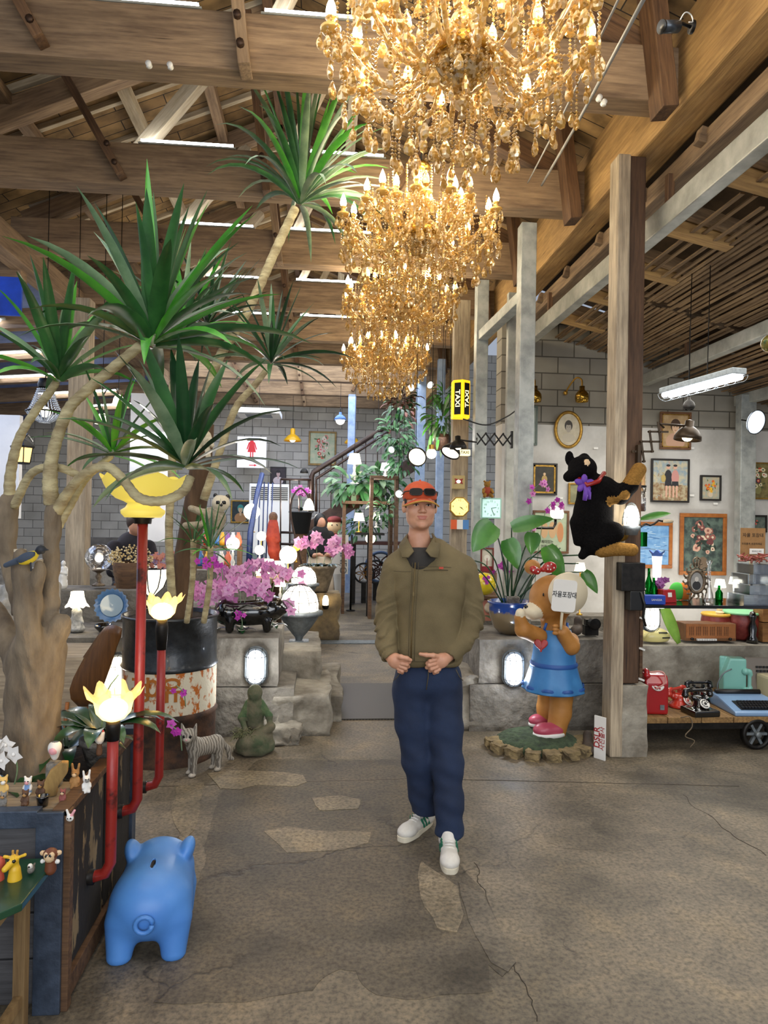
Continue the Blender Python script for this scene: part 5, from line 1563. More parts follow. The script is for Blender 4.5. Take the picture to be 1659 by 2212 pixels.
for j,(ch,a) in enumerate((('정',-1.95),('이',-1.62),('유',-1.32))):
    text(ch,.17,M_rustl,'lettering',dr,(R_ * cos(a) * 1.012,R_ * sin(a) * 1.012,.49),(PI / 2,0,a + PI / 2),.001,bold=.003)
# trees growing from the drum
TB2 = V((dx + .03,dy,.90))
t2 = thing('yucca_tree','tall yucca tree growing from the oil drum with a brown trunk and spiky heads','tree',TB2)
def tp2(px,py,Y,r): p = at(px,py,Y) - TB2; return (p.x,p.y,p.z,r)
mb = MB(); s = smooth_pts([tp2(*a) for a in [(385,1345,4.7,.09),(395,1250,4.68,.082),(412,1150,4.65,.078),(430,1040,4.62,.072),(438,950,4.6,.068),(442,915,4.6,.062)]],5)
mb.tube([x[:3] for x in s],[x[3] for x in s],14); mb.build('trunk',M_bark_dk,t2)
def stem2(L,r=1.0,m=M_stem):
    mb = MB(); s = smooth_pts([tp2(*a) for a in L],8)
    mb.tube([x[:3] for x in s],[x[3] * (1 + .10 * (i % 2)) for i,x in enumerate(s)],10); return mb.build('stem',m,t2)
def head2(px,py,Y,ax,n,L,w,sd,mats=None,**k):
    mb = MB(); p = at(px,py,Y) - TB2
    yucca(mb,p,ax,n,L,w,RR(sd),mi=(0,1,2),**k); return mb.build('leaf_head',mats or [M_leaf,M_leaf2,M_leaf3],t2)
stem2([(445,930,4.6,.034),(455,830,4.65,.03),(475,770,4.7,.03),(520,700,4.78,.03),(560,620,4.85,.03),(600,530,4.9,.03),(638,450,4.95,.03)])
head2(655,415,4.97,(.22,-.02,1),60,.98,.055,31,spread=.78,droop=1.5)
stem2([(440,1080,4.42,.026),(480,960,4.45,.022),(510,880,4.45,.022),(548,835,4.45,.02),(575,800,4.45,.018)])
head2(590,770,4.45,(.2,-.05,1),34,.56,.038,33,spread=1.05,mats=[M_leafd,M_leaf,M_leaf3])
stem2([(372,1300,4.5,.026),(365,1150,4.5,.024),(372,1000,4.5,.024),(368,900,4.5,.024),(378,800,4.5,.022),(395,740,4.5,.02)])
head2(400,700,4.5,(.2,-.1,1),30,.60,.042,37,spread=1.0)
head2(455,690,4.7,(.5,0,1),26,.62,.036,41,spread=1.1,mats=[M_leafd,M_leaf,M_leaf3])
# little ruffled plants at the drum foot
for k,(px,py,Y,n,L) in enumerate(((455,1180,4.15,16,.34),(418,1165,4.2,12,.26))):
    p = at(px,py,Y); mb = MB(); yucca(mb,(0,0,0),(.1,-.1,1),n,L,.020,RR(50 + k),mi=(0,1))
    t = thing('spiky_plant',('small spiky plant on a thin ringed stem in the drum, above the magenta orchids','small spiky plant hanging against the brown trunk')[k],'plant',tuple(p))
    mb.build('leaf_head',[M_leaf,M_leaf2],t)
    q = at(px - 15,1345,Y + .1) - p
    MB().tube([x[:3] for x in smooth_pts([(0,0,0,0),(q.x * .4 + .01,q.y * .4,q.z * .5,0),(q.x,q.y,q.z,0)],12)],[.017 * (1 + .1 * (i % 2)) for i in range(25)],8).build('stem',M_stem,t)
rng = RR(77)
for k,(px,py,Y,lab) in enumerate(((430,1205,4.1,'magenta orchid sprig beside the brown trunk'),(460,1210,4.12,'magenta orchid sprig at the top of the small spiky plant'),(505,1320,4.6,'magenta orchid sprig drooping over the black pig planter'),
                                      (365,1565,3.2,'thin magenta orchid sprig arching past the red pipes'),(378,1480,3.9,'small magenta orchid bloom in front of the rusty band'))):
    p = at(px,py,Y)
    orchid('orchid_sprig',lab,(p.x + .06,p.y,p.z - .12),[([(0,0,0),(-.01,-.01,.08),(-.05,-.02,.125)],4 if k < 3 else 3)],.024,[M_mag],leaves=0,rng=RR(k + 60))
# caged panda-like plush climbing on the drum tree and doll at the cut top
p = at(462,1120,4.30)
b = Blob().ball((0,0,0),(.075,.06,.075)).ball((.045,-.03,.095),(.055,.048,.050),m=1,k=.02).limb((-.04,-.03,-.04),(-.16,-.06,-.045),.026,.02,k=.02).limb((-.05,-.02,.03),(-.13,-.05,.06),.026,.02,k=.02)
b.ball((.010,-.02,.14),(.016,.012,.018),m=2,k=.006).ball((.085,-.02,.135),(.016,.012,.018),m=2,k=.006).ball((.035,-.075,.098),(.012,.01,.010),m=2,k=.004).ball((.070,-.072,.098),(.012,.01,.010),m=2,k=.004).ball((.055,-.08,.082),(.008,) * 3,m=2,k=.004)
b.limb((.03,-.02,-.05),(.0,-.05,-.13),.028,.022,k=.02)
tag(b.build('plush_toy',[mat('grey_beige_fur','#b5a994','#93886f',rough=1,scale=60,bump=.4),mat('cream_fur','#d9cdb4',rough=1),M_dot],None,.007,tuple(p)),'beige plush animal with dark ears clinging to the brown trunk above the drum','plush toy')
p = at(440,918,4.30)
b = Blob().ball((0,0,0),(.040,.036,.042)).ball((0,-.022,-.002),(.026,.022,.028),m=1,k=.004).ball((.0,0,-.08),(.045,.035,.05),k=.02).limb((-.02,0,-.11),(-.04,-.02,-.19),.02,.016,k=.01).limb((.02,0,-.11),(.035,-.02,-.20),.02,.016,k=.01).limb((.03,0,-.06),(.06,-.03,-.13),.015,.013,k=.01)
tag(b.build('doll',[mat('cream_knit','#d9cfb8','#c2b698',rough=1,scale=80,bump=.5),M_tan],None,.005,tuple(p)),'small cream hooded doll clinging to the top of the brown trunk','doll')

# cat statue
p = fl(432,1668)
cats = Blob(); M_catg = base('cat_stripes')
def stripe_mat():
    m,N,L,b = M_catg
    tc = N.new('ShaderNodeTexCoord'); w = N.new('ShaderNodeTexWave'); w.wave_type = 'BANDS'; w.bands_direction = 'X'
    w.inputs['Scale'].default_value = 18; w.inputs['Distortion'].default_value = 4; w.inputs['Detail'].default_value = 1; w.inputs['Detail Scale'].default_value = 1.5
    L.new(tc.outputs['Object'],w.inputs['Vector'])
    r = N.new('ShaderNodeValToRGB'); r.color_ramp.elements[0].position = .30; r.color_ramp.elements[0].color = hexc('#6f685e'); r.color_ramp.elements[1].position = .5; r.color_ramp.elements[1].color = hexc('#a8a194')
    L.new(w.outputs[1],r.inputs[0]); L.new(r.outputs[0],b.inputs['Base Color']); b.inputs['Roughness'].default_value = .7; return m
M_cat = stripe_mat(); M_catp = mat('cat_pale','#c4bcae','#a39b8c',rough=.7,scale=30)
cats.ball((0,0,.165),(.098,.052,.056),k=.03).ball((-.07,-.005,.17),(.05,.05,.058),k=.03).ball((.075,.0,.165),(.048,.048,.056),k=.03)
cats.limb((-.08,-.01,.19),(-.115,-.02,.235),.040,.038,k=.03)
hc_,fd,sd_ = V((-.125,-.03,.262)),V((-.62,-.78,-.1)),V((.78,-.62,0))
cats.ball(hc_,(.050,.048,.043),k=.015).ball(hc_ + fd * .042 + V((0,0,-.012)),(.021,.021,.015),m=1,k=.012)
for s in (-1,1):
    e_ = hc_ + sd_ * s * .033; cats.limb(e_ + V((0,0,.024)),e_ + sd_ * s * .012 + V((0,0,.070)),.018,.005,k=.008)
    cats.ball(hc_ + fd * .043 + sd_ * s * .019 + V((0,0,.010)),(.008,) * 3,m=2,k=.002)
for x,y in ((-.085,-.028),(-.075,.03),(.085,-.026),(.08,.03)):
    cats.limb((x,y,.14),(x - .006,y,.02),.024,.016,k=.02).ball((x - .016,y - .004,.012),(.024,.018,.013),m=1,k=.01)
cats.chain([(.11,0,.17,.018),(.155,.0,.12,.015),(.175,.01,.05,.013),(.20,.02,.035,.012)],k=.012)
cats.ball(hc_ + fd * .063 + V((0,0,-.004)),.005,m=3,k=.001)
tag(cats.build('cat_statue',[M_cat,M_catp,M_dot,M_pinkt],None,.0045,(p.x + .03,p.y,0),(0,0,.62)),'grey striped standing cat statue on the floor beside the oil drum','statue')
# mossy mermaid statue
p = fl(548,1625)
mm = Blob(); mm.ball((0,0,.03),(.14,.11,.035),m=2,k=.02)
mm.chain([(.0,.03,.20,.062),(.0,.02,.27,.058),(.0,.01,.33,.052)],k=.03).ball((0,-.005,.395),(.042,.045,.052),k=.012).ball((0,.012,.405),(.050,.045,.055),k=.02)
mm.limb((-.045,.01,.33),(-.085,-.01,.24),.024,.022,m=1,k=.02).limb((-.085,-.01,.24),(-.05,-.07,.17),.021,.018,m=0,k=.02)
mm.limb((.045,.01,.33),(.10,-.01,.25),.024,.022,m=1,k=.02).limb((.10,-.01,.25),(.115,-.05,.17),.021,.018,m=0,k=.02)
mm.chain([(.07,-.02,.12,.06),(.03,-.07,.09,.055),(-.04,-.09,.10,.05),(-.07,-.07,.07,.045)],k=.03)
mm.limb((.02,-.06,.13),(.12,-.05,.19),.035,.028,k=.015)
mm.chain([(.1,-.02,.06,.045),(.05,-.08,.045,.04),(-.04,-.10,.04,.03)],m=2,k=.02)
M_moss2 = mat('mossy_stone','#7a705c','#47553c',rough=1,scale=9,bump=.8,detail=9)
me_t = thing('mermaid_statue','weathered mossy stone figure kneeling with a basin of dry moss','statue',(p.x,p.y,0))
mm.build('figure',[M_moss2,mat('green_moss','#3d5a3c','#5e6e4c',rough=1,scale=20,bump=.8),M_moss2],me_t,.006)
mb = MB(); rg = RR(3)
for k in range(130):
    a = rg.uniform(0,6.3); d = rg.random() * .075
    q = V((-.06 + d * cos(a),-.075 + d * .7 * sin(a),.125 + rg.random() * .03))
    e = q + V((rg.uniform(-.05,.05),rg.uniform(-.05,.02),rg.uniform(-.02,.05))); mb.tube([q,(q + e) / 2 + V((0,0,.015)),e],.0018,4)
mb.build('dry_moss',mat('dry_moss','#6e7350','#8b8a66',rough=1),me_t)['kind'] = 'stuff'

# broken concrete foundation blocks with lamps
def slab_block(name,label,lo,hi,seed,amp=.007,cuts=9,m=M_conc):
    o = rough_box((hi[0] - lo[0],hi[1] - lo[1],hi[2] - lo[2]),seed,amp,cuts,name,m,None,((lo[0] + hi[0]) / 2,(lo[1] + hi[1]) / 2,lo[2]))
    return tag(o,label,'concrete block')
xe = at(628,1500,5.05).x
slab_block('concrete_block','low broken concrete foundation left of the path, lower course with the mermaid before it',(-3.2,5.05,0),(xe + .02,5.75,.36),3)
slab_block('concrete_block','upper course of the left foundation carrying the oval lamp and black pig planter',(-3.2,5.07,.362),(xe - .10,5.80,.72),4)
# crumbled ramp end of the foundation
for k,(px,py,Y,sx,sy,sz) in enumerate(((655,1540,5.5,.42,.9,.30),(690,1500,6.0,.36,1.2,.20),(640,1450,6.1,.4,1.0,.52),(610,1590,5.0,.25,.3,.12))):
    p = at(px,py,Y)
    tag(rough_box((sx,sy,sz),20 + k,.028,9,'rubble_block',M_conc2,None,(p.x,Y,0)),('crumbled concrete edge right of the lamp foundation','lowest broken concrete shelf beside the steel mat','rough concrete stub under the grey globe lamp','broken stone chunk at the foot of the left foundation')[k],'concrete block')
slab_block('concrete_ledge','second concrete ledge behind the black pig planter',(-3.4,6.35,0),(-.45,6.8,.78),8,.010)
slab_block('concrete_ledge','long grey concrete bench at the back left carrying the small lamps',(-4.3,5.9,.0),(-1.55,6.3,.98),9,.006)
slab_block('concrete_wall_stub','grey concrete parapet behind the bench at the left',(-4.6,7.6,.0),(-.75,7.8,1.02),10,.006)
p = wpos(553,1438,5.05); bl1 = bulkhead('bulkhead_lamp','lit oval caged lamp on the left concrete foundation above the mermaid',p,0,.155,.27,M_coollit,power=5)
p = wpos(150,1302,6.0); bulkhead('bulkhead_lamp','lit caged lamp behind the small cherub lamp at the left',(p[0],7.58,1.02 - .1 + .1),0,.17,.28,M_coollit,power=2)
p = wpos(262,1460,5.0); bulkhead('bulkhead_lamp','lit caged lamp half hidden between plywood chair and oil drum',(p[0] - .0,4.95,p[2]),0,.17,.34,M_whitelit,power=4)
# black glossy pig planter
p = at(540,1385,5.4); q = (p.x,5.36,.725)
pp_ = thing('pig_planter','glossy black pig-shaped ceramic planter holding pink orchids on the left foundation','planter',q,.1)
b = Blob().ball((0,0,.14),(.23,.12,.105)).ball((.19,-.01,.17),(.085,.08,.085),k=.04).ball((.255,-.03,.16),(.035,.035,.032),k=.02).ball((-.18,0,.14),(.09,.1,.1),k=.03)
for x,y in ((-.15,-.06),(-.15,.06),(.13,-.06),(.13,.06)): b.limb((x,y,.08),(x,y,.02),.04,.032,k=.02)
b.ball((.16,-.08,.20),(.03,.012,.045),k=.008,rot=(.3,.5,0)).ball((.16,.07,.20),(.03,.012,.045),k=.01)
b.ball((-.03,0,.25),(.14,.075,.06),sub=True,m=-1,k=.012)
b.build('body',[M_black_gloss],pp_,.008)
for s_ in (-1,1): MB().ball((.225,-.085 if s_ < 0 else .06,.19),.008,8).build('eye',M_ceramic,pp_)
# pink orchids rising out of it and on the ledge behind
rng = RR(5)
k = 0
labs = ['dense pink orchid over the black pig planter, leftmost spray','dense pink orchid over the black pig planter, fullest spray','pale pink orchid leaning over the pig planter snout','pink orchid behind the pig planter near the small spiky plant',
        'dusky pink orchid on the ledge behind the pig planter','dusky pink orchid on the ledge beside the tiny lit lamp','pink orchid on the ledge left of the grey globe lamp','pink orchid low at the drum side of the ledge']
for (px,py,pb,Y,nf) in ((470,1290,1370,5.40,16),(535,1265,1370,5.35,20),(600,1300,1360,5.42,9),(500,1240,1330,6.1,16),(560,1220,1290,6.5,18),(600,1235,1300,6.55,14),(625,1250,1300,6.5,7),(448,1262,1370,5.9,10)):
    b0 = at(px - 15,pb,Y); tpv = at(px,py,Y) - b0
    sprays = [([(0,0,0),(tpv.x * .3 + o_ * .02,-.02,tpv.z * .75),(tpv.x + o_ * .06,-.05,tpv.z + .02),(tpv.x + o_ * .15 + .02,-.08,tpv.z - .07)],nf // 2) for o_ in (-1,1)]
    orchid('pink_orchid',labs[k],tuple(b0),sprays,.052,[M_pink,M_pinkl],leaves=4,leaf_l=.16,rng=RR(90 + k),group=None); k += 1

# grey globe lamp with cage
def globe_lamp(label,px,pyt,pyb,Y,R=.10,legs=True):
    b0 = at(px,pyb,Y); top_ = at(px,pyt,Y); H = top_.z - b0.z; R = .30 * H
    t = thing('globe_lamp',label,'lamp',tuple(b0))
    MB().box((0,0,H * .13),(H * .26,H * .20,H * .26)).build('junction_box',M_grey_metal,t,bevel=.006)
    MB().lathe([(H * .04,H * .24),(H * .05,H * .30),(H * .08,H * .34),(H * .16,H * .44),(H * .24,H * .55),(H * .26,H * .60)],n=24,ruffle=(12,lambda u: H * .012 * (1 - abs(2 * u - 1)),lambda u: 0)).build('cast_neck',M_grey_metal,t)
    MB().lathe([(H * .26,H * .59),(H * .31,H * .60),(H * .31,H * .645),(H * .26,H * .66),(.001,H * .66)],n=28).build('ring_flange',M_grey_metal,t)
    MB().lathe([(H * .245,H * .65),(H * .25,H * .74),(H * .22,H * .86),(H * .13,H * .96),(.001,H * .985)],n=24).build('glass_dome',M_whitelit,t)
    g = MB()
    for k in range(6):
        a = PI * k / 6
        g.tube([(H * .27 * cos(u) * cos(a),H * .27 * cos(u) * sin(a),H * .66 + H * .345 * sin(u)) for u in [PI * i / 14 for i in range(15)]],.0028,5)
    for z_,r_ in ((.78,.265),(.92,.18)): g.tube([(H * r_ * cos(a),H * r_ * sin(a),H * z_) for a in [2 * PI * i / 20 for i in range(20)]],.0026,5,closed=True)
    g.build('wire_guard',M_iron,t)
    point('bulb_light',(0,-H * .5,H * .85),3,(1,.95,.86),.06,t); return t
globe_lamp('large grey cast lamp with lit caged dome standing on the concrete stub',645,1262,1425,6.05)
globe_lamp('second grey lamp with lit caged dome just behind the large one',655,1222,1330,7.6)
p = at(688,1385,9.0)
# stone, pot with orchids
tag(rough_box((.52,.42,.62),31,.03,6,'boulder',mat('warm_stone','#a58f68','#6f6250',rough=.95,scale=5,bump=.9,detail=9),None,(p.x,9.1,0)),'upright tan boulder beside the path carrying a stone pot','boulder')
pz = .62; c = (p.x - .03,9.1,pz)
sp_ = thing('stone_pot','tapered stone pot full of pink orchids on the tan boulder','flower pot',c)
MB().lathe([(.001,0),(.14,0),(.15,.03),(.23,.30),(.25,.31),(.25,.34),(.21,.34),(.2,.30),(.001,.28)],n=24).build('pot',M_terr,sp_)
for k,(ox,oh) in enumerate(((-.16,.36),(-.02,.42),(.14,.36),(.27,.27))):
    orchid('pot_orchid',('pink orchid at the left of the stone pot','tallest pink orchid in the middle of the stone pot','pink orchid right of centre in the stone pot','drooping pink orchid at the right rim of the stone pot')[k],
           (c[0] + ox * .5,c[1] - .05,pz + .30),[([(0,0,0),(ox * .3,0,oh * .6),(ox * .8,-.05,oh),(ox * 1.2,-.08,oh - .08)],11)],.065,[M_pinkl,M_pink],leaves=5,leaf_l=.22,rng=RR(120 + k))
p = at(703,1318,8.7)
cl_ = thing('caged_lamp','small lit caged lamp hooked on the tan boulder','lamp',(p.x,8.80,p.z))
MB().lathe([(.001,0),(.03,0),(.045,.03),(.045,.05),(.001,.05)],n=14).build('socket',M_iron,cl_); MB().lathe([(.038,.05),(.04,.12),(.025,.17),(.001,.18)],n=14).build('glass',M_warm2,cl_)
g = MB()
for k in range(4):
    a = PI * k / 4; g.tube([(.046 * cos(a) * cos(u),.046 * sin(a) * cos(u),.05 + .145 * sin(u)) for u in [PI * i / 10 for i in range(11)]],.002,4)
g.build('wire_guard',M_iron,cl_)
# steel mats
def grid_mat(c1,c2,sc_):
    m,N,L,b = base('perforated_mat')
    tc = N.new('ShaderNodeTexCoord'); v = N.new('ShaderNodeTexVoronoi'); v.inputs['Scale'].default_value = sc_; v.inputs['Randomness'].default_value = 0
    L.new(tc.outputs['Object'],v.inputs['Vector']); r = N.new('ShaderNodeValToRGB'); r.color_ramp.elements[0].position = .25; r.color_ramp.elements[0].color = hexc(c1); r.color_ramp.elements[1].position = .35; r.color_ramp.elements[1].color = hexc(c2)
    L.new(v.outputs['Distance'],r.inputs[0]); L.new(r.outputs[0],b.inputs['Base Color']); b.inputs['Metallic'].default_value = .3; b.inputs['Roughness'].default_value = .5; return m
a_,b_ = fl(722,1556),fl(870,1478)
tag(MB().box((0,0,.006),(.80,b_.y - a_.y,.012)).build('perforated_mat',grid_mat('#191816','#4d4841',40),None,(a_.x + .38,(a_.y + b_.y) / 2,0)),'perforated dark steel mat on the path behind the man','mat')
b_ = fl(755,1388)
tag(MB().box((0,0,.006),(1.2,.22,.012)).build('threshold_strip',M_grey_metal,None,(b_.x,b_.y,0)),'ribbed steel threshold strip across the path','threshold')
# plywood shell chair leaning
p = at(205,1525,4.6)
ch_ = thing('plywood_chair','curved brown plywood chair shell left of the oil drum','chair',(p.x,4.5,0))
M_ply = wood('brown_plywood','#6b4523','#8a5c30','#3a2412',cracks=False,axis=2,rough=.35)
mb = MB(); vs = []; nv = 6
for i_,(xa,xb,y_) in enumerate(((228,264,1358),(214,262,1375),(200,254,1395),(184,246,1418),(166,238,1442),(148,230,1465),(132,222,1488),(128,216,1508),(146,208,1524))):
    for j in range(nv + 1):
        u = j / nv; q = at(xa + (xb - xa) * u,y_ - 8 * sin(PI * u) * (i_ < 2),4.35 + .10 * (1 - u) ** 2 + .012 * i_) - V((p.x,4.5,0)); vs.append(tuple(q))
mb.add(vs,[(i * (nv + 1) + j,i * (nv + 1) + j + 1,(i + 1) * (nv + 1) + j + 1,(i + 1) * (nv + 1) + j) for i in range(8) for j in range(nv)],0,True)
mb.build('shell',M_ply,ch_,solid=.012)
for x,y in ((-.12,-.05),(.0,-.02),(-.05,.12)): MB().tube([(x,y,.42),(x * 1.3,y,0)],.012,8).build('leg',M_orangeframe,ch_)

# ------------------------------------------------------------------ right side: posts, statue, plant, plush dog, wall of pictures
M_paintgrey = mat('flaked_grey_paint','#6b6f72','#8d8578',rough=.8,scale=8,bump=.3)
wp = at(1340,1500,4.62); wx = wp.x
post = thing('wooden_post','tall weathered wooden post with a pale left edge, standing on a concrete stub','post',(wx,4.62,0))
beam('dark_timber',(wx + .035,4.64,.50),(wx + .035,4.64,4.15),.125,.19,wood('dark_post_wood','#3d2a1c','#5f4530','#150c07'),post,.01,up=(0,1,0))
beam('pale_timber',(wx - .066,4.60,0),(wx - .066,4.60,4.15),.088,.15,M_timber_grey,post,.01,up=(0,1,0))
o = rough_box((.20,.22,.50),61,.010,6,'concrete_stub',mat('pale_concrete',''),post,(.055,.02,0))
# sign board leaning on the foot of the post
sb = at(1296,1600,4.50)
dsl = thing('photo_sign','narrow white board with upright red letters at the foot of the wooden post','sign',(sb.x,4.50,0),rz=-.95)
MB().box((0,0,.145),(.085,.012,.29)).build('board',M_white,dsl,bevel=.002)
M_redink = mat('red_ink','#a3262a',rough=.6)
text('DSLR',.062,M_redink,'lettering',dsl,(-.018,-.0075,.145),(PI / 2,-PI / 2,0),.0008,bold=.0006)
text('사진출사',.044,M_redink,'lettering',dsl,(.022,-.0075,.145),(PI / 2,-PI / 2,0),.0008)
# steel posts under the plate
def post_(name,label,px,Y,w,d,m,ztop,z0=0,cat='steel post',tilt=0):
    p = at(px,1300,Y)
    o = beam(name,(p.x,Y,z0),(p.x,Y,ztop),w,d,m,None,.006,up=(0,1,0)); return tag(o,label,cat)
post_('steel_post','galvanised square post nearest the wooden post, reaching the plate beam',1126,5.85,.135,.14,M_steel,4.2)
post_('steel_post','galvanised post right of the taxi sign',1030,7.3,.13,.13,M_steel,4.2)
post_('steel_channel','thin galvanised channel between the two steel posts with the scissor lamp bracket',1096,6.6,.09,.07,M_steel_w,3.85)
post_('timber_post','grey timber post carrying the taxi sign and clocks',987,8.0,.19,.12,M_timber_grey,4.2,cat='post')
post_('steel_post','galvanised column at the far right between the flower pictures',1606,7.75,.19,.12,M_steel,3.15)
post_('blue_post','pale blue painted post behind the hanging plants',902,12.0,.16,.14,mat('pale_blue_paint','#7f93b4','#9fb0c8',rough=.6),4.2,cat='post')
post_('blue_post','pale blue painted post under the blue lamp near the staircase',753,14.5,.16,.14,mat('pale_blue_paint',''),4.2,cat='post')
post_('blue_post','short blue painted post beside the taxi sign',945,11.0,.12,.12,mat('pale_blue_paint',''),4.2,cat='post')
a_,b_ = at(1126,1300,5.85),at(1030,1300,7.3); tz = at(1082,682,6.5).z
tag(beam('steel_tie',(a_.x,5.85,tz),(b_.x,7.3,tz),.1,.1,M_steel),'short steel tie joining the two galvanised posts','steel beam')
# concrete block right
xl,xr = at(1010,1500,5.1).x,at(1292,1500,5.1).x
slab_block('concrete_block','broken concrete block behind the bear statue, lower course',(xl + .02,5.12,0),(xr + .2,5.8,.36),65,.008)
slab_block('concrete_block','upper course of the block behind the bear statue with the oval lamp and flower pot',(xl + .09,5.14,.362),(xr + .2,5.85,.70),66,.008)
tag(rough_box((.24,.5,.42),67,.03,8,'rubble_block',M_conc2,None,(xl + .0,5.4,0)),'crumbled left corner of the block behind the bear statue','concrete block')
p = at(1107,1443,5.12); bulkhead('bulkhead_lamp','lit oval caged lamp left of the bear statue',(p.x,5.11,p.z),0,.155,.27,M_coollit,power=5)
# flower pot with giant leaves
p = at(1105,1395,5.35)
fp = thing('giant_leaf_plant','large plant with broad glossy leaves in a blue and brown glazed pot','potted plant',(p.x,5.40,.70))
def glaze():
    m,N,L,b = base('blue_brown_glaze'); tc = N.new('ShaderNodeTexCoord'); s = N.new('ShaderNodeSeparateXYZ'); L.new(tc.outputs['Object'],s.inputs[0])
    n = N.new('ShaderNodeTexNoise'); n.inputs['Scale'].default_value = 30; L.new(tc.outputs['Object'],n.inputs['Vector'])
    a = N.new('ShaderNodeMath'); a.operation = 'MULTIPLY_ADD'; a.inputs[1].default_value = .06; L.new(n.outputs['Fac'],a.inputs[0]); L.new(s.outputs['Z'],a.inputs[2])
    r = N.new('ShaderNodeValToRGB'); e = r.color_ramp.elements; e[0].position = .195; e[0].color = hexc('#7d6c50'); e[1].position = .215; e[1].color = hexc('#1c3f86')
    L.new(a.outputs[0],r.inputs[0]); L.new(r.outputs[0],b.inputs['Base Color']); b.inputs['Roughness'].default_value = .2; b.inputs['Coat Weight'].default_value = .8; return m
MB().lathe([(.001,0),(.09,0),(.135,.05),(.165,.13),(.172,.20),(.168,.235),(.185,.245),(.185,.262),(.165,.262),(.155,.22),(.001,.21)],n=36).build('pot',glaze(),fp)
MB().cyl((0,0,.215),.155,.01,20).build('soil',M_soil,fp)
st,lf = MB(),MB()
def big_leaf(tip_px,tip_py,Y,d,L_,W_,droop=.8,shape='heart',tw=0):
    P0 = V((random.uniform(-.03,.03),0,.22)); q = at(tip_px,tip_py,Y) - V((p.x,5.40,.70))
    mid = P0.lerp(q,.5) + V((0,0,.10)); sp = smooth_pts([(*P0,.009),(*mid,.007),(*q,.005)],6)
    st.tube([x[:3] for x in sp],[x[3] for x in sp],6)
    lf.leaf(q,d,L_,W_,droop,.10,9,shape=shape,twist=tw,up=(0,-1,.3))
big_leaf(1066,1132,5.0,(-.6,-.15,-.6),.27,.20,.4)
big_leaf(1095,1165,5.1,(.3,-.2,-.8),.24,.16,.3)
big_leaf(1105,1140,5.25,(.9,-.1,.30),.34,.13,.2)
big_leaf(1180,1180,5.2,(.35,-.2,-.8),.32,.17,.1)
big_leaf(1150,1150,5.3,(-.1,-.2,-.9),.18,.14,.3)
big_leaf(1260,1235,5.2,(.5,-.2,-.7),.20,.11,.3)
for k in range(9):
    P0 = V((random.uniform(-.05,.05),random.uniform(-.05,.05),.21)); a = -.9 + k * .26
    st.tube([x[:3] for x in smooth_pts([(*P0,0),(P0.x + sin(a) * .25,-.02,.48 + .05 * (k % 3),0),(P0.x + sin(a) * .62,-.05,.60 + .12 * cos(a) - .1 * (k % 2),0)],6)],.006,5)
st.build('stems',M_leafd,fp); lf.build('leaves',mat('glossy_leaf','#2f6a20','#4d8a2c',rough=.3,scale=5,coat=.3),fp)
tag(rough_box((.09,.08,.08),70,.012,3,'stone',M_stoneg,None,(p.x + .0,5.33,.925)),'dark stone lying on the soil of the glazed pot','stone')
orchid('tall_orchid','tall magenta orchid rising beside the galvanised post behind the glazed pot',(at(1150,1300,5.7).x,5.7,.80),[([(0,0,0),(-.02,0,.6),(-.03,0,.98),(.03,-.05,1.12),(.10,-.08,1.08)],7),([(0,0,0),(.04,0,.5),(.10,0,.88),(.18,-.05,.97),(.24,-.08,.92)],6),([(0,0,0),(-.02,0,.4),(0,0,.75),(-.02,-.03,.82)],4)],.032,[M_mag,M_pink],leaves=4,rng=RR(3))
orchid('tall_orchid','small magenta orchid at the left of the glazed pot against the clocks',(at(1000,1290,5.9).x + .12,5.9,.72),[([(0,0,0),(-.03,0,.35),(-.10,0,.55),(-.14,-.03,.52)],6),([(0,0,0),(.1,0,.3),(.22,0,.5),(.28,-.02,.42)],5)],.03,[M_mag],leaves=4,rng=RR(5))

# bear girl statue in blue dress on a grassy stone base
bp = fl(1190,1640); BX,BY = bp.x,4.78
bs = thing('bear_statue','painted bear statue in a blue dress holding a white sign paddle, on a stone base','statue',(BX,BY,0))
S_ = 4.78 / 1475
def bq(px,py,dy=0): p = at(px,py,BY + dy); return (p.x - BX,dy,p.z)
M_bearf = mat('ochre_bear_paint','#b9803f','#a26c2e',rough=.55,scale=6)
M_bearl = mat('cream_bear_paint','#dccfb2',rough=.6); M_dress = mat('blue_dress_paint','#3f82ba','#2f6da8',rough=.5,scale=4)
M_dressd = mat('dark_blue_band','#1f4f95',rough=.5); M_rose = mat('rose_shoe_paint','#b0485c',rough=.35)
b = Blob()
hc = V(bq(1193,1292))
b.ball(hc,(.165,.15,.165)).ball(V(bq(1148,1320)) + V((0,-.03,0)),(.072,.075,.058),m=1,k=.04)
b.ball(V(bq(1131,1308)) + V((0,-.055,0)),(.015,.015,.012),m=2,k=.004).ball(V(bq(1162,1280)) + V((0,-.122,0)),(.010,.006,.016),m=2,k=.003)
b.limb(V(bq(1195,1345,.02)),V(bq(1200,1400,.02)),.085,.12,k=.05).ball(bq(1205,1440,.02),(.135,.12,.16),k=.06)
b.chain([(*bq(1165,1375,-.05),.06),(*bq(1130,1360,-.10),.055),(*bq(1123,1335,-.12),.04)],k=.02)
b.ball(bq(1124,1325,-.13),(.034,.034,.036),m=1,k=.01)
b.chain([(*bq(1232,1385,-.03),.062),(*bq(1232,1395,-.10),.062),(*bq(1215,1365,-.14),.05)],k=.02)
for k in range(3): b.ball(bq(1200 + 0 * k,1352 + 8 * k,-.17),(.024,.018,.014),k=.006)
b.chain([(*bq(1215,1480,-.02),.088),(*bq(1210,1540,-.02),.075),(*bq(1200,1585,-.03),.068)],k=.03)
b.chain([(*bq(1185,1480,.10),.075),(*bq(1180,1530,.12),.065),(*bq(1178,1560,.13),.06)],k=.03)
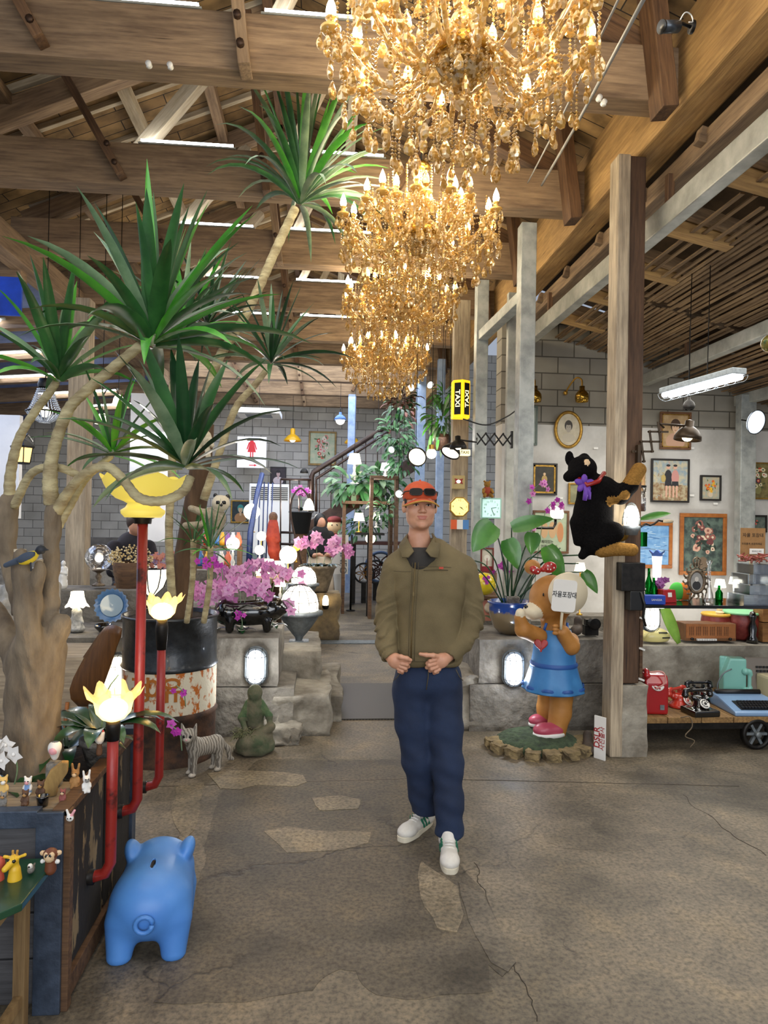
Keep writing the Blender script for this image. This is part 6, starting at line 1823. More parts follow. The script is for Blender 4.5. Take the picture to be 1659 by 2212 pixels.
b.build('body',[M_bearf,M_bearl,M_dot],bs,.008)
# ears: far ear hidden by paddle; the near ear is the cream disc
e = V(bq(1228,1262,-.02)); Blob().ball(e,(.085,.05,.088)).ball(e + V((.0,-.04,0)),(.062,.03,.064),m=1,k=.01).build('ear',[M_bearl,M_bearl],bs,.007)
e = V(bq(1150,1225,.08)); Blob().ball(e,(.06,.04,.055)).build('ear',M_bearf,bs,.008)
d = MB(); prof = [(.155,bq(0,1492)[2]),(.225,bq(0,1488)[2]),(.215,bq(0,1470)[2]),(.165,bq(0,1430)[2]),(.150,bq(0,1405)[2]),(.145,bq(0,1385)[2]),(.120,bq(0,1362)[2])]
cx = bq(1197,1440)[0]
def tilt(mb): mb.v = [(x + .03 * (1.0 - z) ,y,z) for x,y,z in mb.v]; return mb
zt,zb = bq(0 + 1197,1358)[2],bq(1197,1490)[2]; H = zt - zb
prof = [(.125,zb + .02),(.215,zb),(.218,zb + .008),(.19,zb + H * .18),(.158,zb + H * .45),(.148,zb + H * .62),(.140,zb + H * .82),(.115,zb + H)]
dr_ = MB().lathe(prof,(cx,.01,0),60,ruffle=(9,lambda u: .016 * max(0,1 - u * 1.6),lambda u: .010 * max(0,1 - u * 4))).build('dress',M_dress,bs)
MB().lathe([(.212,zb + .018),(.214,zb + .028),(.207,zb + .04)],(cx,.01,0),60,ruffle=(9,lambda u: .015,lambda u: .008)).build('hem_band',M_dressd,dr_)
MB().lathe([(.166,zb + H * .40),(.170,zb + H * .43),(.160,zb + H * .47)],(cx,.01,0),48).build('waist_band',M_dressd,dr_)
MB().tube([(cx - .10,-.06,zt - .01),(cx - .085,-.07,zt + .05)],.010,8).tube([(cx + .06,-.09,zt - .01),(cx + .07,-.06,zt + .05)],.010,8).build('straps',M_dressd,dr_)
# heart
hp = [(.0,-.05)] + [(.042 * sin(t) ** 3,.042 * (.8125 * cos(t) - .3125 * cos(2 * t) - .125 * cos(3 * t) - .0625 * cos(4 * t))) for t in [PI - 2 * PI * i / 24 for i in range(1,24)]]
q = bq(1170,1393,-.15); MB().prism([(x * 1.15,z * 1.15) for x,z in hp[::-1]],.03,(q[0],-.138,q[2]),(-.1,0,-.35)).build('heart',M_red,bs,bevel=.008)
# bow on the head
q = V(bq(1172,1232,-.06)); M_redbow = mat('red_bow_paint','#a32624',rough=.3)
bw = Blob().ball(q + V((-.055,0,.0)),(.042,.022,.028),rot=(0,.5,0)).ball(q + V((.05,0,.022)),(.052,.025,.04),rot=(0,-.2,0)).ball(q + V((0,-.015,.008)),(.02,.02,.02),k=.01)
bo = bw.build('bow',M_redbow,bs,.006)
mb = MB()
for x,z in ((-.075,.0),(-.05,.018),(-.04,-.008),(.03,.035),(.055,.045),(.075,.02),(.05,.008),(.03,.01)): mb.ball(q + V((x,-.024,z)),.006,7)
mb.build('white_dots',M_white,bo)['kind'] = 'stuff'
# paddle with sign
q = V(bq(1219,1287,-.235)); a_ = .12
MB().cyl((0,0,0),.14,.035,36,rot=(PI / 2 + .0,0,0)).build('round_mirror',M_bearl,bs,loc=tuple(q + V((.035,.05,.015))),rot=(0,0,.12),bevel=.0)
def rsq(w,h,r_,n=6):
    P = []
    for cx_,cz_,a0 in ((w - r_,h - r_,0),(-w + r_,h - r_,PI / 2),(-w + r_,-h + r_,PI),(w - r_,-h + r_,1.5 * PI)):
        for i in range(n + 1): t = a0 + PI / 2 * i / n; P.append((cx_ + r_ * cos(t),cz_ + r_ * sin(t)))
    return P
pd = MB().prism(rsq(.088,.110,.026),.008,q,(0,.09,.12)).build('sign_paddle',M_white,bs,bevel=.002)
text('자율포장대',.046,M_black,'lettering',pd,tuple(q + V((.0,-.0055,.006))),(PI / 2,.09,.12),.0008,sx=.86,bold=.0004)
q2 = V(bq(1214,1345,-.2)); MB().tube([tuple(q + V((-.008,.006,-.08))),(q2.x,-.185,q2.z),(q2.x - .0,-.18,q2.z - .05)],.010,8).build('paddle_handle',M_bearl,pd)
for (px,py,dy,L_) in ((1186,1590,-.06,1),(1172,1560,.11,.9)):
    q = V(bq(px,py,dy)); s = thing('shoe',None,None); s.parent = bs
    for kk in ('label','category'):
        if kk in s: del s[kk]
    Blob().ball((-.035,0,.03),(.085,.062,.05)).ball((.05,0,.03),(.065,.055,.048),k=.03).box((0,0,-.05),(.3,.3,.055),sub=True,m=-1,k=.003).build('upper',M_rose,s,.006)
    MB().lathe([(.001,-.012),(.12,-.012),(.122,0),(.12,.012),(.001,.012)],n=28).build('sole',M_white,s,scale=(1,.56,1))
    s.location = (q.x,dy,.105 if dy < 0 else .125); s.scale = (L_,) * 3; s.rotation_euler = (0,0,.15)
gr = Blob().ball((0.0,0,.03),(.30,.26,.075)).ball((-.08,-.05,.04),(.2,.2,.06)).box((0,0,-.05),(.5,.5,.05),sub=True,m=-1,k=.004)
gr.build('grassy_base',mat('dark_moss','#2f3a2c','#4a5a40',rough=1,scale=26,bump=1),bs,.012,loc=(-.01,0,0),disp=lambda P: .004 * np.sin(P[:,0] * 90) * np.sin(P[:,1] * 80))
rg = RR(9)
for k in range(9):
    a = PI + .0 + PI * k / 8; rr_ = .29
    rough_box((.13,.10,.06),80 + k,.012,4,'base_stone',mat('tan_rock','#97835c','#5f523c',rough=1,scale=10,bump=.9),bs,(rr_ * cos(a) * 1.1,rr_ * sin(a) * .95,0),a)
p = fl(1272,1625)
tag(Blob().ball((0,0,.03),(.05,.075,.035)).limb((.01,.03,.04),(.02,.05,.11),.035,.032,k=.02).build('old_boot',mat('old_leather','#3e342c','#5a4c40',rough=.7,scale=12),None,.006,(p.x,4.62,0),(0,0,.3)),'old dark leather shoe on the floor beside the statue base','shoe')
# small things on the block behind the statue
p = at(1275,1365,5.3)
tag(MB().box((0,0,.04),(.11,.07,.08)).cyl((0,-.05,.10),.045,.05,18,rot=(PI / 2,0,0)).box((0,0,.10),(.09,.05,.05)).build('old_camera',M_iron,None,(p.x,5.3,.705),bevel=.003),'old dark camera-like box on the block right of the bear statue','camera')
p = at(1250,1370,5.2)
tag(Blob().ball((0,0,.045),(.045,.07,.04)).limb((-.0,.05,.05),(.0,.05,.12),.035,.032,k=.02).build('old_boot',mat('old_leather',''),None,.006,(p.x,5.25,.705),(0,0,-.6)),'old laced boot on the block right of the bear statue','shoe')
for k,(px,pyb,w_,h_,col,lab) in enumerate(((1058,1350,.14,.20,'#c98470','pink retro speaker radio on the low shelf behind the man'),)):
    p = at(px,pyb,5.9)
    t = thing('retro_radio',lab,'radio',(p.x,5.95,.705))
    MB().box((0,0,h_ / 2),(w_,.07,h_)).build('case',mat('salmon_plastic',col,rough=.5),t,bevel=.012)
    MB().lathe([(.001,0),(.045,0),(.05,.006),(.03,.01),(.001,.01)],(0,-.036,h_ * .66),20,rot=(PI / 2,0,0)).build('dial',mat('cream_dial','#e0cbb0',rough=.5),t)
p = at(1055,1255,5.75)
pk = thing('yellow_gourd','bright yellow glazed gourd ornament behind the man','ornament',(p.x,5.9,p.z - .04))
MB().ball((0,0,.0),(.11,.10,.10),20).ball((-.09,-.02,-.05),(.06,.05,.06),12).build('body',mat('yellow_glaze','#e8cf1e',rough=.2,coat=.8),pk)
flm = MB(); rg = RR(2)
for _ in range(4): flower(flm,(rg.uniform(-.03,.01),-.11,rg.uniform(0,.07)),.022,rg)
flm.build('painted_flower',[M_mag,M_mag],pk)
tag(MB().box((0,0,.36),(.9,.18,.72)).build('concrete_plinth',M_conc,None,(p.x + .25,6.0,0)),'grey plinth behind the glazed plant pot','plinth')
tag(MB().box((0,0,.0),(.26,.14,.02)).build('small_shelf',M_timber_dk,None,(p.x,5.95,p.z - .16)),'little shelf under the yellow gourd','shelf')

# black plush dog hugging the post
p = at(1300,1100,4.45); OX = V((p.x,4.45,p.z))
def dq(px,py,dy=0,r=None):
    a = at(px,py,4.45 + dy) - OX; return (a.x,a.y,a.z) if r is None else (a.x,a.y,a.z,r)
M_bf = mat('black_plush','#0b0a0a','#141212',rough=1,scale=80,bump=.5,spec=.1); M_tf = mat('tan_plush','#a0763c','#83602e',rough=1,scale=80,bump=.5,spec=.1)
dg_ = thing('plush_dog','big black and tan plush dog hugging the wooden post, wearing a purple bow','plush toy',tuple(OX))
b = Blob()
b.chain([dq(1285,1060,0,.115),dq(1280,1110,0,.115),dq(1288,1165,0,.11)],k=.05)
b.ball(dq(1258,1012,-.02),(.095,.09,.085),k=.03).limb(dq(1245,1020,-.05),dq(1228,1030,-.07),.05,.035,k=.02).limb(dq(1262,990,.0),dq(1235,1032,.03),.035,.028,k=.02)
b.ball(dq(1268,1000,-.10),(.018,.012,.028),m=2,k=.006).ball(dq(1230,990,0.02),(.03,.02,.05),k=.01)
b.chain([dq(1310,1050,-.06,.06),dq(1340,1070,-.12,.055),dq(1362,1050,-.14,.05)],k=.03)
b.chain([dq(1362,1045,-.14,.05),dq(1380,1015,-.12,.048)],m=1,k=.012).limb(dq(1318,1082,-.10),dq(1350,1068,-.165),.03,.028,m=1,k=.01)
b.chain([dq(1290,1170,-.03,.075),dq(1325,1150,-.10,.07)],k=.03)
b.chain([dq(1300,1190,-.06,.045),dq(1335,1186,-.12,.043),dq(1365,1188,-.12,.042)],m=1,k=.012)
b.chain([dq(1270,1185,0,.04),dq(1258,1200,0,.028)],k=.02).limb(dq(1250,1130,0),dq(1248,1170,0),.06,.03,k=.03)
b.build('body',[M_bf,M_tf,M_tan],dg_,.008)
M_pur = mat('purple_ribbon','#5a2e96','#6f42ad',rough=.6)
q = V(dq(1262,1045,-.12)); mb = MB()
for a in range(5): an = a * 1.26 + .3; mb.ball(q + V((cos(an) * .035,0,sin(an) * .03)),(.035,.012,.022),10,rot=(0,-an,0))
mb.tube([tuple(q),tuple(q + V((.01,-.01,-.05))),tuple(q + V((.0,-.01,-.11)))],[.01,.018,.014],6).tube([tuple(q),tuple(q + V((.03,-.01,-.06))),tuple(q + V((.035,0,-.10)))],[.01,.016,.012],6)
mb.build('bow',M_pur,dg_)
MB().tube([dq(1248,1032,-.07),dq(1268,1048,-.13),dq(1292,1040,-.11),dq(1305,1022,-.02)],.016,8).build('collar',M_red,dg_)

# fittings on the wooden post
p = at(1366,1140,4.42)
t = thing('caged_post_lamp','lit caged glass lamp on an iron foot fixed to the wooden post','lamp',(p.x,4.44,p.z))
MB().lathe([(.001,-.05),(.04,-.05),(.05,-.02),(.062,-.01),(.062,.01),(.05,.015),(.001,.015)],n=20).build('foot',M_grey_metal,t)
MB().lathe([(.046,.01),(.050,.08),(.044,.12),(.025,.145),(.001,.152)],n=20).build('glass',M_whitelit,t)
g = MB()
for k in range(5):
    a = PI * k / 5; g.tube([(.058 * cos(a) * cos(u),.058 * sin(a) * cos(u),.02 + .15 * sin(u)) for u in [PI * i / 12 for i in range(13)]],.0022,5)
g.tube([(.057 * cos(a),.057 * sin(a),.07) for a in [2 * PI * i / 18 for i in range(18)]],.002,5,closed=True)
g.build('wire_guard',M_grey_metal,t); point('bulb_light',(0,-.12,.1),3,(1,.96,.88),.05,t)
p = at(1350,1153,4.40)
tag(MB().lathe([(.001,0),(.05,0),(.055,.01),(.04,.014),(.035,.024),(.02,.026),(.015,.04),(.001,.04)],n=28,rot=(PI / 2,0,0)).build('bell_push',mat('brass',''),None,(p.x,4.47,p.z)),'round ridged brass disc on the wooden post behind the plush dog','bell')
p = at(1360,1245,4.5)
t = thing('meter_box','dark metal switch box fixed on the wooden post','switch box',(p.x,4.49,p.z))
MB().box((0,0,0),(.165,.10,.19)).build('box',M_iron,t,bevel=.004); MB().box((.03,-.01,-.16),(.10,.08,.13)).build('lower_box',M_black,t,bevel=.004)
MB().tube([(.05,-.05,-.10),(.075,-.06,-.18),(.07,-.05,-.27),(.10,-.03,-.33)],.009,8).build('cable',M_black,t)
p = at(1382,1080,4.75)
t = thing('glass_dispenser','clear glass jar dispenser half full of brown beans beside the wooden post','jar',(p.x + .03,4.85,p.z - .08))
MB().lathe([(.055,0),(.06,.01),(.06,.17),(.055,.175)],n=20).build('glass',M_clear,t); MB().cyl((0,0,0),.052,.055,16).build('beans',mat('brown_beans','#5a2f1c','#7d4a2e',rough=.7,scale=60,bump=1),t)
MB().cyl((0,0,.175),.062,.014,20).build('lid',M_black,t); MB().box((0,0,-.1),(.03,.03,.2)).build('stand',M_iron,t)
p = at(1385,1125,4.55); mb = MB()
mb.tube([(-.03,0,-.03),(.02,0,.0),(.05,0,-.01),(.08,0,.0),(.11,0,.025),(.14,0,.02)],.007,8)
t = thing('crank_handle','small iron crank with a wooden grip sticking out right of the caged post lamp','handle',(p.x,4.52,p.z - .02)); mb.build('crank',M_iron,t)
MB().lathe([(.001,0),(.010,0),(.014,.02),(.013,.06),(.006,.075),(.001,.075)],(.14,0,.02),12,rot=(0,PI / 2,0)).build('grip',M_timber_pale,t)
p = at(1388,1122,4.9); mb = MB(); mb.leaf((0,0,0),(.9,-.1,.28),.24,.055,.2,.12,8,shape='oval',up=(0,-1,.5)); mb.tube([(0,0,0),(-.03,.03,-.3),(-.03,.1,-.66)],.004,5)
t = thing('leaf_stalk','single broad green leaf pointing right beside the wooden post','leaf',(p.x,4.95,p.z)); mb.build('leaf',mat('glossy_leaf',''),t)
p = at(1388,1165,4.6); tag(MB().cyl((0,0,-.05),.04,.10,16).build('green_glass',glass('green_glass','#1f7a35',.05,.6,'#1f8a3a'),None,(p.x,4.62,p.z)),'deep green ribbed glass insulator beside the post','glass')

# scissor wall lamps
def scissor(name,label,A,B,n,h_,m,Y,head_r,head_m,lit,flip=1,hd_tilt=0,rod=None):
    a,b = at(*A,Y),at(*B,Y); t = thing(name,label,'scissor lamp',tuple(a))
    d = (b - a) / n; up = d.cross(V((0,1,0))).normalized() * h_
    mb = MB(); pins = MB()
    for i in range(n):
        p0,p1 = d * i,d * (i + 1)
        mb.bar(p0 + up,p1 - up,.014,.006,up=(0,1,0)); mb.bar(p0 - up + V((0,-.008,0)),p1 + up + V((0,-.008,0)),.014,.006,up=(0,1,0))
        for q in (p0 + up,p0 - up,(p0 + p1) / 2): pins.cyl(q + V((0,.006,0)),.009,.022,8,rot=(PI / 2,0,0))
    mb.build('scissor_arm',m,t); pins.build('pins',m,t)
    e = d * n + up * .6
    hl = V((flip * head_r * 1.0,0,0)); r2 = rod or V((flip * .16,0,0))
    MB().tube([tuple(d * n - up * .2),tuple(e),tuple(e + r2)],.008,8).build('rod',m,t)
    MB().lathe([(head_r,0),(head_r * .97,head_r * .3),(head_r * .72,head_r * .75),(head_r * .42,head_r * 1.0),(head_r * .3,head_r * 1.05),(head_r * .3,head_r * 1.5),(.001,head_r * 1.6)],n=26,rot=(0,hd_tilt,0)).build('shade',head_m,t,loc=tuple(e + r2 + V((0,0,-head_r * 1.1))),solid=-.003)
    MB().ball(tuple(e + r2 + V((0,0,-head_r * .8))),head_r * .42,12).build('bulb',lit,t)
    MB().box((0,0,0),(.02,.04,h_ * 3.0)).build('wall_bracket',m,t)
    return t
M_bronze = mat('dark_bronze','#4a3b2a','#382c20',rough=.4,metal=.5)
scissor('scissor_lamp','brown scissor-arm lamp reaching right from the wooden post',(1378,986),(1432,922),3,.052,M_bronze,4.5,.088,M_bronze,M_warm2,1,.12,V((.20,0,-.01)))
scissor('scissor_lamp','black scissor-arm lamp reaching left from the thin steel channel',(1105,950),(1030,948),4,.055,M_iron,6.45,.08,M_iron,M_whitelit,-1,-.05,V((-.18,0,.02)))
p0,p1 = at(1000,905,6.5),at(1148,935,6.5)
tag(MB().tube([x[:3] for x in smooth_pts([(*at(1000,905,6.5),0),(*at(1050,918,6.5),0),(*at(1095,900,6.45),0),(*at(1125,882,6.4),0),(*at(1146,900,6.4),0),(*at(1146,940,6.4),0)],6)],.007,6).build('black_cable',M_black,None),'black cable looping from the taxi sign past the scissor lamp','cable')
# taxi signs
def taxi(label,px,py,Y,w,h_,rz,txt='TAXI',vert=True):
    p = at(px,py,Y); t = thing('taxi_sign',label,'illuminated sign',tuple(p),rz)
    M_tx = emis('taxi_yellow_lit','#ffc21a',1.15)
    P = [(-w / 2,-w * .28),(0,-w * .62),(w / 2,-w * .28),(w / 2,w * .4),(-w / 2,w * .4)]
    mb = MB(); n = len(P); mb.add([(x,y,-h_ / 2) for x,y in P] + [(x,y,h_ / 2) for x,y in P],[tuple(range(n - 1,-1,-1)),tuple(range(n,2 * n))] + [(i,(i + 1) % n,n + (i + 1) % n,n + i) for i in range(n)])
    mb.build('light_box',M_tx,t,bevel=.008)
    ang = math.atan2(-w * .34,w / 2)
    for s in (-1,1):
        q = V((s * w * .26,-w * .455,0)); nrm = V((-s * .0,-1,0)); A = s * .597
        pl_ = MB().box((0,0,0),(w * .40,.004,h_ * .84)).build('black_panel',M_black,t,loc=tuple(q + V((s * .003,-.004,0))),rot=(0,0,A))
        text(txt,w * .40,emis('taxi_letter_lit','#fff3b0',1.6),'lettering',pl_,(0,-.004,0),(PI / 2,-PI / 2 if s > 0 else PI / 2,0),.001,bold=w * .006,sx=1.15)
    return t
taxi('yellow lit vertical taxi sign on the grey timber post',995,864,7.55,.19,.42,0)
p = at(1003,978,7.6); t = thing('taxi_lamp','small lit taxi roof lamp below the black scissor lamp','illuminated sign',tuple(p))
MB().box((0,0,0),(.13,.06,.07)).build('light_box',emis('taxi_cream_lit','#ffe9a8',1.5),t,bevel=.012); text('TAXI',.045,M_black,'lettering',t,(0,-.032,0),depth=.001,bold=.001)
spot_lamp('spot_lamp','large cream-faced spotlight tilted beside the man',tuple(at(900,988,7.0)),(-1.15,0,-.5),.10,M_iron,M_soft)
spot_lamp('spot_lamp','dark ribbed floodlight right of the white bulb',tuple(at(972,980,6.9)),(-.55,.25,-.5),.10,M_iron,M_soft)
p = at(932,980,7.2); t = thing('hanging_bulb','round white lit bulb between the two spotlights','lamp',tuple(p)); MB().ball((0,0,0),.055,16).build('bulb',M_whitelit,t); MB().cyl((0,0,.045),.03,.05,12).build('socket',M_brass,t)
for k,(px,py,Y,r_) in enumerate(((862,1068,9.0,.055),(930,832,9.0,.05),(888,838,10.5,.06),(845,972,10,.05))):
    p = at(px,py,Y); spot_lamp('clip_lamp',('small clip lamp glowing left of the man\'s cap','small white lit lamp left of the taxi sign','small lit lamp beneath the rearmost chandelier','little lit lamp under the hanging ferns')[k],tuple(p),(-1.1,0,(-.4,.5,.2,-.6)[k]),r_,M_grey_metal,M_whitelit)
# clocks
def clock(label,px,py,Y,r_,sides,face,frame,hands=((.6,2.0),(.8,3.6)),nums=True,rz=0):
    p = at(px,py,Y); t = thing('wall_clock',label,'clock',tuple(p),rz)
    off = PI / sides
    P = [(r_ / cos(off) * cos(off + 2 * PI * i / sides),r_ / cos(off) * sin(off + 2 * PI * i / sides)) for i in range(sides)]
    MB().prism([(x * 1.0,z * 1.0) for x,z in P],.05).build('case',frame,t,bevel=.006)
    MB().prism([(x * .86,z * .86) for x,z in P],.054).build('face',face,t)
    if nums:
        for h_ in range(1,13):
            a = PI / 2 - h_ * PI / 6
            if sides != 4 and h_ % 3: MB().box((cos(a) * r_ * .68,-.028,sin(a) * r_ * .68),(r_ * .05,.002,r_ * .05)).build('hour_mark',M_black,t); continue
            text(str(h_),r_ * (.34 if sides != 4 else .27),M_black,'numeral',t,(cos(a) * r_ * .68,-.028,sin(a) * r_ * .68),depth=.0006)
    for L_,a in hands:
        MB().bar((0,-.031,0),(sin(a) * r_ * L_,-.031,cos(a) * r_ * L_),r_ * .05,.002,up=(0,1,0)).build('hand',M_iron,t)
    return t
clock('glowing yellow octagonal wall clock right of the man\'s cap',992,1095,7.85,.115,8,emis('yellow_lit_dial','#ffe98a',.9),M_gold,((.30,2.0),(.5,2.2)))
clock('pale turquoise square clock below the little bear doll',1060,1098,7.0,.108,4,emis('aqua_lit_dial','#bfe6dc',.55),mat('aqua_plastic','#9fcabb',rough=.4),((.5,1.4),(.75,2.75)))
p = at(990,1042,7.86); t = thing('beer_sign','small lit red and white drinks sign in a tan box above the octagonal clock','illuminated sign',tuple(p))
MB().box((0,0,0),(.15,.05,.16)).build('box',mat('tan_box','#b5a06a',rough=.6),t,bevel=.01); MB().prism([(-.05,-.03),(-.035,0),(-.05,.035),(0,.02),(.05,.035),(.035,0),(.05,-.03),(0,-.015)][::-1],.01,(0,-.03,.01)).build('red_emblem',mat('red_paint',''),t)
MB().ball((-.005,-.036,.008),(.025,.006,.018),12).build('white_centre',M_whitelit,t)
p = at(993,1133,7.86); t = thing('colour_sign','small orange white and blue sign under the octagonal clock','sign',tuple(p))
mb = MB()
for k in range(3): mb.box((-.07 + k * .07,0,0),(.07,.02,.11),mi=k)
mb.build('panel',[mat('orange_panel','#e2602a',rough=.5),M_white,mat('blue_panel','#4f86c4',rough=.5)],t)
p = at(1052,1062,6.95); b = Blob().ball((0,0,0),(.05,.04,.055)).ball((0,-.005,.075),(.034,.032,.032),m=1,k=.01)
for s in (-1,1): b.ball((s * .028,0,.105),.012,m=1,k=.004).limb((s * .04,-.02,.02),(s * .05,-.05,-.01),.016,.014,m=1,k=.006).limb((s * .03,-.03,-.035),(s * .04,-.06,-.05),.02,.017,m=1,k=.006)
tag(b.build('teddy_doll',[mat('red_brown_cloth','#8e3a26',rough=.9),mat('tan_plush','')],None,.005,tuple(p)),'small teddy doll in red-brown clothes sitting on the turquoise clock','doll')
def pf_white(c='#ddd8cc',c2='#c8c2b4'):
    def f(mb,w,h): canvas(mb,w,h); return [P_(c,c2)]
    return f
def clock_art(mb,w,h):
    canvas(mb,w,h); poly(mb,[(-w / 2,-h / 2),(w / 2,-h / 2),(w / 2,-h * .28),(-w / 2,-h * .28)],1); disc(mb,0,h * .1,w * .3,w * .3,2,20); poly(mb,[(-.004,-h * .3),(.004,-h * .3),(.003,h * .1),(-.003,h * .1)],1); return [P_('#cfc8b6'),P_('#8a1f2e'),P_('#e9e4d6')]
picture('framed_clock_picture','small red-brown framed picture above the yellow gourd',tuple(at(1052,1210,6.5)),.13,.24,.014,mat('red_wood_frame','#6b2a20',rough=.5),clock_art)

# pictures on the right hall's end wall
WY = 7.97
def wpic(label,x0,y0,x1,y1,fwpx,m,paint,inner=None,Y=WY):
    a,b = at(x0,y0,Y),at(x1,y1,Y); c = (a + b) / 2; s = Y / 1475
    return picture('framed_picture',label,tuple(c),abs(b.x - a.x),abs(a.z - b.z),fwpx * s,m,paint,inner=inner,group=None)
def portrait(bg,bg2,skin,hair,cloth,seated=False):
    def f(mb,w,h):
        canvas(mb,w,h)
        disc(mb,0,-h * .32,w * .36,h * .26,3,16); poly(mb,[(-w * .06,-h * .2),(w * .06,-h * .2),(w * .05,h * .02),(-w * .05,h * .02)],1)
        disc(mb,0,h * .16,w * .19,h * .20,2,16); disc(mb,0,h * .10,w * .13,h * .16,1,16); disc(mb,0,h * .24,w * .14,h * .07,2,12)
        for s in (-1,1): disc(mb,s * w * .05,h * .12,w * .022,h * .012,2,8)
        disc(mb,0,h * .01,w * .035,h * .01,4,8)
        return [P_(bg,bg2),P_(skin),P_(hair),P_(cloth),P_('#9a4a3c')]
    return f
def couple(mb,w,h):
    rg = RR(4); canvas(mb,w,h)
    M = [P_('#8fa0a8','#c2b89a',14),P_('#8a6a4a','#b5a888',20),P_('#2a2a2e'),P_('#d8a890'),P_('#c98f86'),P_('#b8a060')]
    poly(mb,[(-w / 2,-h / 2),(w / 2,-h / 2),(w / 2,-h * .12),(-w / 2,-h * .05)],1)
    for k in range(26): disc(mb,rg.uniform(-.48,.48) * w,rg.uniform(-.48,.45) * h,w * .05,h * .008,rg.choice([1,0,5,4]),7,rg.uniform(0,3))
    for x,c in ((-.06,2),(.14,4)):
        disc(mb,x * w,h * .08,w * .11,h * .19,c,14); disc(mb,x * w,h * .33,w * .055,h * .05,3,12); disc(mb,x * w,h * .375,w * .06,h * .03,2,10)
        poly(mb,[(x * w - w * .10,-h * .14),(x * w + w * .10,-h * .14),(x * w + w * .09,-h * .02),(x * w - w * .09,-h * .02)],2)
        for s in (-1,1): poly(mb,[(x * w + s * w * .05 - w * .02,-h * .42),(x * w + s * w * .05 + w * .02,-h * .42),(x * w + s * w * .05 + w * .025,-h * .13),(x * w + s * w * .05 - w * .025,-h * .13)],3)
    disc(mb,-.2 * w,0.05 * h,w * .07,h * .1,5,10)
    return M
def child(mb,w,h):
    canvas(mb,w,h); disc(mb,0,0,w * .13,h * .14,1); disc(mb,0,h * .18,w * .06,h * .05,2); disc(mb,0,-h * .18,w * .05,h * .12,2); return [P_('#2e2a20','#3f3a2c'),P_('#b5965a'),P_('#d8b890')]
def bluelake(mb,w,h):
    rg = RR(8); canvas(mb,w,h)
    for k in range(30): disc(mb,rg.uniform(-.42,.42) * w,rg.uniform(-.45,.45) * h,w * rg.uniform(.04,.2),h * .012,1 + k % 3,8,rg.uniform(-.2,.2))
    poly(mb,[(-w / 2,-h * .1),(w / 2,-h * .14),(w / 2,-h * .12),(-w / 2,-h * .07)],4)
    return [P_('#5f8fc0','#7fa9d0',10),P_('#4677ad'),P_('#8fb5d8'),P_('#a9c8e0'),P_('#6f86a0')]
def poster(mb,w,h):
    canvas(mb,w,h)
    for x in (-.2,.05,.28): disc(mb,x * w,h * .05,w * .12,h * .22,1,12)
    disc(mb,.3 * w,-.02 * h,w * .1,h * .25,2,12)
    return [P_('#b9c4a4','#a8b596'),P_('#cfa77a'),P_('#c98a5a')]
wpic('narrow grey-green framed picture half hidden behind the galvanised post',1132,876,1160,962,4,mat('grey_green_frame','#5d6a62',rough=.5),pf_white('#8f9a94','#a3ada6'))
wpic('small gold-framed picture of a small figure on dark ground beside the orchid',1149,1000,1203,1070,4,M_blackframe,child,(.02,M_gold))
wpic('gold-framed picture mostly hidden behind the black plush dog',1228,1043,1262,1090,4,M_gold,pf_white('#9a9670','#7f7d5c'))
t = wpic('pale green poster in a brown frame with Korean lettering behind the big leaves',1151,1102,1228,1196,5,M_brownframe,poster)
text('재미있는',.045,M_iron,'lettering',t,(-.04,-.006,-.12),depth=.0006,sx=.9); text('기린이야기',.05,M_iron,'lettering',t,(-.02,-.006,-.18),depth=.0006,sx=.9)
wpic('brown framed portrait of a girl behind the brown scissor lamp',1426,889,1492,972,5,M_brownframe,portrait('#a8875c','#c2a47a','#e0b896','#4a3324','#c99f84'),(.012,M_gold))
wpic('dark framed painting of two figures standing by a shore',1407,990,1488,1086,4,M_blackframe,couple)
wpic('small dark framed painting of red and yellow flowers in a vase',1513,1026,1557,1082,4,M_blackframe,bouquet('#9aa094','#b8a888',['#c8452c','#e0b52e','#d8682e'],'#5a6b3c','#cbb9a0',5,.36,12,-.30),)
wpic('large orange-wood framed dark painting with a tall bouquet',1469,1108,1568,1243,9,M_orangeframe,bouquet('#2f3a38','#5a6b60',['#c9a08a','#8f5a50','#d8c4a8','#6b3a3a'],'#26332a','#6b5a48',9,.32,18,-.36,True))
wpic('orange-wood framed blue lake painting right of the wooden post',1375,1127,1451,1228,8,M_orangeframe,bluelake)
wpic('gold-framed painting of white and red flowers at the right edge',1607,998,1668,1079,3,M_gold,bouquet('#6b5f38','#8a7c4c',['#ece4c8','#c8452c','#e8dcb0','#3a3f4a'],'#4a5230','#8a8450',13,.38,16,-.26))
wpic('dark framed picture of a red rose at the right edge',1606,1112,1656,1150,4,M_blackframe,bouquet('#4f5a52','#6b7468',['#c8403c','#d86a5c'],'#3a4a38','#5a5a50',17,.16,8,-.4))
wpic('small light framed flower picture just right of the wooden post',1368,1012,1394,1062,2,M_timber_pale,bouquet('#c9a070','#b88f5c',['#e0c46a','#a8b05a'],'#6b7a3c','#b89a6a',19))
for k,(px,py) in enumerate(((1288,968),(1496,968),(1496,1070),(1547,1088),(1212,1076))):
    p = at(px,py,WY); tag(MB().box((0,0,0),(.055,.004,.025)).build('caption_card',M_white,None,(p.x,WY + .012,p.z)),('white caption card right of the oval portrait','white caption card by the girl portrait','white caption card by the two-figure painting','white caption card under the small vase painting','white caption card by the small gold frame')[k],'caption card')
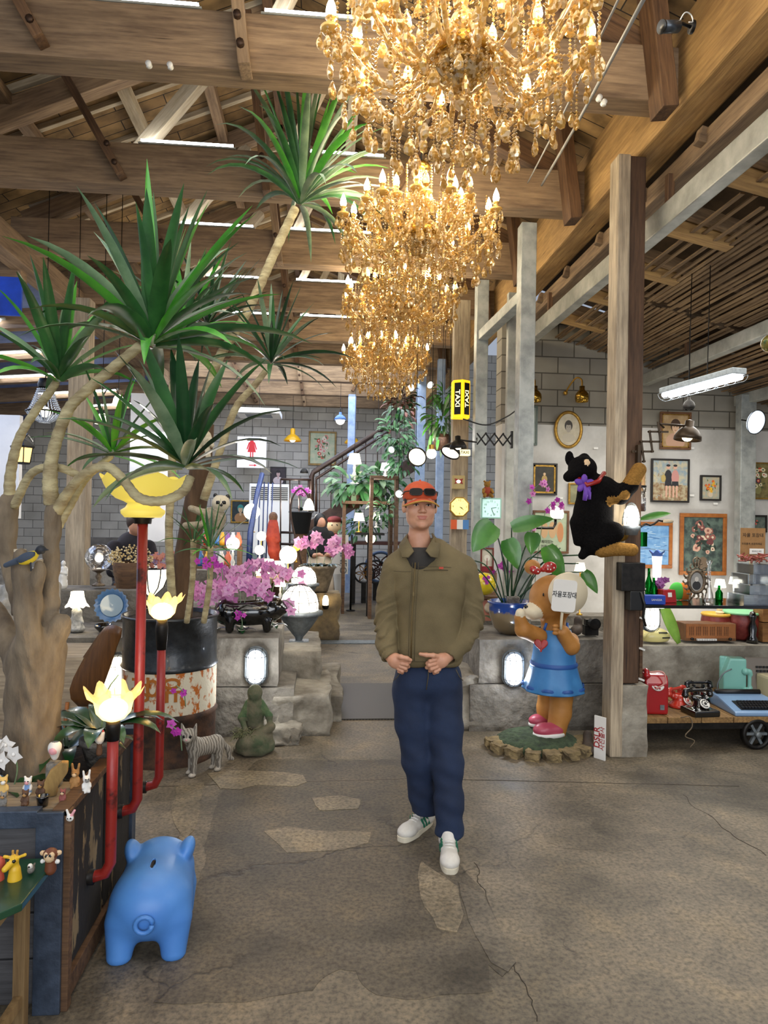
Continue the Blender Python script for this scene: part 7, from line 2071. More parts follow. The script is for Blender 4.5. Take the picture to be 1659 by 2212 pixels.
# oval portrait
p = at(1228,928,WY); t = thing('oval_portrait','oval gold-framed old photographic portrait on the plaster wall','framed picture',(p.x,WY,p.z))
a_,b_ = .158,.208
MB().tube([(a_ * cos(u),0,b_ * sin(u)) for u in [2 * PI * i / 40 for i in range(40)]],.020,8,closed=True).build('frame',M_gold,t)
mb = MB(); disc(mb,0,0,a_,b_,0,40); pb = portrait('#c9bfa8','#b5aa92','#8d8478','#3a342e','#b5ab98'); 
w,h = a_ * 1.5,b_ * 1.6
disc(mb,0,-h * .30,w * .34,h * .16,3,18); disc(mb,0,h * .14,w * .21,h * .2,2,16); disc(mb,0,h * .06,w * .14,h * .17,1,16); disc(mb,0,h * .23,w * .17,h * .07,2,12)
for s in (-1,1): disc(mb,s * w * .055,h * .09,w * .022,h * .01,2,8)
mb.build('photograph',[P_('#c9bfa8','#b5aa92'),P_('#a39a8c'),P_('#3a342e'),P_('#b5ab98')],t,loc=(0,0,0))
# brass goosenecks
for k,px in enumerate((1155,1257)):
    p = at(px,868,7.76); t = thing('brass_lamp',('brass gooseneck wall lamp behind the galvanised post','brass gooseneck wall lamp above the oval portrait')[k],'wall lamp',tuple(p))
    MB().lathe([(.070,0),(.078,.05),(.072,.09),(.045,.125),(.028,.14),(.028,.18),(.001,.18)],n=24).build('shade',mat('polished_brass','#a8863a',rough=.18,metal=.95),t,solid=-.003)
    MB().tube([x[:3] for x in smooth_pts([(0,0,.18,0),(0,.02,.26,0),(-.05,.05,.29,0),(-.10,.12,.22,0),(-.12,.22,.14,0)],6)],.010,8).build('gooseneck',M_brass,t)
    MB().ball((-.12,.22,.14),.028,12).build('wall_boss',M_brass,t)
# caged fluorescent
a_,b_ = at(1437,855,5.9),at(1598,806,5.0); c = (a_ + b_) / 2; d = b_ - a_
t = thing('caged_fluorescent','lit twin fluorescent lamp in a wire cage under the lath ceiling','ceiling lamp',tuple(c)); t.rotation_euler = (0,0,math.atan2(d.y,d.x))
L2 = math.hypot(d.x,d.y) / 2
MB().box((0,0,.03),(2 * L2,.13,.05)).build('housing',M_grey_metal,t,bevel=.008)
for s in (-1,1): MB().tube([(-L2 * .94,s * .035,-.012),(L2 * .94,s * .035,-.012)],.022,12).build('tube',M_tube,t)
g = MB()
for i in range(9): x = -L2 + i * L2 / 4; g.tube([(x,.075 * cos(u),-.06 * sin(u)) for u in [PI * j / 8 for j in range(9)]],.002,4)
for yy,zz in ((-.075,0),(-.045,-.05),(0,-.062),(.045,-.05),(.075,0)): g.tube([(-L2,yy,zz),(L2,yy,zz)],.002,4)
g.build('wire_guard',M_grey_metal,t)
for x in (-.3,.2): MB().tube([(x * L2,0,.05),(x * L2 + .02,0,ceil_z(c.x) - c.z + .02)],.004,6).build('hanger',M_iron,t)
point('tube_light',(0,0,-.12),9,(.97,1,.95),.15,t)
p = at(1488,885,6.6); pendant('small_pendant','small black bell pendant behind the caged fluorescent',tuple(p),.055,ceil_z(p.x) - p.z - .05,M_iron,M_black,style='bell')
p = at(1634,912,7.2); t = thing('crystal_wall_light','round cut-glass lamp in a wire ring at the right edge','wall lamp',tuple(p),rot=(PI / 2 + .25,0,.3))
MB().lathe([(.001,.03),(.06,.035),(.10,.02),(.125,0),(.125,-.02),(.001,-.02)],n=28,smooth=False).build('cut_glass',emis('cool_cut_glass','#cfe0f4',1.4),t); MB().tube([(.135 * cos(a),.135 * sin(a),.0) for a in [2 * PI * i / 28 for i in range(28)]],.004,6,closed=True).build('ring',M_iron,t)
MB().tube([(0,0,-.02),(-.0,0,-.2)],.008,6).build('bracket',M_iron,t)
p = at(1664,742,3.6); tag(MB().ball((0,0,0),(.05,.05,.05),12).tube([(0,0,.04),(0,0,.3)],.004,5).build('green_ornament',mat('green_gold','#2c4f30','#a88c3c',rough=.3,scale=30,metal=.4),None,tuple(p)),'dark green and gold ornament hanging at the right edge','ornament')
# CCTV camera and insulators
p = at(1450,62,2.9); t = thing('security_camera','grey bullet security camera on the plate beam at the top right','camera',tuple(p))
MB().tube([(-.05,-.02,-.01),(.03,0,.012)],.026,16).build('housing',mat('dark_grey_metal','#4a4f55',rough=.3,metal=.6),t); MB().tube([(-.058,-.022,-.012),(-.05,-.02,-.01)],.028,16).build('hood',M_black,t)
MB().tube([(.02,0,.01),(.055,.01,.035),(.10,.02,.03)],.007,8).build('bracket',M_iron,t); MB().cyl((.10,.02,.03),.028,.012,16,rot=(0,PI / 2,0)).build('mount',M_iron,t)
MB().tube([x[:3] for x in smooth_pts([(.03,0,.02,0),(.05,-.02,.06,0),(.09,0,.07,0),(.10,0,.04,0),(.07,-.02,.02,0)],5)],.0028,5).build('cable',M_white,t)
for k,(px,py) in enumerate(((323,143),(369,146),(1292,215),(1302,225))):
    p = at(px,py,3.98); q = MB().cyl((0,0,0),.017,.03,12,rot=(PI / 2,0,0)).cyl((0,-.02,-.02),.013,.022,12).build('insulator',M_ceramic,None,tuple(p))
    tag(q,('left white porcelain insulator on the nearest tie beam','right white porcelain insulator on the nearest tie beam','white porcelain insulator at the right end of the nearest tie beam','lowest white porcelain insulator at the right end of the nearest tie beam')[k],'insulator')
for k,(A,B) in enumerate((((1345,-20),(1140,395)),((1395,-10),(1170,400)))):
    a,b = at(*A,2.6),at(*B,5.4); tag(MB().tube([tuple(a),tuple((a + b) / 2 + V((.0,0,-.02))),tuple(b)],(.006,.010)[k],6).build('conduit',mat('grey_conduit','#8c8a84',rough=.6),None),('thin twisted white cable running along the right plate beam','grey conduit running along the right plate beam')[k],'cable')

# ------------------------------------------------------------------ telephone cart, shelves and trinkets at the right
CY = 4.66
cz = .235
x0 = at(1375,1560,CY).x
ct = thing('luggage_cart','low wooden platform cart on iron wheels carrying old telephones','cart',(x0,CY,0))
for k in range(6): MB().box((.29 + .58 * (k // 3) * 0 + 0,0,0),(.01,.01,.01)) if 0 else None
xx = 0
for k,w_ in enumerate((.22,.25,.24,.27,.26,.25)):
    MB().box((xx + w_ / 2,.40,cz - .02),(w_ - .006,.84,.04)).build('plank',wood('cart_plank','#6f5230','#a88450','#2a1a0e',axis=1,scale=4),ct,bevel=.003); xx += w_
MB().box((xx / 2,.02,cz - .065),(xx,.05,.045)).build('iron_rail',M_iron,ct); MB().box((xx / 2,.78,cz - .065),(xx,.05,.045)).build('iron_rail',M_iron,ct)
wxx = at(1632,1605,CY).x - x0
def wheel(x,y):
    w = MB().lathe([(.085,-.025),(.105,-.025),(.11,-.015),(.11,.015),(.105,.025),(.085,.025),(.08,.0),(.085,-.025)],(0,0,0),32,rot=(PI / 2,0,0)).build('wheel',M_iron,ct,loc=(x,y,.11))
    h = MB().cyl((0,.03,0),.022,.07,14,rot=(PI / 2,0,0))
    for k in range(6): a = k * PI / 3; h.bar((0,0,0),(.085 * cos(a),0,.085 * sin(a)),.018,.02,up=(0,1,0))
    h.build('hub',M_grey_metal,w)
wheel(wxx,-.0); wheel(wxx,.72); wheel(.1,.72)
MB().tube([(wxx,0,.11),(wxx,.75,.11)],.012,8).build('axle',M_iron,ct)
def cpos(px,Yo): return (at(px,1540,CY + Yo).x,CY + Yo,cz + .001)
M_blackb = mat('black_bakelite','#0d0c0c',rough=.15,coat=.8); M_redp = mat('red_phone_plastic','#a3141c',rough=.25,coat=.5)
def dial(t,r_,c,tilt,m=M_blackb,mf=M_white):
    MB().lathe([(.001,0),(r_,0),(r_,.006),(r_ * .9,.009),(.001,.009)],n=28).build('dial_plate',mf,t,loc=c,rot=tilt)
    mb = MB()
    for k in range(10): a = k * .52 + .3; mb.cyl((cos(a) * r_ * .68,sin(a) * r_ * .68,.009),r_ * .15,.002,10)
    mb.cyl((0,0,.009),r_ * .32,.003,16); mb.build('finger_wheel',m,t,loc=c,rot=tilt)
def handset(m,t,c,L_=.10,rot=(0,0,0),r_=.022):
    b = Blob().limb((-L_ * .8,0,0),(L_ * .8,0,0),r_ * .55,r_ * .55,k=.02).limb((-L_,0,-.012),(-L_,0,-.030),r_ * .8,r_ * 1.15,k=.015).limb((L_,0,-.012),(L_,0,-.030),r_ * .8,r_ * 1.15,k=.015)
    b.limb((-L_,0,-.0),(-L_ * .7,0,.008),r_ * .7,r_ * .6,k=.01).limb((L_,0,-.0),(L_ * .7,0,.008),r_ * .7,r_ * .6,k=.01)
    return b.build('handset',m,t,.005,loc=c,rot=rot)
def rotary(name,label,loc,rz,m,s=1.0,pedestal=0):
    t = thing(name,label,'telephone',loc,rz); t.scale = (s,) * 3
    b = Blob().limb((0,0,.02),(0,.0,.06),.085,.045,k=.02,flat=(1,1,1)).box((0,0,-.05),(.2,.2,.052),sub=True,m=-1,k=.003).limb((-.045,.03,.085),(.045,.03,.085),.022,.022,k=.02)
    if pedestal: b = Blob().box((0,0,.022),(.10,.09,.022),rd=.008).limb((0,.0,.04),(0,.01,.10),.055,.035,k=.03).limb((-.04,.02,.115),(.04,.02,.115),.018,.018,k=.015)
    b.build('body',m,t,.005)
    dial(t,.036,(0,-.062 if not pedestal else -.05,.062 if not pedestal else .085),(.85,0,0),m)
    for x in (-.04,.04): MB().box((x,.03,.115 if not pedestal else .14),(.012,.03,.02)).build('cradle',m,t)
    handset(m,t,(0,.03,.14 if not pedestal else .165),.10)
    return t
rotary('rotary_telephone','black bakelite rotary telephone on a square foot at the front of the cart',cpos(1512,.06),.1,M_blackb,1.0,1)
rotary('rotary_telephone','black telephone with white keys at the back of the cart',cpos(1512,.42),.0,M_blackb,.95)
rotary('rotary_telephone','low orange-red rotary telephone between the payphone and the black ones',cpos(1468,.24),.5,mat('orange_red_plastic','#bf3322',rough=.25,coat=.5),.95)
p = cpos(1411,.12); t = thing('payphone','tall bright red payphone with rotary dial at the left end of the cart','telephone',p,-.12)
Blob().box((0,0,.14),(.082,.075,.14),rd=.015).box((0,-.10,.30),(.12,.06,.12),rot=(-.5,0,0),sub=True,m=-1,k=.004).build('body',M_redp,t,.006)
dial(t,.048,(0.005,-.062,.215),(1.15,0,0),M_redp)
MB().box((.035,-.078,.055),(.03,.004,.035)).build('coin_door',M_grey_metal,t)
handset(M_redp,t,(-.075,.0,.30),.07,(0,.15,PI / 2)); MB().tube([x[:3] for x in smooth_pts([(-.06,-.06,.30,0),(.03,-.09,.31,0),(.045,-.10,.24,0),(-.02,-.10,.19,0)],6)],.006,6).build('cord',mat('pink_cord','#c98a80',rough=.6),t)
# cord dangling
tag(MB().tube([x[:3] for x in smooth_pts([(*cpos(1470,-.02),0),(*(V(cpos(1490,-.04)) + V((0,0,.01))),0),(*at(1495,1570,CY - .05),0),(*at(1480,1590,CY - .06),0),(*at(1500,1600,CY - .06),0),(*at(1490,1615,CY - .06),0)],5)],.004,5).build('telephone_cord',mat('brown_cord','#6b5c48',rough=.8),None),'old brown cord dangling over the front edge of the cart','cord')
# typewriter
p = cpos(1612,.17); t = thing('typewriter','light blue portable typewriter with black keys on the cart','typewriter',p,-.05)
M_tw = mat('light_blue_enamel','#7d9cc0',rough=.35,coat=.3)
mb = MB(); P = [(-.19,0),(.17,0),(.17,.09),(.05,.085),(-.19,.03)]
w = .19; vs = [(-w,y,z) for y,z in P] + [(w,y,z) for y,z in P]; n = 5
mb.add(vs,[tuple(range(n)),tuple(range(2 * n - 1,n - 1,-1))] + [(i,i + n,(i + 1) % n + n,(i + 1) % n) for i in range(n)])
mb.build('body',M_tw,t,bevel=.012); MB().tube([(-.17,.12,.10),(.17,.12,.10)],.02,14).build('platen',M_black,t)
an = math.atan2(.055,.24); bed = MB().box((0,0,0),(.30,.13,.004)).build('key_bed',M_black,t,loc=(.02,-.095,.056),rot=(an,0,0))
mb = MB()
for r_ in range(4):
    for c in range(12): mb.box((-.13 + c * .0235 + r_ * .004,-.048 + r_ * .028,.010),(.018,.020,.012),mi=0)
mb.build('keys',[mat('key_black','#1d1c1f',rough=.3)],bed)
MB().box((.11,-.055,.014),(.05,.014,.01)).build('red_key',M_red,bed)
# mint payphone
p = cpos(1590,.46); t = thing('payphone','mint green payphone with its handset on the right side','telephone',p,-.25); M_mint = mat('mint_plastic','#7fbcae',rough=.35,coat=.3)
Blob().box((-.02,.03,.16),(.085,.06,.16),rd=.012).box((-.12,-.04,.32),(.06,.10,.2),rot=(0,.35,0),sub=True,m=-1,k=.004).build('body',M_mint,t,.007)
handset(M_mint,t,(.085,-.03,.15),.075,(0,PI / 2,0),.026); MB().tube([x[:3] for x in smooth_pts([(-.05,-.04,.24,0),(-.12,-.06,.2,0),(-.16,-.06,.1,0),(-.12,-.06,.03,0)],6)],.005,6).build('cord',M_grey_metal,t)
p = cpos(1640,.52); t = thing('keypad_phone','tilted grey-brown keypad telephone behind the mint payphone','telephone',(p[0],p[1],p[2]),-.1)
MB().box((0,0,.18),(.22,.04,.26),(-.3,0,0)).build('case',mat('grey_brown_plastic','#7d746a',rough=.5),t,bevel=.01)
mb = MB()
for r_ in range(5):
    for c in range(4): mb.box((-.03 + c * .028,-.05 + r_ * .008 + .0,.12 + r_ * .03),(.018,.01,.016),(-.3,0,0))
mb.build('keys',M_black,t)
p = cpos(1668,.40); t = thing('cream_case','cream plastic case at the right end of the cart behind the typewriter','case',p); MB().box((0,0,.10),(.16,.18,.20)).build('body',mat('cream_plastic','#dbcfa8',rough=.4),t,bevel=.02)
# dark shelf side with white edges, left of the cart
sx = at(1372,1450,4.75).x
t = thing('stepped_rack','dark wooden rack side with white step edges between the post and the cart','rack',(sx,4.74,0))
for k in range(4):
    z_ = .30 + k * .215; MB().box((0,.02,z_ + .10),(.022,.20 ,.20)).build('side_board',M_timber_dk,t); MB().box((-.006,-.08,z_ + .205),(.045,.05,.012),(0,.35,0)).build('step_edge',M_white,t)
MB().box((0,.02,.15),(.03,.2,.30)).build('foot',M_timber_dk,t)
# concrete ledge with radio etc
LY = 5.55; lx0 = at(1370,1390,LY).x; LZ2 = at(1480,1392,LY).z
tag(rough_box((2.6,.55,LZ2),91,.008,9,'concrete_ledge',M_conc2,None,(lx0 + 1.3,LY + .26,0)),'long pale concrete ledge behind the telephone cart','concrete block')
def lpos(px,Yo=.1): return (at(px,1390,LY + Yo).x,LY + Yo,LZ2 + .003)
p = lpos(1414,.12); t = thing('cream_telephone','cream rounded telephone on the concrete ledge left of the radio','telephone',p,.1)
Blob().ball((0,0,.045),(.135,.09,.075)).box((0,0,-.05),(.3,.3,.055),sub=True,m=-1,k=.003).build('body',mat('cream_yellow_plastic','#dcd089',rough=.3,coat=.4),t,.007)
MB().box((.03,-.075,.085),(.08,.01,.012),(-.7,0,0)).box((.05,-.088,.045),(.07,.01,.010),(-.3,0,0)).build('slots',M_black,t)
b = Blob().limb((-.12,-.03,.05),(-.05,-.04,.10),.022,.018).limb((-.05,-.04,.10),(-.0,.0,.12),.018,.02); b.build('handset',mat('cream_yellow_plastic',''),t,.006)
p = lpos(1530,.12); t = thing('radio','old wooden-fronted radio with a perforated speaker panel and ivory keys','radio',p,-.02)
M_rad = mat('tan_speaker_panel','#b0703f','#9c6034',rough=.5,scale=10)
MB().box((0,.05,.085),(.46,.17,.15)).build('case',M_brownframe,t,bevel=.006); MB().box((0,-.038,.095),(.44,.006,.12)).build('speaker_panel',M_rad,t)
mb = MB()
for c in range(24):
    if c % 4 == 3: continue
    for r_ in range(6): mb.box((-.19 + c * .0155,-.042,.065 + r_ * .013),(.006,.002,.006))
mb.build('speaker_holes',M_black,t)['kind'] = 'stuff'
mb = MB()
for k in range(8): mb.box((-.12 + k * .022,-.05,.025),(.018,.02,.016))
mb.build('keys',M_ceramic,t)
for x in (-.17,.17): MB().cyl((x,-.055,.03),.012,.02,12,rot=(-PI / 2,0,0)).build('knob',M_black,t)
p = lpos(1568,.18); t = thing('tiered_tree_ornament','cream tiered tree ornament standing behind the radio','ornament',(p[0],p[1] + .10,p[2]))
prof = []
for k in range(7): prof += [(.075 - k * .0095,.12 + k * .028),(.045 - k * .006,.14 + k * .028)]
MB().lathe([(.04,0),(.04,.12)] + prof + [(.001,.33)],n=24,smooth=False).build('tree',mat('cream_plaster','#e3d5b0',rough=.6),t)
p = lpos(1432,.02); mb = MB(); mb.leaf((.02,0,0),(-.42,0,.9),.46,.10,-.1,.10,9,shape='oval',up=(0,-1,0))
t = thing('green_surfboard_leaf','long light green leaf-shaped board leaning behind the cream telephone','ornament',(at(1462,1393,LY + .05).x,LY + .05,LZ2)); mb.build('blade',mat('lime_paint','#8fb84a','#7aa63c',rough=.5,scale=12),t,solid=.008)
for k,(px,c1,c2,w_,h_,lab) in enumerate(((1545,'#7a2820','#e0b040',.12,.20,'dark red round drum with a yellow rim behind the radio'),(1600,'#6b1f1c','#8ccf9a',.17,.22,'dark red tub lined pale green at the right behind the radio'))):
    p = lpos(px,.3); t = thing('painted_tub',lab,'tub',(p[0],p[1],p[2]))
    MB().lathe([(.001,0),(w_ * .8,0),(w_,.03),(w_ * 1.02,h_ * .8),(w_ * .96,h_)],n=24).build('body',mat('tub_' + str(k),c1,'#8a3a30',rough=.4,scale=20),t)
    MB().lathe([(w_ * .96,h_),(w_ * 1.04,h_ + .01),(w_ * .98,h_ + .025),(w_ * .8,h_ + .02),(.001,h_ + .015)],n=24).build('rim',mat('tubr_' + str(k),c2,rough=.5),t)
p = lpos(1648,.15)
for k in range(2): tag(MB().box((0,0,.085),(.12,.14,.165)).build('wooden_box',wood('box_wood','#8a5a2e','#b8834a','#3a2412',axis=0),None,(p[0] + .01,p[1],p[2] + k * .172),bevel=.004),('lower small wooden crate at the right end of the ledge','upper small wooden crate at the right end of the ledge')[k],'box')
p = lpos(1625,.1); t = thing('black_figure','tall black lacquered object beside the wooden crates','ornament',p)
MB().lathe([(.001,0),(.05,0),(.045,.03),(.03,.06),(.04,.12),(.02,.18),(.035,.22),(.02,.26),(.001,.27)],n=16).build('body',M_blackb,t)
# black glass table top with trinkets
TY0,TY1 = 5.0,5.5; TZ = at(1500,1308,5.0).z; tx0 = at(1368,1308,5.0).x
t = thing('black_table','black glossy table above the concrete ledge crowded with trinkets','table',(tx0,5.0,0))
MB().box((1.1,.25,TZ - .012),(2.2,.5,.024)).build('tabletop',M_black_gloss,t,bevel=.003)
for x in (.05,2.1): 
    for y in (.06,.44): MB().box((x,y,(TZ - .024) / 2),(.04,.04,TZ - .024)).build('leg',M_timber_dk,t)
def tpos(px,Yo=.15): return (at(px,1300,5.0 + Yo).x,5.0 + Yo,TZ + .001)
p = tpos(1410,.06); t = thing('blue_box','long blue carton with pale lettering at the left end of the black table','box',p,-.05)
MB().box((0,0,.036),(.17,.07,.07)).build('carton',mat('blue_carton','#2548a8',rough=.35),t,bevel=.004); text('SANGSA',.022,M_white,'lettering',t,(.015,-.0362,.036),depth=.0005)
for k,(px,yo,h_) in enumerate(((1401,.28,.26),(1412,.22,.19),(1553,.25,.13))):
    p = tpos(px,yo); tag(MB().lathe([(.001,0),(.026,0),(.028,.02),(.028,h_ * .55),(.011,h_ * .75),(.010,h_),(.001,h_)],n=16).build('green_bottle',glass('bottle_green','#1f8a3a',.05,.6,'#2fa04a'),None,p),('tall green glass bottle behind the blue carton','shorter green glass bottle behind the blue carton','small green bottle right of the ornate oval frame')[k],'bottle')
p = tpos(1425,.32); orchid('purple_flowers','purple artificial blossom behind the green bottles',p,[([(0,0,0),(.02,0,.12),(.02,-.02,.17)],6),([(0,0,0),(-.03,0,.12),(-.0,-.02,.15)],5)],.035,[mat('dusty_purple','#8a4a8a',rough=.6)],leaves=0,rng=RR(8),cat='flowers')
p = tpos(1438,.20); t = thing('red_box','red sloping tin box with a white label on the black table','box',p,.2); MB().box((0,0,.05),(.13,.10,.10),taper=.85).build('tin',mat('red_phone_plastic',''),t,bevel=.004); MB().box((.0,-.047,.062),(.035,.004,.035),(-.12,0,0)).build('label_plate',M_white,t)
for k,(px,c1,lab) in enumerate(((1462,'#4fb84a','bright green rounded bag right of the red tin'),(1478,'#d87a2e','orange and green rounded bag left of the ornate frame'))):
    p = tpos(px,.34); tag(Blob().ball((0,0,.07),(.065,.045,.075)).box((0,0,-.05),(.2,.2,.052),sub=True,m=-1,k=.003).build('felt_bag',mat('felt' + str(k),c1,rough=.9),None,.008,p),lab,'bag')
p = tpos(1504,.12); t = thing('ornate_frame','ornate bronze table frame with an oval photograph on the black table','picture frame',(p[0],p[1],p[2] + .17))
M_orn = mat('antique_silver','#5a4c3c','#8a7a66',rough=.35,metal=.7,scale=40,bump=.6)
mb = MB(); mb.tube([(.062 * cos(u),0,.085 * sin(u)) for u in [2 * PI * i / 30 for i in range(30)]],.013,8,closed=True)
for i in range(16):
    a = 2 * PI * i / 16; c = V((.090 * cos(a),0,.12 * sin(a) + .008)); mb.tube([tuple(c + V((.020 * cos(u + a),0,.020 * sin(u + a)))) for u in [i_ * .5 for i_ in range(11)]],.006,6)
for k in range(3): mb.tube([(-.02 + k * .02,0,.12),(-.03 + k * .03,0,.17 + .03 * (k == 1)),(-.01 + k * .01,0,.19)],.007,6)
mb.build('frame',M_orn,t); mb = MB(); disc(mb,0,0,.055,.078,0,26); disc(mb,0,-.03,.035,.035,1,14); disc(mb,0,.02,.016,.02,2,12); mb.build('photograph',[P_('#8d8a86','#a5a29c'),P_('#2c2b2c'),P_('#c9c2b8')],t)
MB().tube([(-.05,.0,-.10),(-.06,.0,-.168)],.007,6).tube([(.05,0,-.10),(.06,0,-.168)],.007,6).tube([(0,.02,-.09),(0,.10,-.168)],.005,6).build('foot',M_orn,t)
p = tpos(1531,.10); t = thing('glass_vase','tall slender clear glass bottle right of the ornate frame','vase',p); MB().lathe([(.001,0),(.03,0),(.034,.03),(.03,.07),(.014,.14),(.012,.30),(.024,.335),(.02,.34)],n=20).build('glass',M_clear,t)
for k,(px,yo,r_,h_,lab) in enumerate(((1555,.35,.05,.17,'small white lit lamp left of the plastic trays'),(1585,.38,.045,.19,'second small lit white lamp beside the plastic trays'))):
    table_lamp('small_lamp',lab,tpos(px,yo),r_,h_,M_ceramic,M_whitelit,'drum',base='stick')
p = tpos(1418,.42); t = thing('lily_lamp','lit white flute lamp with a blue ruffled rim beside the blue lake painting','table lamp',(p[0],p[1] + .0,p[2]))
MB().tube([(0,0,0),(0,0,.16)],.008,8).cyl((0,0,0),.04,.012,16).build('stem',M_brass,t); MB().lathe([(.02,.15),(.032,.19),(.034,.28),(.040,.35)],n=32).build('lamp_shade',M_whitelit,t); MB().lathe([(.040,.35),(.046,.37),(.062,.39)],n=36,ruffle=(6,lambda u: .008 * u,lambda u: .012 * u)).build('ruffled_rim',mat('blue_glass_rim','#5a7ac8',rough=.2),t)
# clear plastic organisers
for k in range(4):
    p = tpos(1622 + (k % 2) * 8,.15 + .06 * (k // 2)); w_,d_,h_ = .26 - .03 * k,.22,.075
    t = thing('clear_organiser',('lowest','second','third','topmost')[k] + ' clear plastic organiser tray in the stack at the right edge','tray',(p[0],p[1],p[2] + k * .078)); mb = MB(); z1 = h_
    for (c,d) in (((0,0,.002),(w_,d_,.004)),((-w_ / 2,0,h_ / 2),(.003,d_,h_)),((w_ / 2,0,h_ / 2),(.003,d_,h_)),((0,-d_ / 2,h_ / 2),(w_,.003,h_)),((0,d_ / 2,h_ / 2),(w_,.003,h_))): mb.box(c,d)
    mb.build('tray',glass('clear_plastic','#f4f6f8',.12,.85),t)
mb = MB(); rg = RR(4)
for k in range(24):
    c = V((rg.uniform(-.12,.12),rg.uniform(-.05,.05),rg.uniform(0,.05))); mb.tube([tuple(c),tuple(c + V((rg.uniform(-.05,.05),.01,rg.uniform(-.01,.03)))),tuple(c + V((rg.uniform(-.06,.06),-.02,rg.uniform(-.02,.02))))],.006,6)
p = tpos(1625,.2); tag(mb.build('necklaces',mat('red_beads','#7d3a30','#a8584a',rough=.3,scale=30),None,(p[0],p[1],p[2] + .33)),'heap of red-brown bead necklaces on top of the clear trays','necklaces',kind='stuff')
p = at(1626,1175,5.3); t = thing('cardboard_sign','brown cardboard sign with handwritten Korean at the right edge','sign',(p.x,5.3,p.z),-.05)
MB().box((0,0,0),(.205,.008,.26)).build('card',mat('kraft_card','#9b7449','#8d683f',rough=.9,scale=20),t); text('자율 포장대',.036,M_black,'lettering',t,(0,-.005,.07),depth=.0005)
text('자유롭게 포장하세요',.020,M_black,'lettering',t,(-.01,-.005,.0),depth=.0004); MB().box((.03,-.006,-.06),(.12,.002,.045)).build('white_slip',M_white,t); text('필요하신 분은',.014,M_black,'lettering',t,(.03,-.0075,-.06),depth=.0003)
p = at(1650,1175,5.32); MB().box((0,.02,-.22),(.02,.02,.25)).build('stick',M_timber_pale,t)
# lights at the bottom of the end wall, glowing across it
for k,(px,py,lab) in enumerate(((1222,1128,'left white glass globe of the pipe lamp beside the orchid'),(1168,1128,'right'))[:1]):
    p = at(px - 22,py - 8,6.2); t = thing('pipe_wall_lamp','iron pipe lamp with white lit tulip glass globes behind the big leaves','wall lamp',tuple(p))
    for i,(dx_,dz_) in enumerate(((0,0),(.07,-.01))):
        MB().lathe([(.02,0),(.045,.02),(.05,.06),(.042,.09),(.05,.11)],n=20).build('globe',M_whitelit,t,loc=(dx_ - .0,i * .12,dz_))
    MB().tube([(0,0,0),(0,0,-.05),(-.02,0,-.09),(-.20,.0,-.09),(-.22,0,-.05),(-.22,0,.04)],.013,8).cyl((-.0,0,-.01),.05,.008,16).build('pipe',M_iron,t)
    point('bulb_light',(0,-.1,.06),4,(1,.94,.84),.05,t)
for k,(px,py) in enumerate(((1405,1250),(1560,1275))):
    p = at(px,py,7.3); point('end_wall_fill',tuple(p),9,(1,.95,.86),.12)  # unseen point lights added to brighten the end wall, no lamp there
p = at(1398,1330,5.55); bulkhead('bulkhead_lamp','white lit oval lamp under the left end of the black table',(p.x,5.5,p.z),0,.14,.24,M_whitelit,power=2)
p = at(1262,1222,6.2); table_lamp('yellow_lamp','small lit yellow shade lamp left of the wooden post',(p.x,6.3,.72),.06,p.z - .70,M_brass,M_warm2,'drum',base='stick')
tag(MB().box((0,0,.36),(1.3,.25,.72)).build('display_plinth',M_conc,None,(p.x - .05,6.35,0)),'grey plinth behind the bear statue with the yellow lamp','plinth')

# ------------------------------------------------------------------ rear of the hall
def rp(px,py,Y): return tuple(at(px,py,Y))
BW = 17.1
# women's toilet sign
p = at(544,977,16.5); S = 16.5 / 1475
t = thing('toilet_sign','white sign with a red woman figure and a red arrow hanging on the block wall','sign',tuple(p))
w_,h_ = 61 * S,66 * S; MB().box((0,0,0),(w_,.04,h_)).build('panel',emis('backlit_white_panel','#eef0f6',.55),t)
mb = MB(); Z = .10; k = .62
disc(mb,0,Z + .17 * k * 1.4,.045,.045,0,16); poly(mb,[(-.035,Z + .16),(.035,Z + .16),(.065,Z + .05),(.10,Z - .10),(.04,Z - .10),(-.04,Z - .10),(-.10,Z - .10),(-.065,Z + .05)],0)
for s in (-1,1): poly(mb,[(s * .035,Z + .15),(s * .075,Z + .13),(s * .125,Z - .03),(s * .10,Z - .04)],0); poly(mb,[(s * .012,Z - .10),(s * .04,Z - .10),(s * .04,Z - .30),(s * .012,Z - .30)],0)
poly(mb,[(-.06,-.30),(.06,-.30),(.06,-.28),(.13,-.31),(.06,-.34),(.06,-.32),(-.06,-.32)],0)
o = mb.build('red_figure',emis('red_figure','#d8242a',.25),t,solid=.004); o.location = (0,-.024,0)
MB().tube([(0,0,h_ / 2),(0,0,h_ / 2 + .3)],.006,6).build('hanger',M_iron,t)
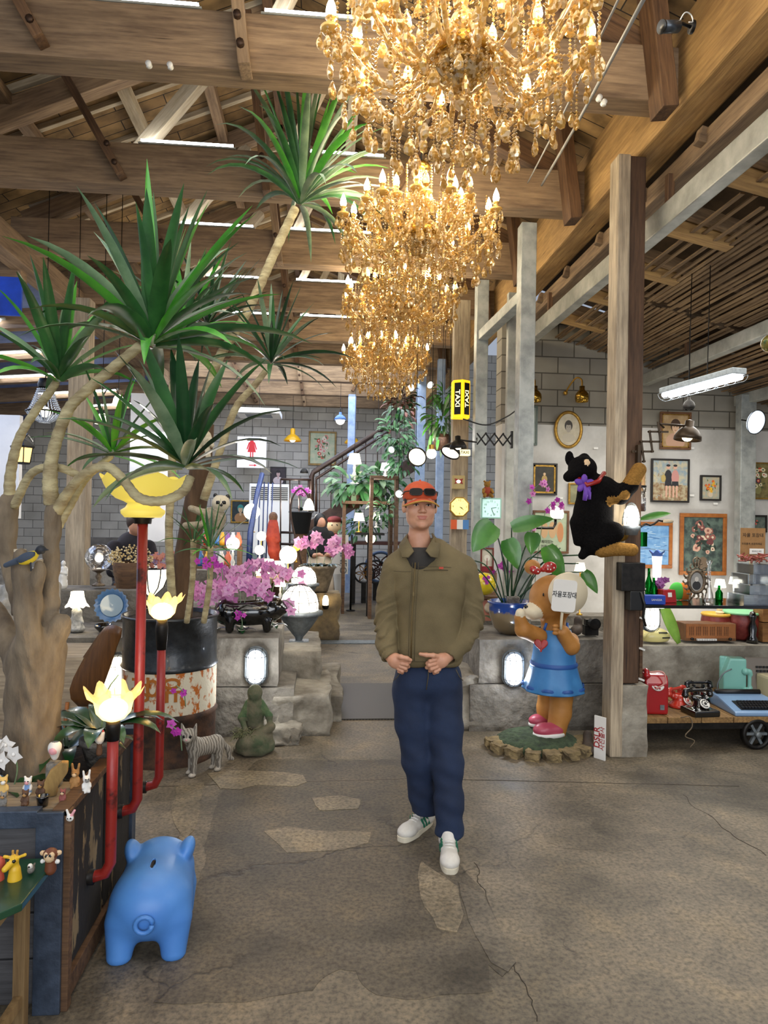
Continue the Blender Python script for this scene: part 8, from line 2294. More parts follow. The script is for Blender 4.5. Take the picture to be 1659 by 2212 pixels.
# yellow pendants
for k,(px,py,r_,lab) in enumerate(((632,953,19,'yellow enamel pendant lamp left of the flower painting'),(761,958,17,'yellow enamel pendant lamp half behind the blue post'))):
    Y = 15.5; p = at(px,py,Y); pendant('yellow_pendant',lab,tuple(p),r_ * Y / 1475,.35,mat('yellow_enamel','#d9a018',rough=.3,coat=.4),M_soft,group=None,style='cone',power=0)
p = at(735,908,14.0); t = pendant('blue_pendant','blue enamel pendant lamp with a lit glass bowl on the blue post',tuple(p),.12,.1,mat('blue_enamel','#4a6fa0',rough=.4),M_whitelit,style='dome'); MB().ball((0,0,-.01),(.09,.09,.08),14).build('glass_bowl',M_whitelit,t)
def rpic(label,x0,y0,x1,y1,fw,m,paint,Y=17.12,**k): return wpic(label,x0,y0,x1,y1,fw,m,paint,Y=Y,**k)
rpic('dark gold-framed painting of a flower garland on the block wall above the stair rail',667,931,726,1006,4,mat('dark_gold_frame','#5f4a24','#7d6432',rough=.4,metal=.5),bouquet('#aebc9a','#c9c7a4',['#c8503c','#e8dcc8','#d88a7a','#e0b8b0'],'#4a6b3c','#b8b898',21,.34,20,-.1,True))
rpic('black-framed photographic portrait of a dark-haired person above the white cooler',584,1008,618,1047,2,M_blackframe,portrait('#2c2428','#3c3034','#c9a8a4','#1a1214','#d8c8c8'))
rpic('gold-framed painting of a figure in a green turban left of the stairs',499,1080,540,1130,3,M_gold,portrait('#1f2a2c','#2c3a3a','#d8b488','#3a8f86','#b07f50'))
# ceiling cassette and stand cooler
p = at(560,893,13.6); t = thing('ceiling_cassette','white ceiling air conditioner cassette near the block wall','air conditioner',tuple(p)); MB().box((0,0,0),(.84,.84,.10)).build('panel',M_white,t,bevel=.01); MB().box((0,-.36,-.052),(.7,.06,.006)).box((0,.0,-.052),(.5,.45,.006)).build('vents',M_grey_metal,t)
p = at(582,1150,15.0)
t = thing('air_conditioner','tall white standing air conditioner behind the stair railing','air conditioner',(p.x,15.0,0)); hh = at(582,1046,15.0).z; ww = .86
MB().box((0,0,hh / 2),(ww,.35,hh)).build('cabinet',M_white,t,bevel=.015)
mb = MB()
for k in range(7):
    for x in (-.21,.21): mb.box((x,-.18,hh - .08 - k * .042),(.36,.01,.022))
mb.build('louvres',M_black,t)
for x in (-.21,.21): MB().box((x,-.178,.55),(.30,.01,.5)).build('intake_grille',M_grey_metal,t)
# staircase: two stringers/handrail rising to the right
SY = 12.4
st = thing('staircase','dark steel staircase rising to the right with a heavy handrail and thin balusters','staircase',rp(662,1150,SY)); O = V(st.location)
def sq(px,py,dy=0): return tuple(at(px,py,SY + dy) - O)
M_dsteel = mat('dark_brown_steel','#2e211c','#43322a',rough=.35,metal=.4,scale=10)
MB().tube([sq(673,1105),sq(673,1030),sq(677,1020),sq(870,899)],.048,10).build('handrail',M_dsteel,st)
MB().tube([sq(683,1105),sq(683,1034),sq(870,912)],.025,8).build('handrail',M_dsteel,st)
beam('stringer',O + V(sq(655,1152)),O + V(sq(892,1002)),.06,.26,M_dsteel,st)
for k in range(8):
    t_ = k / 7; a = (690 + 175 * t_,1018 - 113 * t_); b_ = (690 + 175 * t_,1125 - 108 * t_)
    MB().tube([sq(*a),sq(*b_)],.010,6).build('baluster',M_dsteel,st)
for k in range(7):
    t_ = k / 6; q = V(sq(672 + 205 * t_,1142 - 130 * t_)); MB().box(q + V((0,.45,0)),(.30,.9,.04)).build('tread',M_timber_dk,st)
# blue railing of the lower flight, seen obliquely at the left
p = at(545,1235,10.5); t = thing('blue_railing','blue-black painted railing slanting down towards the orchids','railing',tuple(p)); O = V(t.location)
M_bl = mat('navy_rail_paint','#1c2a52','#263768',rough=.35,scale=12)
def bq2(px,py,Y): return tuple(at(px,py,Y) - O)
MB().tube([bq2(566,1025,11.8),bq2(556,1065,11.3),bq2(541,1150,10.4),bq2(538,1215,10.2)],.045,8).build('handrail',M_bl,t)
for k in range(4): x = 562 + k * 9; MB().tube([bq2(x,1040 + k,11.6 + k * .1),bq2(x - 6,1240 - k * 3,11.4 + k * .1)],.012,6).build('baluster',M_bl,t)
# handrail grid on landing
p = at(640,1120,12.0); t = thing('landing_rail','dark landing rail in front of the white air conditioner','railing',tuple(p)); O = V(t.location)
for py in (1035,1150,1175): MB().tube([bq2(606,py,12.0),bq2(672,py + 1,12.0)],.022,8).build('rail',M_dsteel,t)
for k in range(4): MB().tube([bq2(606 + k * 20,1035,12.0),bq2(606 + k * 20,1230,12.0)],.014,6).build('baluster',M_dsteel,t)
# person with black hair seen from behind-side
q = fl(700,1300); PX = at(690,1250,11.2).x
w = thing('person','dark-haired person in black top and long pale skirt with black boots near the staircase','person',(PX,11.2,0),.25)
b = Blob().ball((0,0,1.52),(.085,.10,.12)).limb((0,.01,1.42),(0,.02,1.34),.05,.055,k=.02).chain([(0,.02,1.28,.15),(0,.02,1.05,.13),(0,0,.90,.14)],k=.05).limb((-.05,0,.9),(-.07,0,.1),.07,.05).limb((.07,0,.9),(.08,0,.1),.07,.05)
for s in (-1,1):
    b.chain([(s * .17,.02,1.30,.05),(s * .21,.0,1.08,.04),(s * .14,-.14,.98,.033),(s * .06,-.22,1.0,.03)],k=.02)
    for k in range(4): b.limb((s * .045,-.24,1.01 - k * .013),(s * .01,-.25,1.005 - k * .013),.009,.008,k=.004)
b.build('body',M_skin,w,.015)
Blob().ball((-.005,.02,1.54),(.10,.115,.125)).ball((-.01,.05,1.42),(.09,.07,.12),k=.03).ball((.0,-.10,1.50),(.06,.05,.09),sub=True,m=-1,k=.02).build('hair',M_hair,w,.012)
bj = Blob().chain([(0,.02,1.32,.15),(0,.02,1.1,.165),(0,.02,.95,.17)],k=.05)
for s in (-1,1): bj.chain([(s * .17,.02,1.30,.075),(s * .22,.0,1.08,.06),(s * .15,-.12,.99,.05)],k=.02)
bj.build('black_top',mat('black_cloth','#121214',rough=.9),w,.015)
MB().lathe([(.17,.98),(.20,.80),(.23,.55),(.25,.30)],n=30,ruffle=(9,lambda u: .015 * u,lambda u: 0)).build('skirt',mat('beige_cloth','#cbb9a0',rough=.9),w,solid=.004)
for s in (-1,1): Blob().limb((s * .08,0,.30),(s * .08,0,.06),.055,.045).limb((s * .08,0,.04),(s * .08,-.12,.035),.045,.04,k=.02).build('boot',M_black,w,.012)
# second person behind the yellow bowl
P2 = at(287,1150,7.0)
w = thing('person','person in a dark jacket bending behind the yellow glass bowl lamp','person',(P2.x,7.0,0),.6)
b = Blob().ball((.02,-.05,1.50),(.08,.095,.11)).limb((.01,0,1.40),(0,.03,1.32),.05,.055,k=.02).chain([(0,.04,1.25,.13),(0,.08,1.0,.12),(0,.05,.88,.13)],k=.05).limb((-.08,.05,.85),(-.09,.0,.1),.075,.05).limb((.08,.05,.85),(.09,.0,.1),.075,.05)
for s in (-1,1):
    b.chain([(s * .17,.03,1.26,.045),(s * .20,-.08,1.05,.04),(s * .10,-.26,1.02,.03)],k=.02)
    for k in range(4): b.limb((s * .09,-.28,1.04 - k * .014),(s * .06,-.33,1.03 - k * .014),.009,.008,k=.004)
b.build('body',M_skin,w,.015); Blob().ball((.02,-.035,1.53),(.092,.105,.105)).ball((.02,-.15,1.46),(.06,.05,.07),sub=True,m=-1,k=.02).build('hair',mat('dark_brown_hair','#2c1a12',rough=.6),w,.012)
bj = Blob().chain([(0,.04,1.29,.14),(0,.08,1.05,.16),(0,.06,.85,.16)],k=.05)
for s in (-1,1): bj.chain([(s * .17,.03,1.27,.075),(s * .21,-.08,1.05,.06),(s * .13,-.22,1.02,.05)],k=.02)
bj.build('dark_jacket',mat('charcoal_jacket','#1d1c24','#2c2a34',rough=.9),w,.015)
Blob().limb((-.08,.05,.88),(-.09,.0,.05),.10,.075).limb((.08,.05,.88),(.09,0,.05),.10,.075).build('trousers',M_black,w,.015)
# cook statue and INFO board
p = at(722,1150,12.2); t = thing('cook_statue','statue of a round-faced child with a red hat and red scarf behind the info board','statue',(p.x,12.2,0))
b = Blob().ball((0,0,1.44),(.13,.12,.13),m=0).ball((0,.0,1.20),(.13,.11,.12),m=1,k=.03).chain([(0,0,1.1,.12),(0,0,.6,.16),(0,0,.05,.16)],m=2,k=.03).limb((-.12,-.02,1.2),(-.2,-.08,1.3),.045,.04,m=3,k=.02).ball((0,.01,1.55),(.13,.13,.07),m=4,k=.015)
b.ball((-.045,-.115,1.46),.012,m=5,k=.003).ball((.045,-.115,1.46),.012,m=5,k=.003)
b.build('figure',[M_tan,M_red,M_white,M_tan,mat('maroon_hat','#7a2a24',rough=.7),M_dot],t,.016)
q0,q1 = at(712,1155,11.6),at(745,1240,11.6)
t = thing('info_board','white board with upright grey lettering and a red arrow beside the dark-haired person','sign',((q0.x + q1.x) / 2 + .03,11.6,0))
bw_ = abs(q1.x - q0.x) + .04; MB().box((0,0,(q0.z + q1.z) / 2),(bw_,.05,q0.z - q1.z)).build('board',M_white,t)
text('INFO',.16,M_grey_metal,'lettering',t,(.07,-.027,.82),(PI / 2,PI / 2,0),.001,bold=.003); MB().prism([(0,.035),(-.0,-.035),(.06,0)],.006,(.05,-.028,.58)).build('red_arrow',M_red,t)
MB().tube([(bw_ / 2 + .06,.1,0),(bw_ / 2 + .06,.1,q0.z)],.018,8).cyl((bw_ / 2 + .06,.1,0),.08,.015,14).build('stand',M_iron,t)
# film reel-like wheels and bench
for k,(px,py,r_,Y,lab) in enumerate(((786,1238,21,12.8,'gold spoked decorative wheel on a small stand left of the man'),(812,1235,24,13.2,'dark spoked wheel behind the gold one'),(822,1225,32,13.6,'large blue-rimmed wheel behind the two small ones'))):
    S = Y / 1475; p = at(px,py,Y); R = r_ * S; t = thing('spoked_wheel',lab,'wheel',(p.x,Y,p.z))
    MB().tube([(R * cos(a),0,R * sin(a)) for a in [2 * PI * i / 36 for i in range(36)]],R * .10,8,closed=True).build('rim',M_black if k != 2 else mat('blue_rim','#4a6080',rough=.4),t)
    mb = MB()
    for j in range(6):
        a = j * PI / 3; mb.tube([(R * .1 * cos(a),0,R * .1 * sin(a)),(R * .5 * cos(a + .35),0,R * .5 * sin(a + .35)),(R * .92 * cos(a),0,R * .92 * sin(a))],R * .05,6).tube([(R * .1 * cos(a),0,R * .1 * sin(a)),(R * .5 * cos(a - .35),0,R * .5 * sin(a - .35)),(R * .92 * cos(a),0,R * .92 * sin(a))],R * .05,6)
    mb.build('spokes',mat('gilt_spoke','#a8752c',rough=.4,metal=.5) if k == 0 else mat('dark_copper','#4a2a20',rough=.4,metal=.5),t)
    MB().box((0,.0,-p.z + (p.z - R) / 2 if p.z > R else 0),(R * .5,R * .4,max(.02,p.z - R))).build('foot',M_iron,t)
a_,b_ = at(752,1172,12.6),at(880,1175,12.6)
t = thing('red_bar_counter','dark red counter board under the hanging plants left of the man','counter',((a_.x + b_.x) / 2,12.6,0)); MB().box((0,0,a_.z),(b_.x - a_.x,.4,.06)).build('top',mat('dark_red_board','#4a1f1c',rough=.4),t,bevel=.01)
for x in (-.45,.45): MB().box((x,0,a_.z / 2),(.08,.3,a_.z - .06)).build('leg',M_iron,t)
# hanging and potted greenery around the stairs
def shrub(name,label,c,R,n,ll,lw,seed,mats,cat='plant',pot=None,shape='oval',droop=1.2):
    t = thing(name,label,cat,tuple(c)); rg = RR(seed); mb = MB()
    for k in range(n):
        d = V((rg.gauss(0,1),rg.gauss(0,1),rg.gauss(.2,.8))).normalized(); q = V((d.x * R[0],d.y * R[1],d.z * R[2])) * rg.random() ** .4
        mb.leaf(q,d + V((0,-.2,-.2)),ll * rg.uniform(.6,1.2),lw,droop,.15,4,mi=rg.randrange(len(mats)),shape=shape,up=(0,-.5,1))
    mb.build('foliage',mats,t)
    if pot: MB().lathe([(.001,-R[2] * .9 - pot),(pot * .7,-R[2] * .9 - pot),(pot,-R[2] * .6),(pot * .9,-R[2] * .6)],n=14).build('pot',M_mdark,t)
    return t
G = [M_leafd,M_leaf,mat('mid_leaf','#3f6b3c',rough=.4)]
G2 = [M_leaf,mat('mid_leaf',''),M_leaf3]
for k,(px,py,Y,R,n,ll,lw,lab,g_) in enumerate((
    (765,1050,11.6,(.42,.3,.26),110,.26,.09,'broad-leaved plant hanging below the white table lamp',G2),(815,1045,11.7,(.35,.3,.30),100,.28,.11,'large-leaved plant right of the white table lamp',G2),
    (790,1135,12.2,(.55,.3,.22),120,.16,.05,'low leafy planting on the dark red counter',G),(855,950,10.6,(.26,.2,.36),120,.17,.06,'dark green climber at the top right of the stair rail',G),
    (868,880,10.8,(.24,.2,.40),110,.16,.05,'reddish green climber under the rearmost chandelier',[M_leafd,M_leaf,mat('reddish_leaf','#6b3f34',rough=.5)]),(872,1000,10.4,(.20,.2,.26),80,.15,.05,'trailing ivy beside the blue post',G),
    (955,915,9.4,(.24,.2,.26),90,.26,.045,'bright fern-like plant between the blue posts and the taxi sign',[M_leaf2,M_leaf,M_leaf3]),(960,860,9.6,(.14,.12,.16),40,.18,.04,'small fern hanging left of the taxi sign',[M_leaf,M_leaf2]),
    (830,1105,11.0,(.2,.2,.22),60,.14,.05,'small potted greenery beside the tiny green-lit lamp',G2))):
    shrub('hanging_plant',lab,at(px,py,Y),R,n,ll,lw,200 + k,g_,pot=.14 if k in (0,1,6) else None)
# lamps of the rear: label, px, base y, top y, Y, r, shade, shade mat
rear_l = (('white pleated table lamp on the plant shelf in the middle of the stairs',765,1045,980,11.4,.13,'drum',M_soft),('cream lit mushroom lamp glowing orange at its cap',622,1235,1193,8.6,.11,'globe',M_warm2),
          ('small cone lamp lit among the pink orchids',605,1300,1250,6.5,.055,'cone',M_soft),('yellow tulip lamp beside the mushroom lamp',640,1215,1180,9.5,.05,'globe',emis('yellow_lit_shade','#ffc93c',2.5)),
          ('wide warm table lamp left of the mushroom lamp',575,1240,1208,8.8,.16,'cone',M_warm2),('wide warm table lamp in front of the landing',600,1238,1212,8.2,.12,'cone',M_soft),
          ('white globe lamp behind the pink orchids',502,1236,1170,7.7,.075,'globe',M_whitelit),('tiny green-based lamp with a square cream shade in the greenery',775,1150,1108,11.0,.10,'drum',M_soft),
          ('small square lit lamp right of the tiny green-based one',813,1140,1110,11.2,.07,'drum',M_whitelit),('lit oil-lamp style light on the upper rack',564,1195,1155,8.8,.06,'globe',M_warm2),
          ('lit oil-lamp style light on the lower rack',560,1225,1185,8.6,.06,'globe',M_warm2),('bright round lamp behind the turban painting',543,1150,1100,11.0,.13,'globe',M_soft),
          ('white lit lamp glowing behind the greenery shelf',832,1030,1000,10.8,.09,'drum',M_whitelit),('low white lamp left of the wheels by the counter',800,1180,1160,12.0,.09,'globe',M_soft))
for k,(lab,px,pb,pt,Y,r_,shd,ms) in enumerate(rear_l):
    a,b_ = at(px,pb,Y),at(px,pt,Y); table_lamp('table_lamp',lab,tuple(a),r_,b_.z - a.z,(M_ceramic,M_brass)[k % 2],ms,shd,base=('turned','stick')[k % 2])
# shelves that carry them
for k,(x0_,x1_,py,Y,d_,lab) in enumerate(((540,650,1243,8.7,.8,'long low bench crowded with small lit lamps'),(738,850,1082,11.5,.4,'dark plant shelf across the stairs'),(800,860,1028,10.9,.3,'small dark shelf holding a white lit lamp'))):
    a,b_ = at(x0_,py,Y),at(x1_,py,Y); t = thing('bench' if k == 0 else 'plant_shelf',lab,'bench' if k == 0 else 'shelf',((a.x + b_.x) / 2,Y,0))
    MB().box((0,0,a.z - .025),(b_.x - a.x,d_,.05)).build('top',M_timber_dk if k != 1 else M_bark_dk,t)
    for s in (-1,1): MB().box((s * (b_.x - a.x) * .45,0,(a.z - .05) / 2),(.05,d_ * .8,a.z - .05)).build('leg',M_timber_dk,t)
# arching reading lamp and tall purple orchid in a bucket
p = at(655,1235,9.6); O = p; pts = [(0,0,0,0)] + [(*(at(x,y,9.6) - O),0) for x,y in ((640,1170),(628,1110),(632,1075),(648,1055),(662,1066),(668,1080))]
t = thing('arching_lamp','tall curved stem lamp with a glowing white glass bell','floor lamp',tuple(O)); MB().tube([x[:3] for x in smooth_pts(pts,6)],.013,8).build('stem',M_dsteel,t)
q = at(667,1102,9.6) - O; MB().lathe([(.078,0),(.072,.05),(.05,.12),(.02,.16),(.001,.165)],tuple(q),20).build('glass_bell',M_soft,t)
p = at(688,1015,11.0); spot_lamp('goose_lamp','small black hooked lamp with a white globe on the block wall',rp(657,1022,12.0),(0,0,0),.07,M_iron,M_whitelit)
p = at(650,1130,10.6); t = orchid('purple_orchid','tall purple orchid in a dark bucket beside the arching lamp',(p.x,10.6,at(650,1105,10.6).z),[([(0,0,0),(.0,0,.2),(o_ * .05,0,.32),(o_ * .12,-.03,.34)],8) for o_ in (-1,0,1)],.05,[M_mag,M_pink],leaves=6,rng=RR(44),pot=pot_fn(.17,.34,mat('dark_bucket','#2c3034',rough=.5,metal=.3)))
# orange robe figure, bicycle-like machine, signs
p = at(590,1130,9.4); t = thing('robed_figure','slim figure in an orange-red robe standing before the landing','statue',(p.x,9.4,at(590,1215,9.4).z))
Blob().ball((0,0,.62),(.06,.06,.07),m=1).chain([(0,0,.52,.07),(0,0,.35,.09),(.02,0,.15,.08),(.04,0,.0,.05)],k=.03).limb((.05,-.03,.48),(.08,-.06,.30),.03,.03,k=.02).build('figure',[mat('orange_red_robe','#a83c24','#7a2418',rough=.7),M_mdark],t,.012)
# left zone: lamps and ornaments behind the tree
p = at(205,1238,5.95); t = thing('bubble_lamp','clear round glass lamp with a glowing bulb on a turned brass foot','table lamp',(p.x,6.05,.985)); 
MB().lathe([(.001,0),(.055,0),(.05,.015),(.02,.03),(.015,.05),(.028,.08),(.012,.105),(.03,.12),(.06,.135),(.085,.14)],n=20).build('base',mat('antique_silver',''),t)
MB().lathe([(.06,.14)] + [(.115 * sin(a),.245 - .115 * cos(a)) for a in [.6 + (PI - .62) * i / 12 for i in range(13)]],n=28).build('glass_globe',M_clear,t); MB().ball((0,0,.235),.034,14).build('bulb',M_whitelit,t)
p = at(165,1385,5.3); t = thing('cherub_lamp','small lit lamp with a flared cream shade on a white cherub base','table lamp',(p.x,5.3,.72))
Blob().ball((0,0,.02),(.06,.05,.025)).limb((-.02,0,.03),(-.015,0,.12),.025,.02).limb((.02,0,.03),(.015,0,.12),.025,.02).ball((-.016,-.005,.155),.02).ball((.018,-.005,.15),.018).limb((-.03,0,.10),(-.05,-.02,.07),.012,.01,k=.01).limb((.03,0,.10),(.05,-.02,.07),.012,.01,k=.01).limb((0,.0,.12),(0,0,.19),.015,.012).build('cherubs',mat('silver_white','#c9c9c6','#8f8f8c',rough=.5,scale=40),t,.006)
MB().lathe([(.085,.19),(.065,.215),(.05,.26),(.045,.30)],n=32,ruffle=(8,lambda u: .007 * (1 - u),lambda u: -.006 * (1 - u))).build('lamp_shade',M_soft,t)
p = at(242,1308,5.6); t = thing('glass_platter','round blue glass platter standing on edge on the plinth','plate',(p.x,5.6,p.z),rot=(PI / 2 - .15,0,0)); MB().lathe([(.001,0),(.085,0),(.10,.012),(.13,.02)],n=40,ruffle=(20,lambda u: .006 * u,lambda u: .004 * u)).build('blue_rim',mat('cobalt_glass','#4a6f9c',rough=.2),t); MB().lathe([(.001,.01),(.088,.012)],n=30).build('clear_centre',mat('grey_glass','#8fa4b4',rough=.08,coat=1),t)
p = at(327,1250,5.4); t = thing('urn_lantern','white glass urn lantern with black ribs glowing behind the tall red pipe','lamp',(p.x,5.4,at(327,1285,5.4).z))
MB().lathe([(.03,0),(.09,.06),(.12,.14),(.125,.20)],n=8,smooth=False).build('glass',M_soft,t); MB().lathe([(.13,.20),(.13,.215),(.001,.23)],n=8,smooth=False).lathe([(.001,-.10),(.05,-.10),(.02,-.03),(.04,0),(.001,0)],n=12).build('fittings',M_black,t)
mb = MB()
for k in range(8): a = k * PI / 4; mb.tube([(.03 * cos(a),.03 * sin(a),0),(.092 * cos(a),.092 * sin(a),.06),(.122 * cos(a),.122 * sin(a),.14),(.127 * cos(a),.127 * sin(a),.20)],.005,5)
mb.build('ribs',M_black,t)
p = at(283,1205,5.2); t = thing('dry_flowers','basket of straw-coloured dried flowers in front of the seated person','flowers',tuple(p)); mb = MB(); rg = RR(6)
for k in range(260):
    d = V((rg.gauss(0,1),rg.gauss(0,1),rg.gauss(0,.7))).normalized(); q = V((d.x * .15,d.y * .10,d.z * .09)) * rg.uniform(.8,1.1); mb.ball(q,.0075,5,rg.randrange(2))
mb.build('blossoms',[mat('straw','#cdb27a',rough=.9),mat('straw_pale','#e3d0a4',rough=.9)],t)['kind'] = 'stuff'; MB().lathe([(.001,-.22),(.10,-.22),(.13,-.05),(.12,-.03)],n=18).build('basket',M_timber_dk,t)
p = at(350,1210,5.3); t = thing('pale_flowers','small bunch of pink dried flowers right of the tall red pipe','flowers',tuple(p)); mb = MB()
for k in range(40): flower(mb,(rg.uniform(-.08,.08),rg.uniform(-.04,.04),rg.uniform(-.06,.06)),.022,rg,mi=rg.randrange(2),core=0)
mb.build('blossoms',[mat('salmon_petal','#d8907c',rough=.7),mat('lilac_petal','#a890b8',rough=.7)],t)['kind'] = 'stuff'
# timber post, wall lantern, crystal basket pendant
q = at(172,1000,6.6); tag(beam('timber_post',(q.x,6.6,0),(q.x,6.6,3.6),.18,.16,M_timber_grey,None,.01,up=(0,1,0)),'weathered timber post at the left behind the tree stems','post')
p = at(48,985,6.2); t = thing('wall_lantern','black coach lantern with glowing amber panes at the left','wall lamp',tuple(p))
MB().lathe([(.065,-.06),(.085,.07)],n=6,smooth=False).build('panes',emis('amber_pane','#ffcf7a',1.8),t); MB().lathe([(.10,.07),(.105,.085),(.05,.13),(.012,.15),(.01,.18),(.001,.18)],n=6,smooth=False).lathe([(.001,-.075),(.068,-.07),(.068,-.055),(.001,-.055)],n=6,smooth=False).build('cap_and_base',M_black,t)
mb = MB()
for k in range(6): a = k * PI / 3; mb.tube([(.067 * cos(a),.067 * sin(a),-.06),(.087 * cos(a),.087 * sin(a),.07)],.005,5)
mb.tube([(0,0,.15),(0,.10,.20),(0,.2,.15)],.01,6).build('bars',M_black,t)
p = at(97,890,6.4); t = thing('crystal_basket_pendant','crystal basket pendant lamp hanging left behind the tree stems','pendant lamp',tuple(p)); M_cc = mat('clear_crystal_beads','#a9b4c4','#dfe6f0',rough=.1,metal=.3,scale=90)
mb = MB()
for r0,z0,r1,z1 in ((.15,0,.06,.22),(.15,0,.03,-.10)):
    for k in range(26):
        a = 2 * PI * k / 26; n_ = 12
        for j in range(n_):
            t_ = j / n_; e = t_ ** (.7 if z1 > 0 else 1.6); r_ = r0 + (r1 - r0) * e; z_ = z0 + (z1 - z0) * t_; mb.ball((r_ * cos(a),r_ * sin(a),z_),.007,4)
mb.build('bead_strands',M_cc,t)['kind'] = 'stuff'; MB().tube([(.155 * cos(a),.155 * sin(a),0) for a in [2 * PI * i / 30 for i in range(30)]],.008,6,closed=True).lathe([(.06,.22),(.065,.25),(.05,.30),(.001,.31)],n=18).tube([(0,0,.3),(0,0,.7)],.005,5).build('metal_rings',M_iron,t)
MB().ball((0,0,-.0),.05,10).build('bulb',M_whitelit,t)
for k,(px,py) in enumerate(((256,865),(221,905),(168,772))):
    p = at(px,py,7.0); t = thing('tulip_lamp',('small white tulip lamp on a curled iron arm left of the tree heads','second white tulip lamp lower on the curled arm','caged round lamp high on the timber post')[k],'wall lamp',tuple(p)); MB().lathe([(.001,.06),(.03,.05),(.045,.02),(.05,-.02),(.065,-.05)],n=24,ruffle=(6,lambda u: .008 * u,lambda u: 0)).build('glass',M_soft,t); MB().tube([(0,0,.06),(-.03,0,.12),(-.12,.0,.10),(-.16,0,.02)],.007,6).build('arm',M_iron,t)
# pale wall panels and dark stock at far left
for k,(x0_,x1_,y0_,y1_,Y,m,lab) in enumerate(((-60,42,895,1120,7.9,M_plaster_w,'pale wall panel at the left edge behind the lantern'),(285,372,850,1170,9.2,M_plaster_w,'pale wall panel glimpsed between the yucca stems'),(188,285,1160,1250,8.6,mat('dark_counter','#2b2a2c','#4a4846',rough=.6,scale=6),'dark counter with stock behind the glass globe lamp'))):
    a,b_ = at(x0_,y0_,Y),at(x1_,y1_,Y); tag(MB().box(((a.x + b_.x) / 2,Y,(a.z + b_.z) / 2),(b_.x - a.x,.08,a.z - b_.z)).build('wall_panel' if k < 2 else 'counter',m),lab,'panel' if k < 2 else 'counter')
# rear blue-lit sheets hanging at the upper left, shelves with stock
for k,(px,py,w_,h_,Y) in enumerate(((10,640,.3,.35,6.5),)):
    p = at(px,py,Y); tag(MB().box((0,0,0),(w_,.03,h_)).build('blue_sheet',M_blue,None,tuple(p)),('blue plastic sheet lit by evening light at the upper left','smaller blue plastic sheet beyond the left plate beam')[k],'sheet')
for k,(x0_,x1_,y,Y) in enumerate(((440,520,1180,9.0),(395,500,1225,8.0))):
    a,b_ = at(x0_,y,Y),at(x1_,y,Y); t = thing('display_shelf',('stock shelf with small bright goods behind the plush animal','lower stock shelf beside the brown trunk')[k],'shelf',((a.x + b_.x) / 2,Y,0)); MB().box((0,0,a.z),(b_.x - a.x,.3,.03)).build('board',M_timber_dk,t)
    for s in (-1,1): MB().box((s * (b_.x - a.x) * .48,0,a.z / 2),(.04,.25,a.z)).build('leg',M_timber_dk,t)
    rg = RR(30 + k)
    for j in range(7):
        c = ['#c8402c','#e8e4dc','#3a6fb0','#d8a02e','#7a4a90','#e8e4dc','#d86a4a'][j]; x = a.x + (b_.x - a.x) * (j + .5) / 7
        tag(MB().lathe([(.001,0),(.04,0),(.05,.05),(.035,.12),(.018,.15),(.022,.17),(.001,.17)],n=12).build('small_vase',mat('stock' + c[1:],c,rough=.4),None,(x,Y,a.z + .016)),('vermilion','white','blue','ochre','violet','cream','salmon')[j] + ' small vase on the ' + ('upper' if k == 0 else 'lower') + ' stock shelf near the brown trunk','vase')
# bright shop counter behind
p = at(798,1150,11.1); a_,b_ = at(762,1150,11.1),at(824,1150,11.1); t = thing('plant_shelf','small dark stand holding the tiny square lamps in the greenery','shelf',(p.x,11.1,0)); MB().box((0,0,a_.z - .02),(b_.x - a_.x,.35,.035)).box((0,0,a_.z / 2),(.06,.06,a_.z)).build('stand',M_iron,t)
for nm,zb in (('purple_orchid',-.34),('robed_figure',0),('framed_clock_picture',-.12)):
    o = bpy.data.objects[nm]; z_ = o.location.z + zb; tag(MB().cyl((0,0,0),.10 if zb else .14,z_,14).build('pedestal',M_timber_dk,None,(o.location.x,o.location.y,0)),{'p': 'dark round pedestal under the purple orchid bucket','r': 'dark round pedestal under the orange-robed figure','f': 'dark round pedestal under the framed clock picture'}[nm[0]],'pedestal')
for px,py,Y,pw_ in ((120,1000,7.0,22),(330,1050,8.2,20),(560,1160,8.5,14),(640,1080,12.0,30),(800,1060,11.0,16),(900,950,9.0,14)):
    point('shop_point_light',rp(px,py,Y),pw_,(1,.93,.82),.15)  # warm point lights in the rear hall, no fixtures modelled
area('left_blue_strip',tuple(at(-20,640,7.5)),(0,0,0),1.2,5.0,16,(.25,.45,1.0))
area('rear_blue_strip',(-.8,14.2,4.15),(0,0,0),4.0,1.0,60,(.35,.5,1.0))

# hanging wires and brackets
def roof_at(x): return slope_z(x) - .02 if XL < x < XR + .3 else (3.75 + (x + 7.6) * .176 if x < XL else ceil_z(x))
def hang(t,z0,zt,r=.004,dx=0,dy=0,name='hanging_wire'):
    MB().tube([(dx,dy,z0),(dx,dy,zt - t.location.z)],r,5).build(name,M_iron,t)
ND = {'yellow_pendant': 4.35,'blue_pendant': 4.3,'hanging_bulb': 4.25,'hanging_plant': 4.3,'clip_lamp': 4.3,'crystal_basket_pendant': 4.0,'tulip_lamp': 3.7,'taxi_lamp': 0,'spot_lamp': 4.25,'toilet_sign': 4.3,'ceiling_cassette': 4.4}
for o in list(C.objects):
    k = o.name.split('.')[0]
    if o.parent is None and ND.get(k):
        if k == 'hanging_plant' and (o.location.z < 1.9): continue
        if k in ('spot_lamp','clip_lamp'):
            w = thing('lamp_wire','black wire holding up the ' + o['label'],'wire',tuple(o.location + V((0,.06,0)))); hang(w,0,roof_at(w.location.x))
        else: hang(o,.05,roof_at(o.location.x))
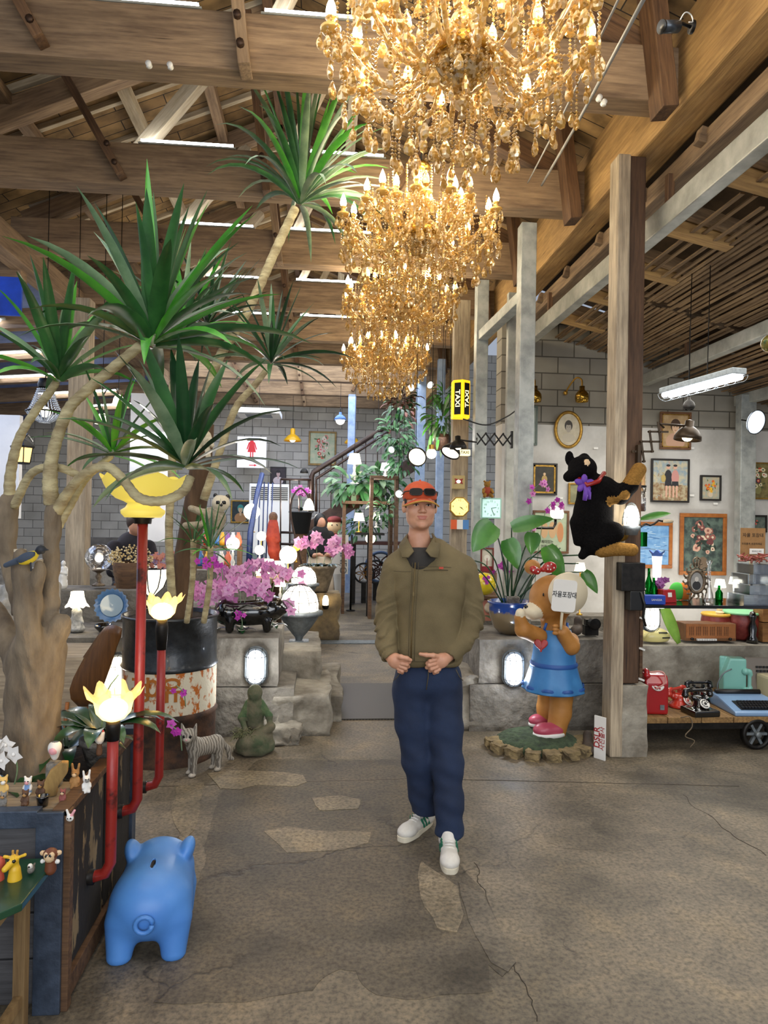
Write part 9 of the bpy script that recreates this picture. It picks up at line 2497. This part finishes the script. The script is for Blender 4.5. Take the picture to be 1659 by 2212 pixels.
# a few statues and ornaments behind the thick tree
M_alab = mat('old_white_plaster','#b9b5ac','#8b867c',rough=.8,scale=14,bump=.3)
for k,(px,pb,H,Y,lab) in enumerate(((20,1400,.55,4.6,'plaster figure wrapped in film at the left edge behind the tree'),(88,1400,.62,4.8,'robed plaster figure between the two tree stems'),(135,1232,.22,6.0,'small slim white praying figure left of the timber post'))):
    p = at(px,pb,Y); b = Blob().chain([(0,0,H * .05,H * .2),(0,0,H * .4,H * .15),(.01,0,H * .66,H * .13)],k=H * .1).ball((.01,-.01,H * .88),(H * .085,H * .09,H * .11),k=H * .04)
    for s in (-1,1): b.chain([(s * H * .14,0,H * .68,H * .06),(s * H * .17,-H * .08,H * .5,H * .05),(0,-H * .17,H * .54,H * .04)],k=H * .03)
    tag(b.build('plaster_figure',M_alab if k < 2 else M_ceramic,None,H * .02,(p.x,Y,(p.z,p.z,.985)[k]),disp=(lambda P: .004 * np.sin(P[:,0] * 90 + P[:,2] * 12)) if k < 2 else None),lab,'statue')
p = at(40,1405,4.7); tag(MB().box((0,0,p.z / 2),(1.1,.5,p.z)).build('plinth',M_timber_grey,None,(p.x,4.72,0)),'old wooden plinth under the plaster figures at the left edge','plinth')
p = at(250,1258,6.0); t = thing('wader_ornament','small grey carved wading bird on a wooden foot beside the round glass lamp','bird ornament',(p.x,6.1,.985))
Blob().ball((0,0,.10),(.055,.022,.024),rot=(0,-.2,0)).limb((-.045,0,.115),(-.085,0,.135),.010,.002).build('body',M_stoneg,t,.004); MB().tube([(0,0,.08),(0,0,.02)],.003,5).box((0,0,.01),(.08,.04,.02)).build('foot',M_brownframe,t)
p = at(225,1362,5.3); t = thing('black_bowl','small black glossy bowl on the wooden plinth beside the plywood chair','bowl',(p.x,5.28,.72)); MB().lathe([(.001,0),(.03,0),(.065,.04),(.06,.06),(.03,.02),(.001,.015)],n=20).build('bowl',M_black_gloss,t)
p = at(158,1450,5.0); picture('flower_panel','pale panel with a magenta blossom leaning below the cherub lamp',(p.x,5.0,.50),.20,.36,.008,M_timber_pale,bouquet('#b0a8a0','#a29a92',['#b83aa8','#d0a0c0','#c86a9a'],'#7a8a70','#b0a8a0',41,.3,12))
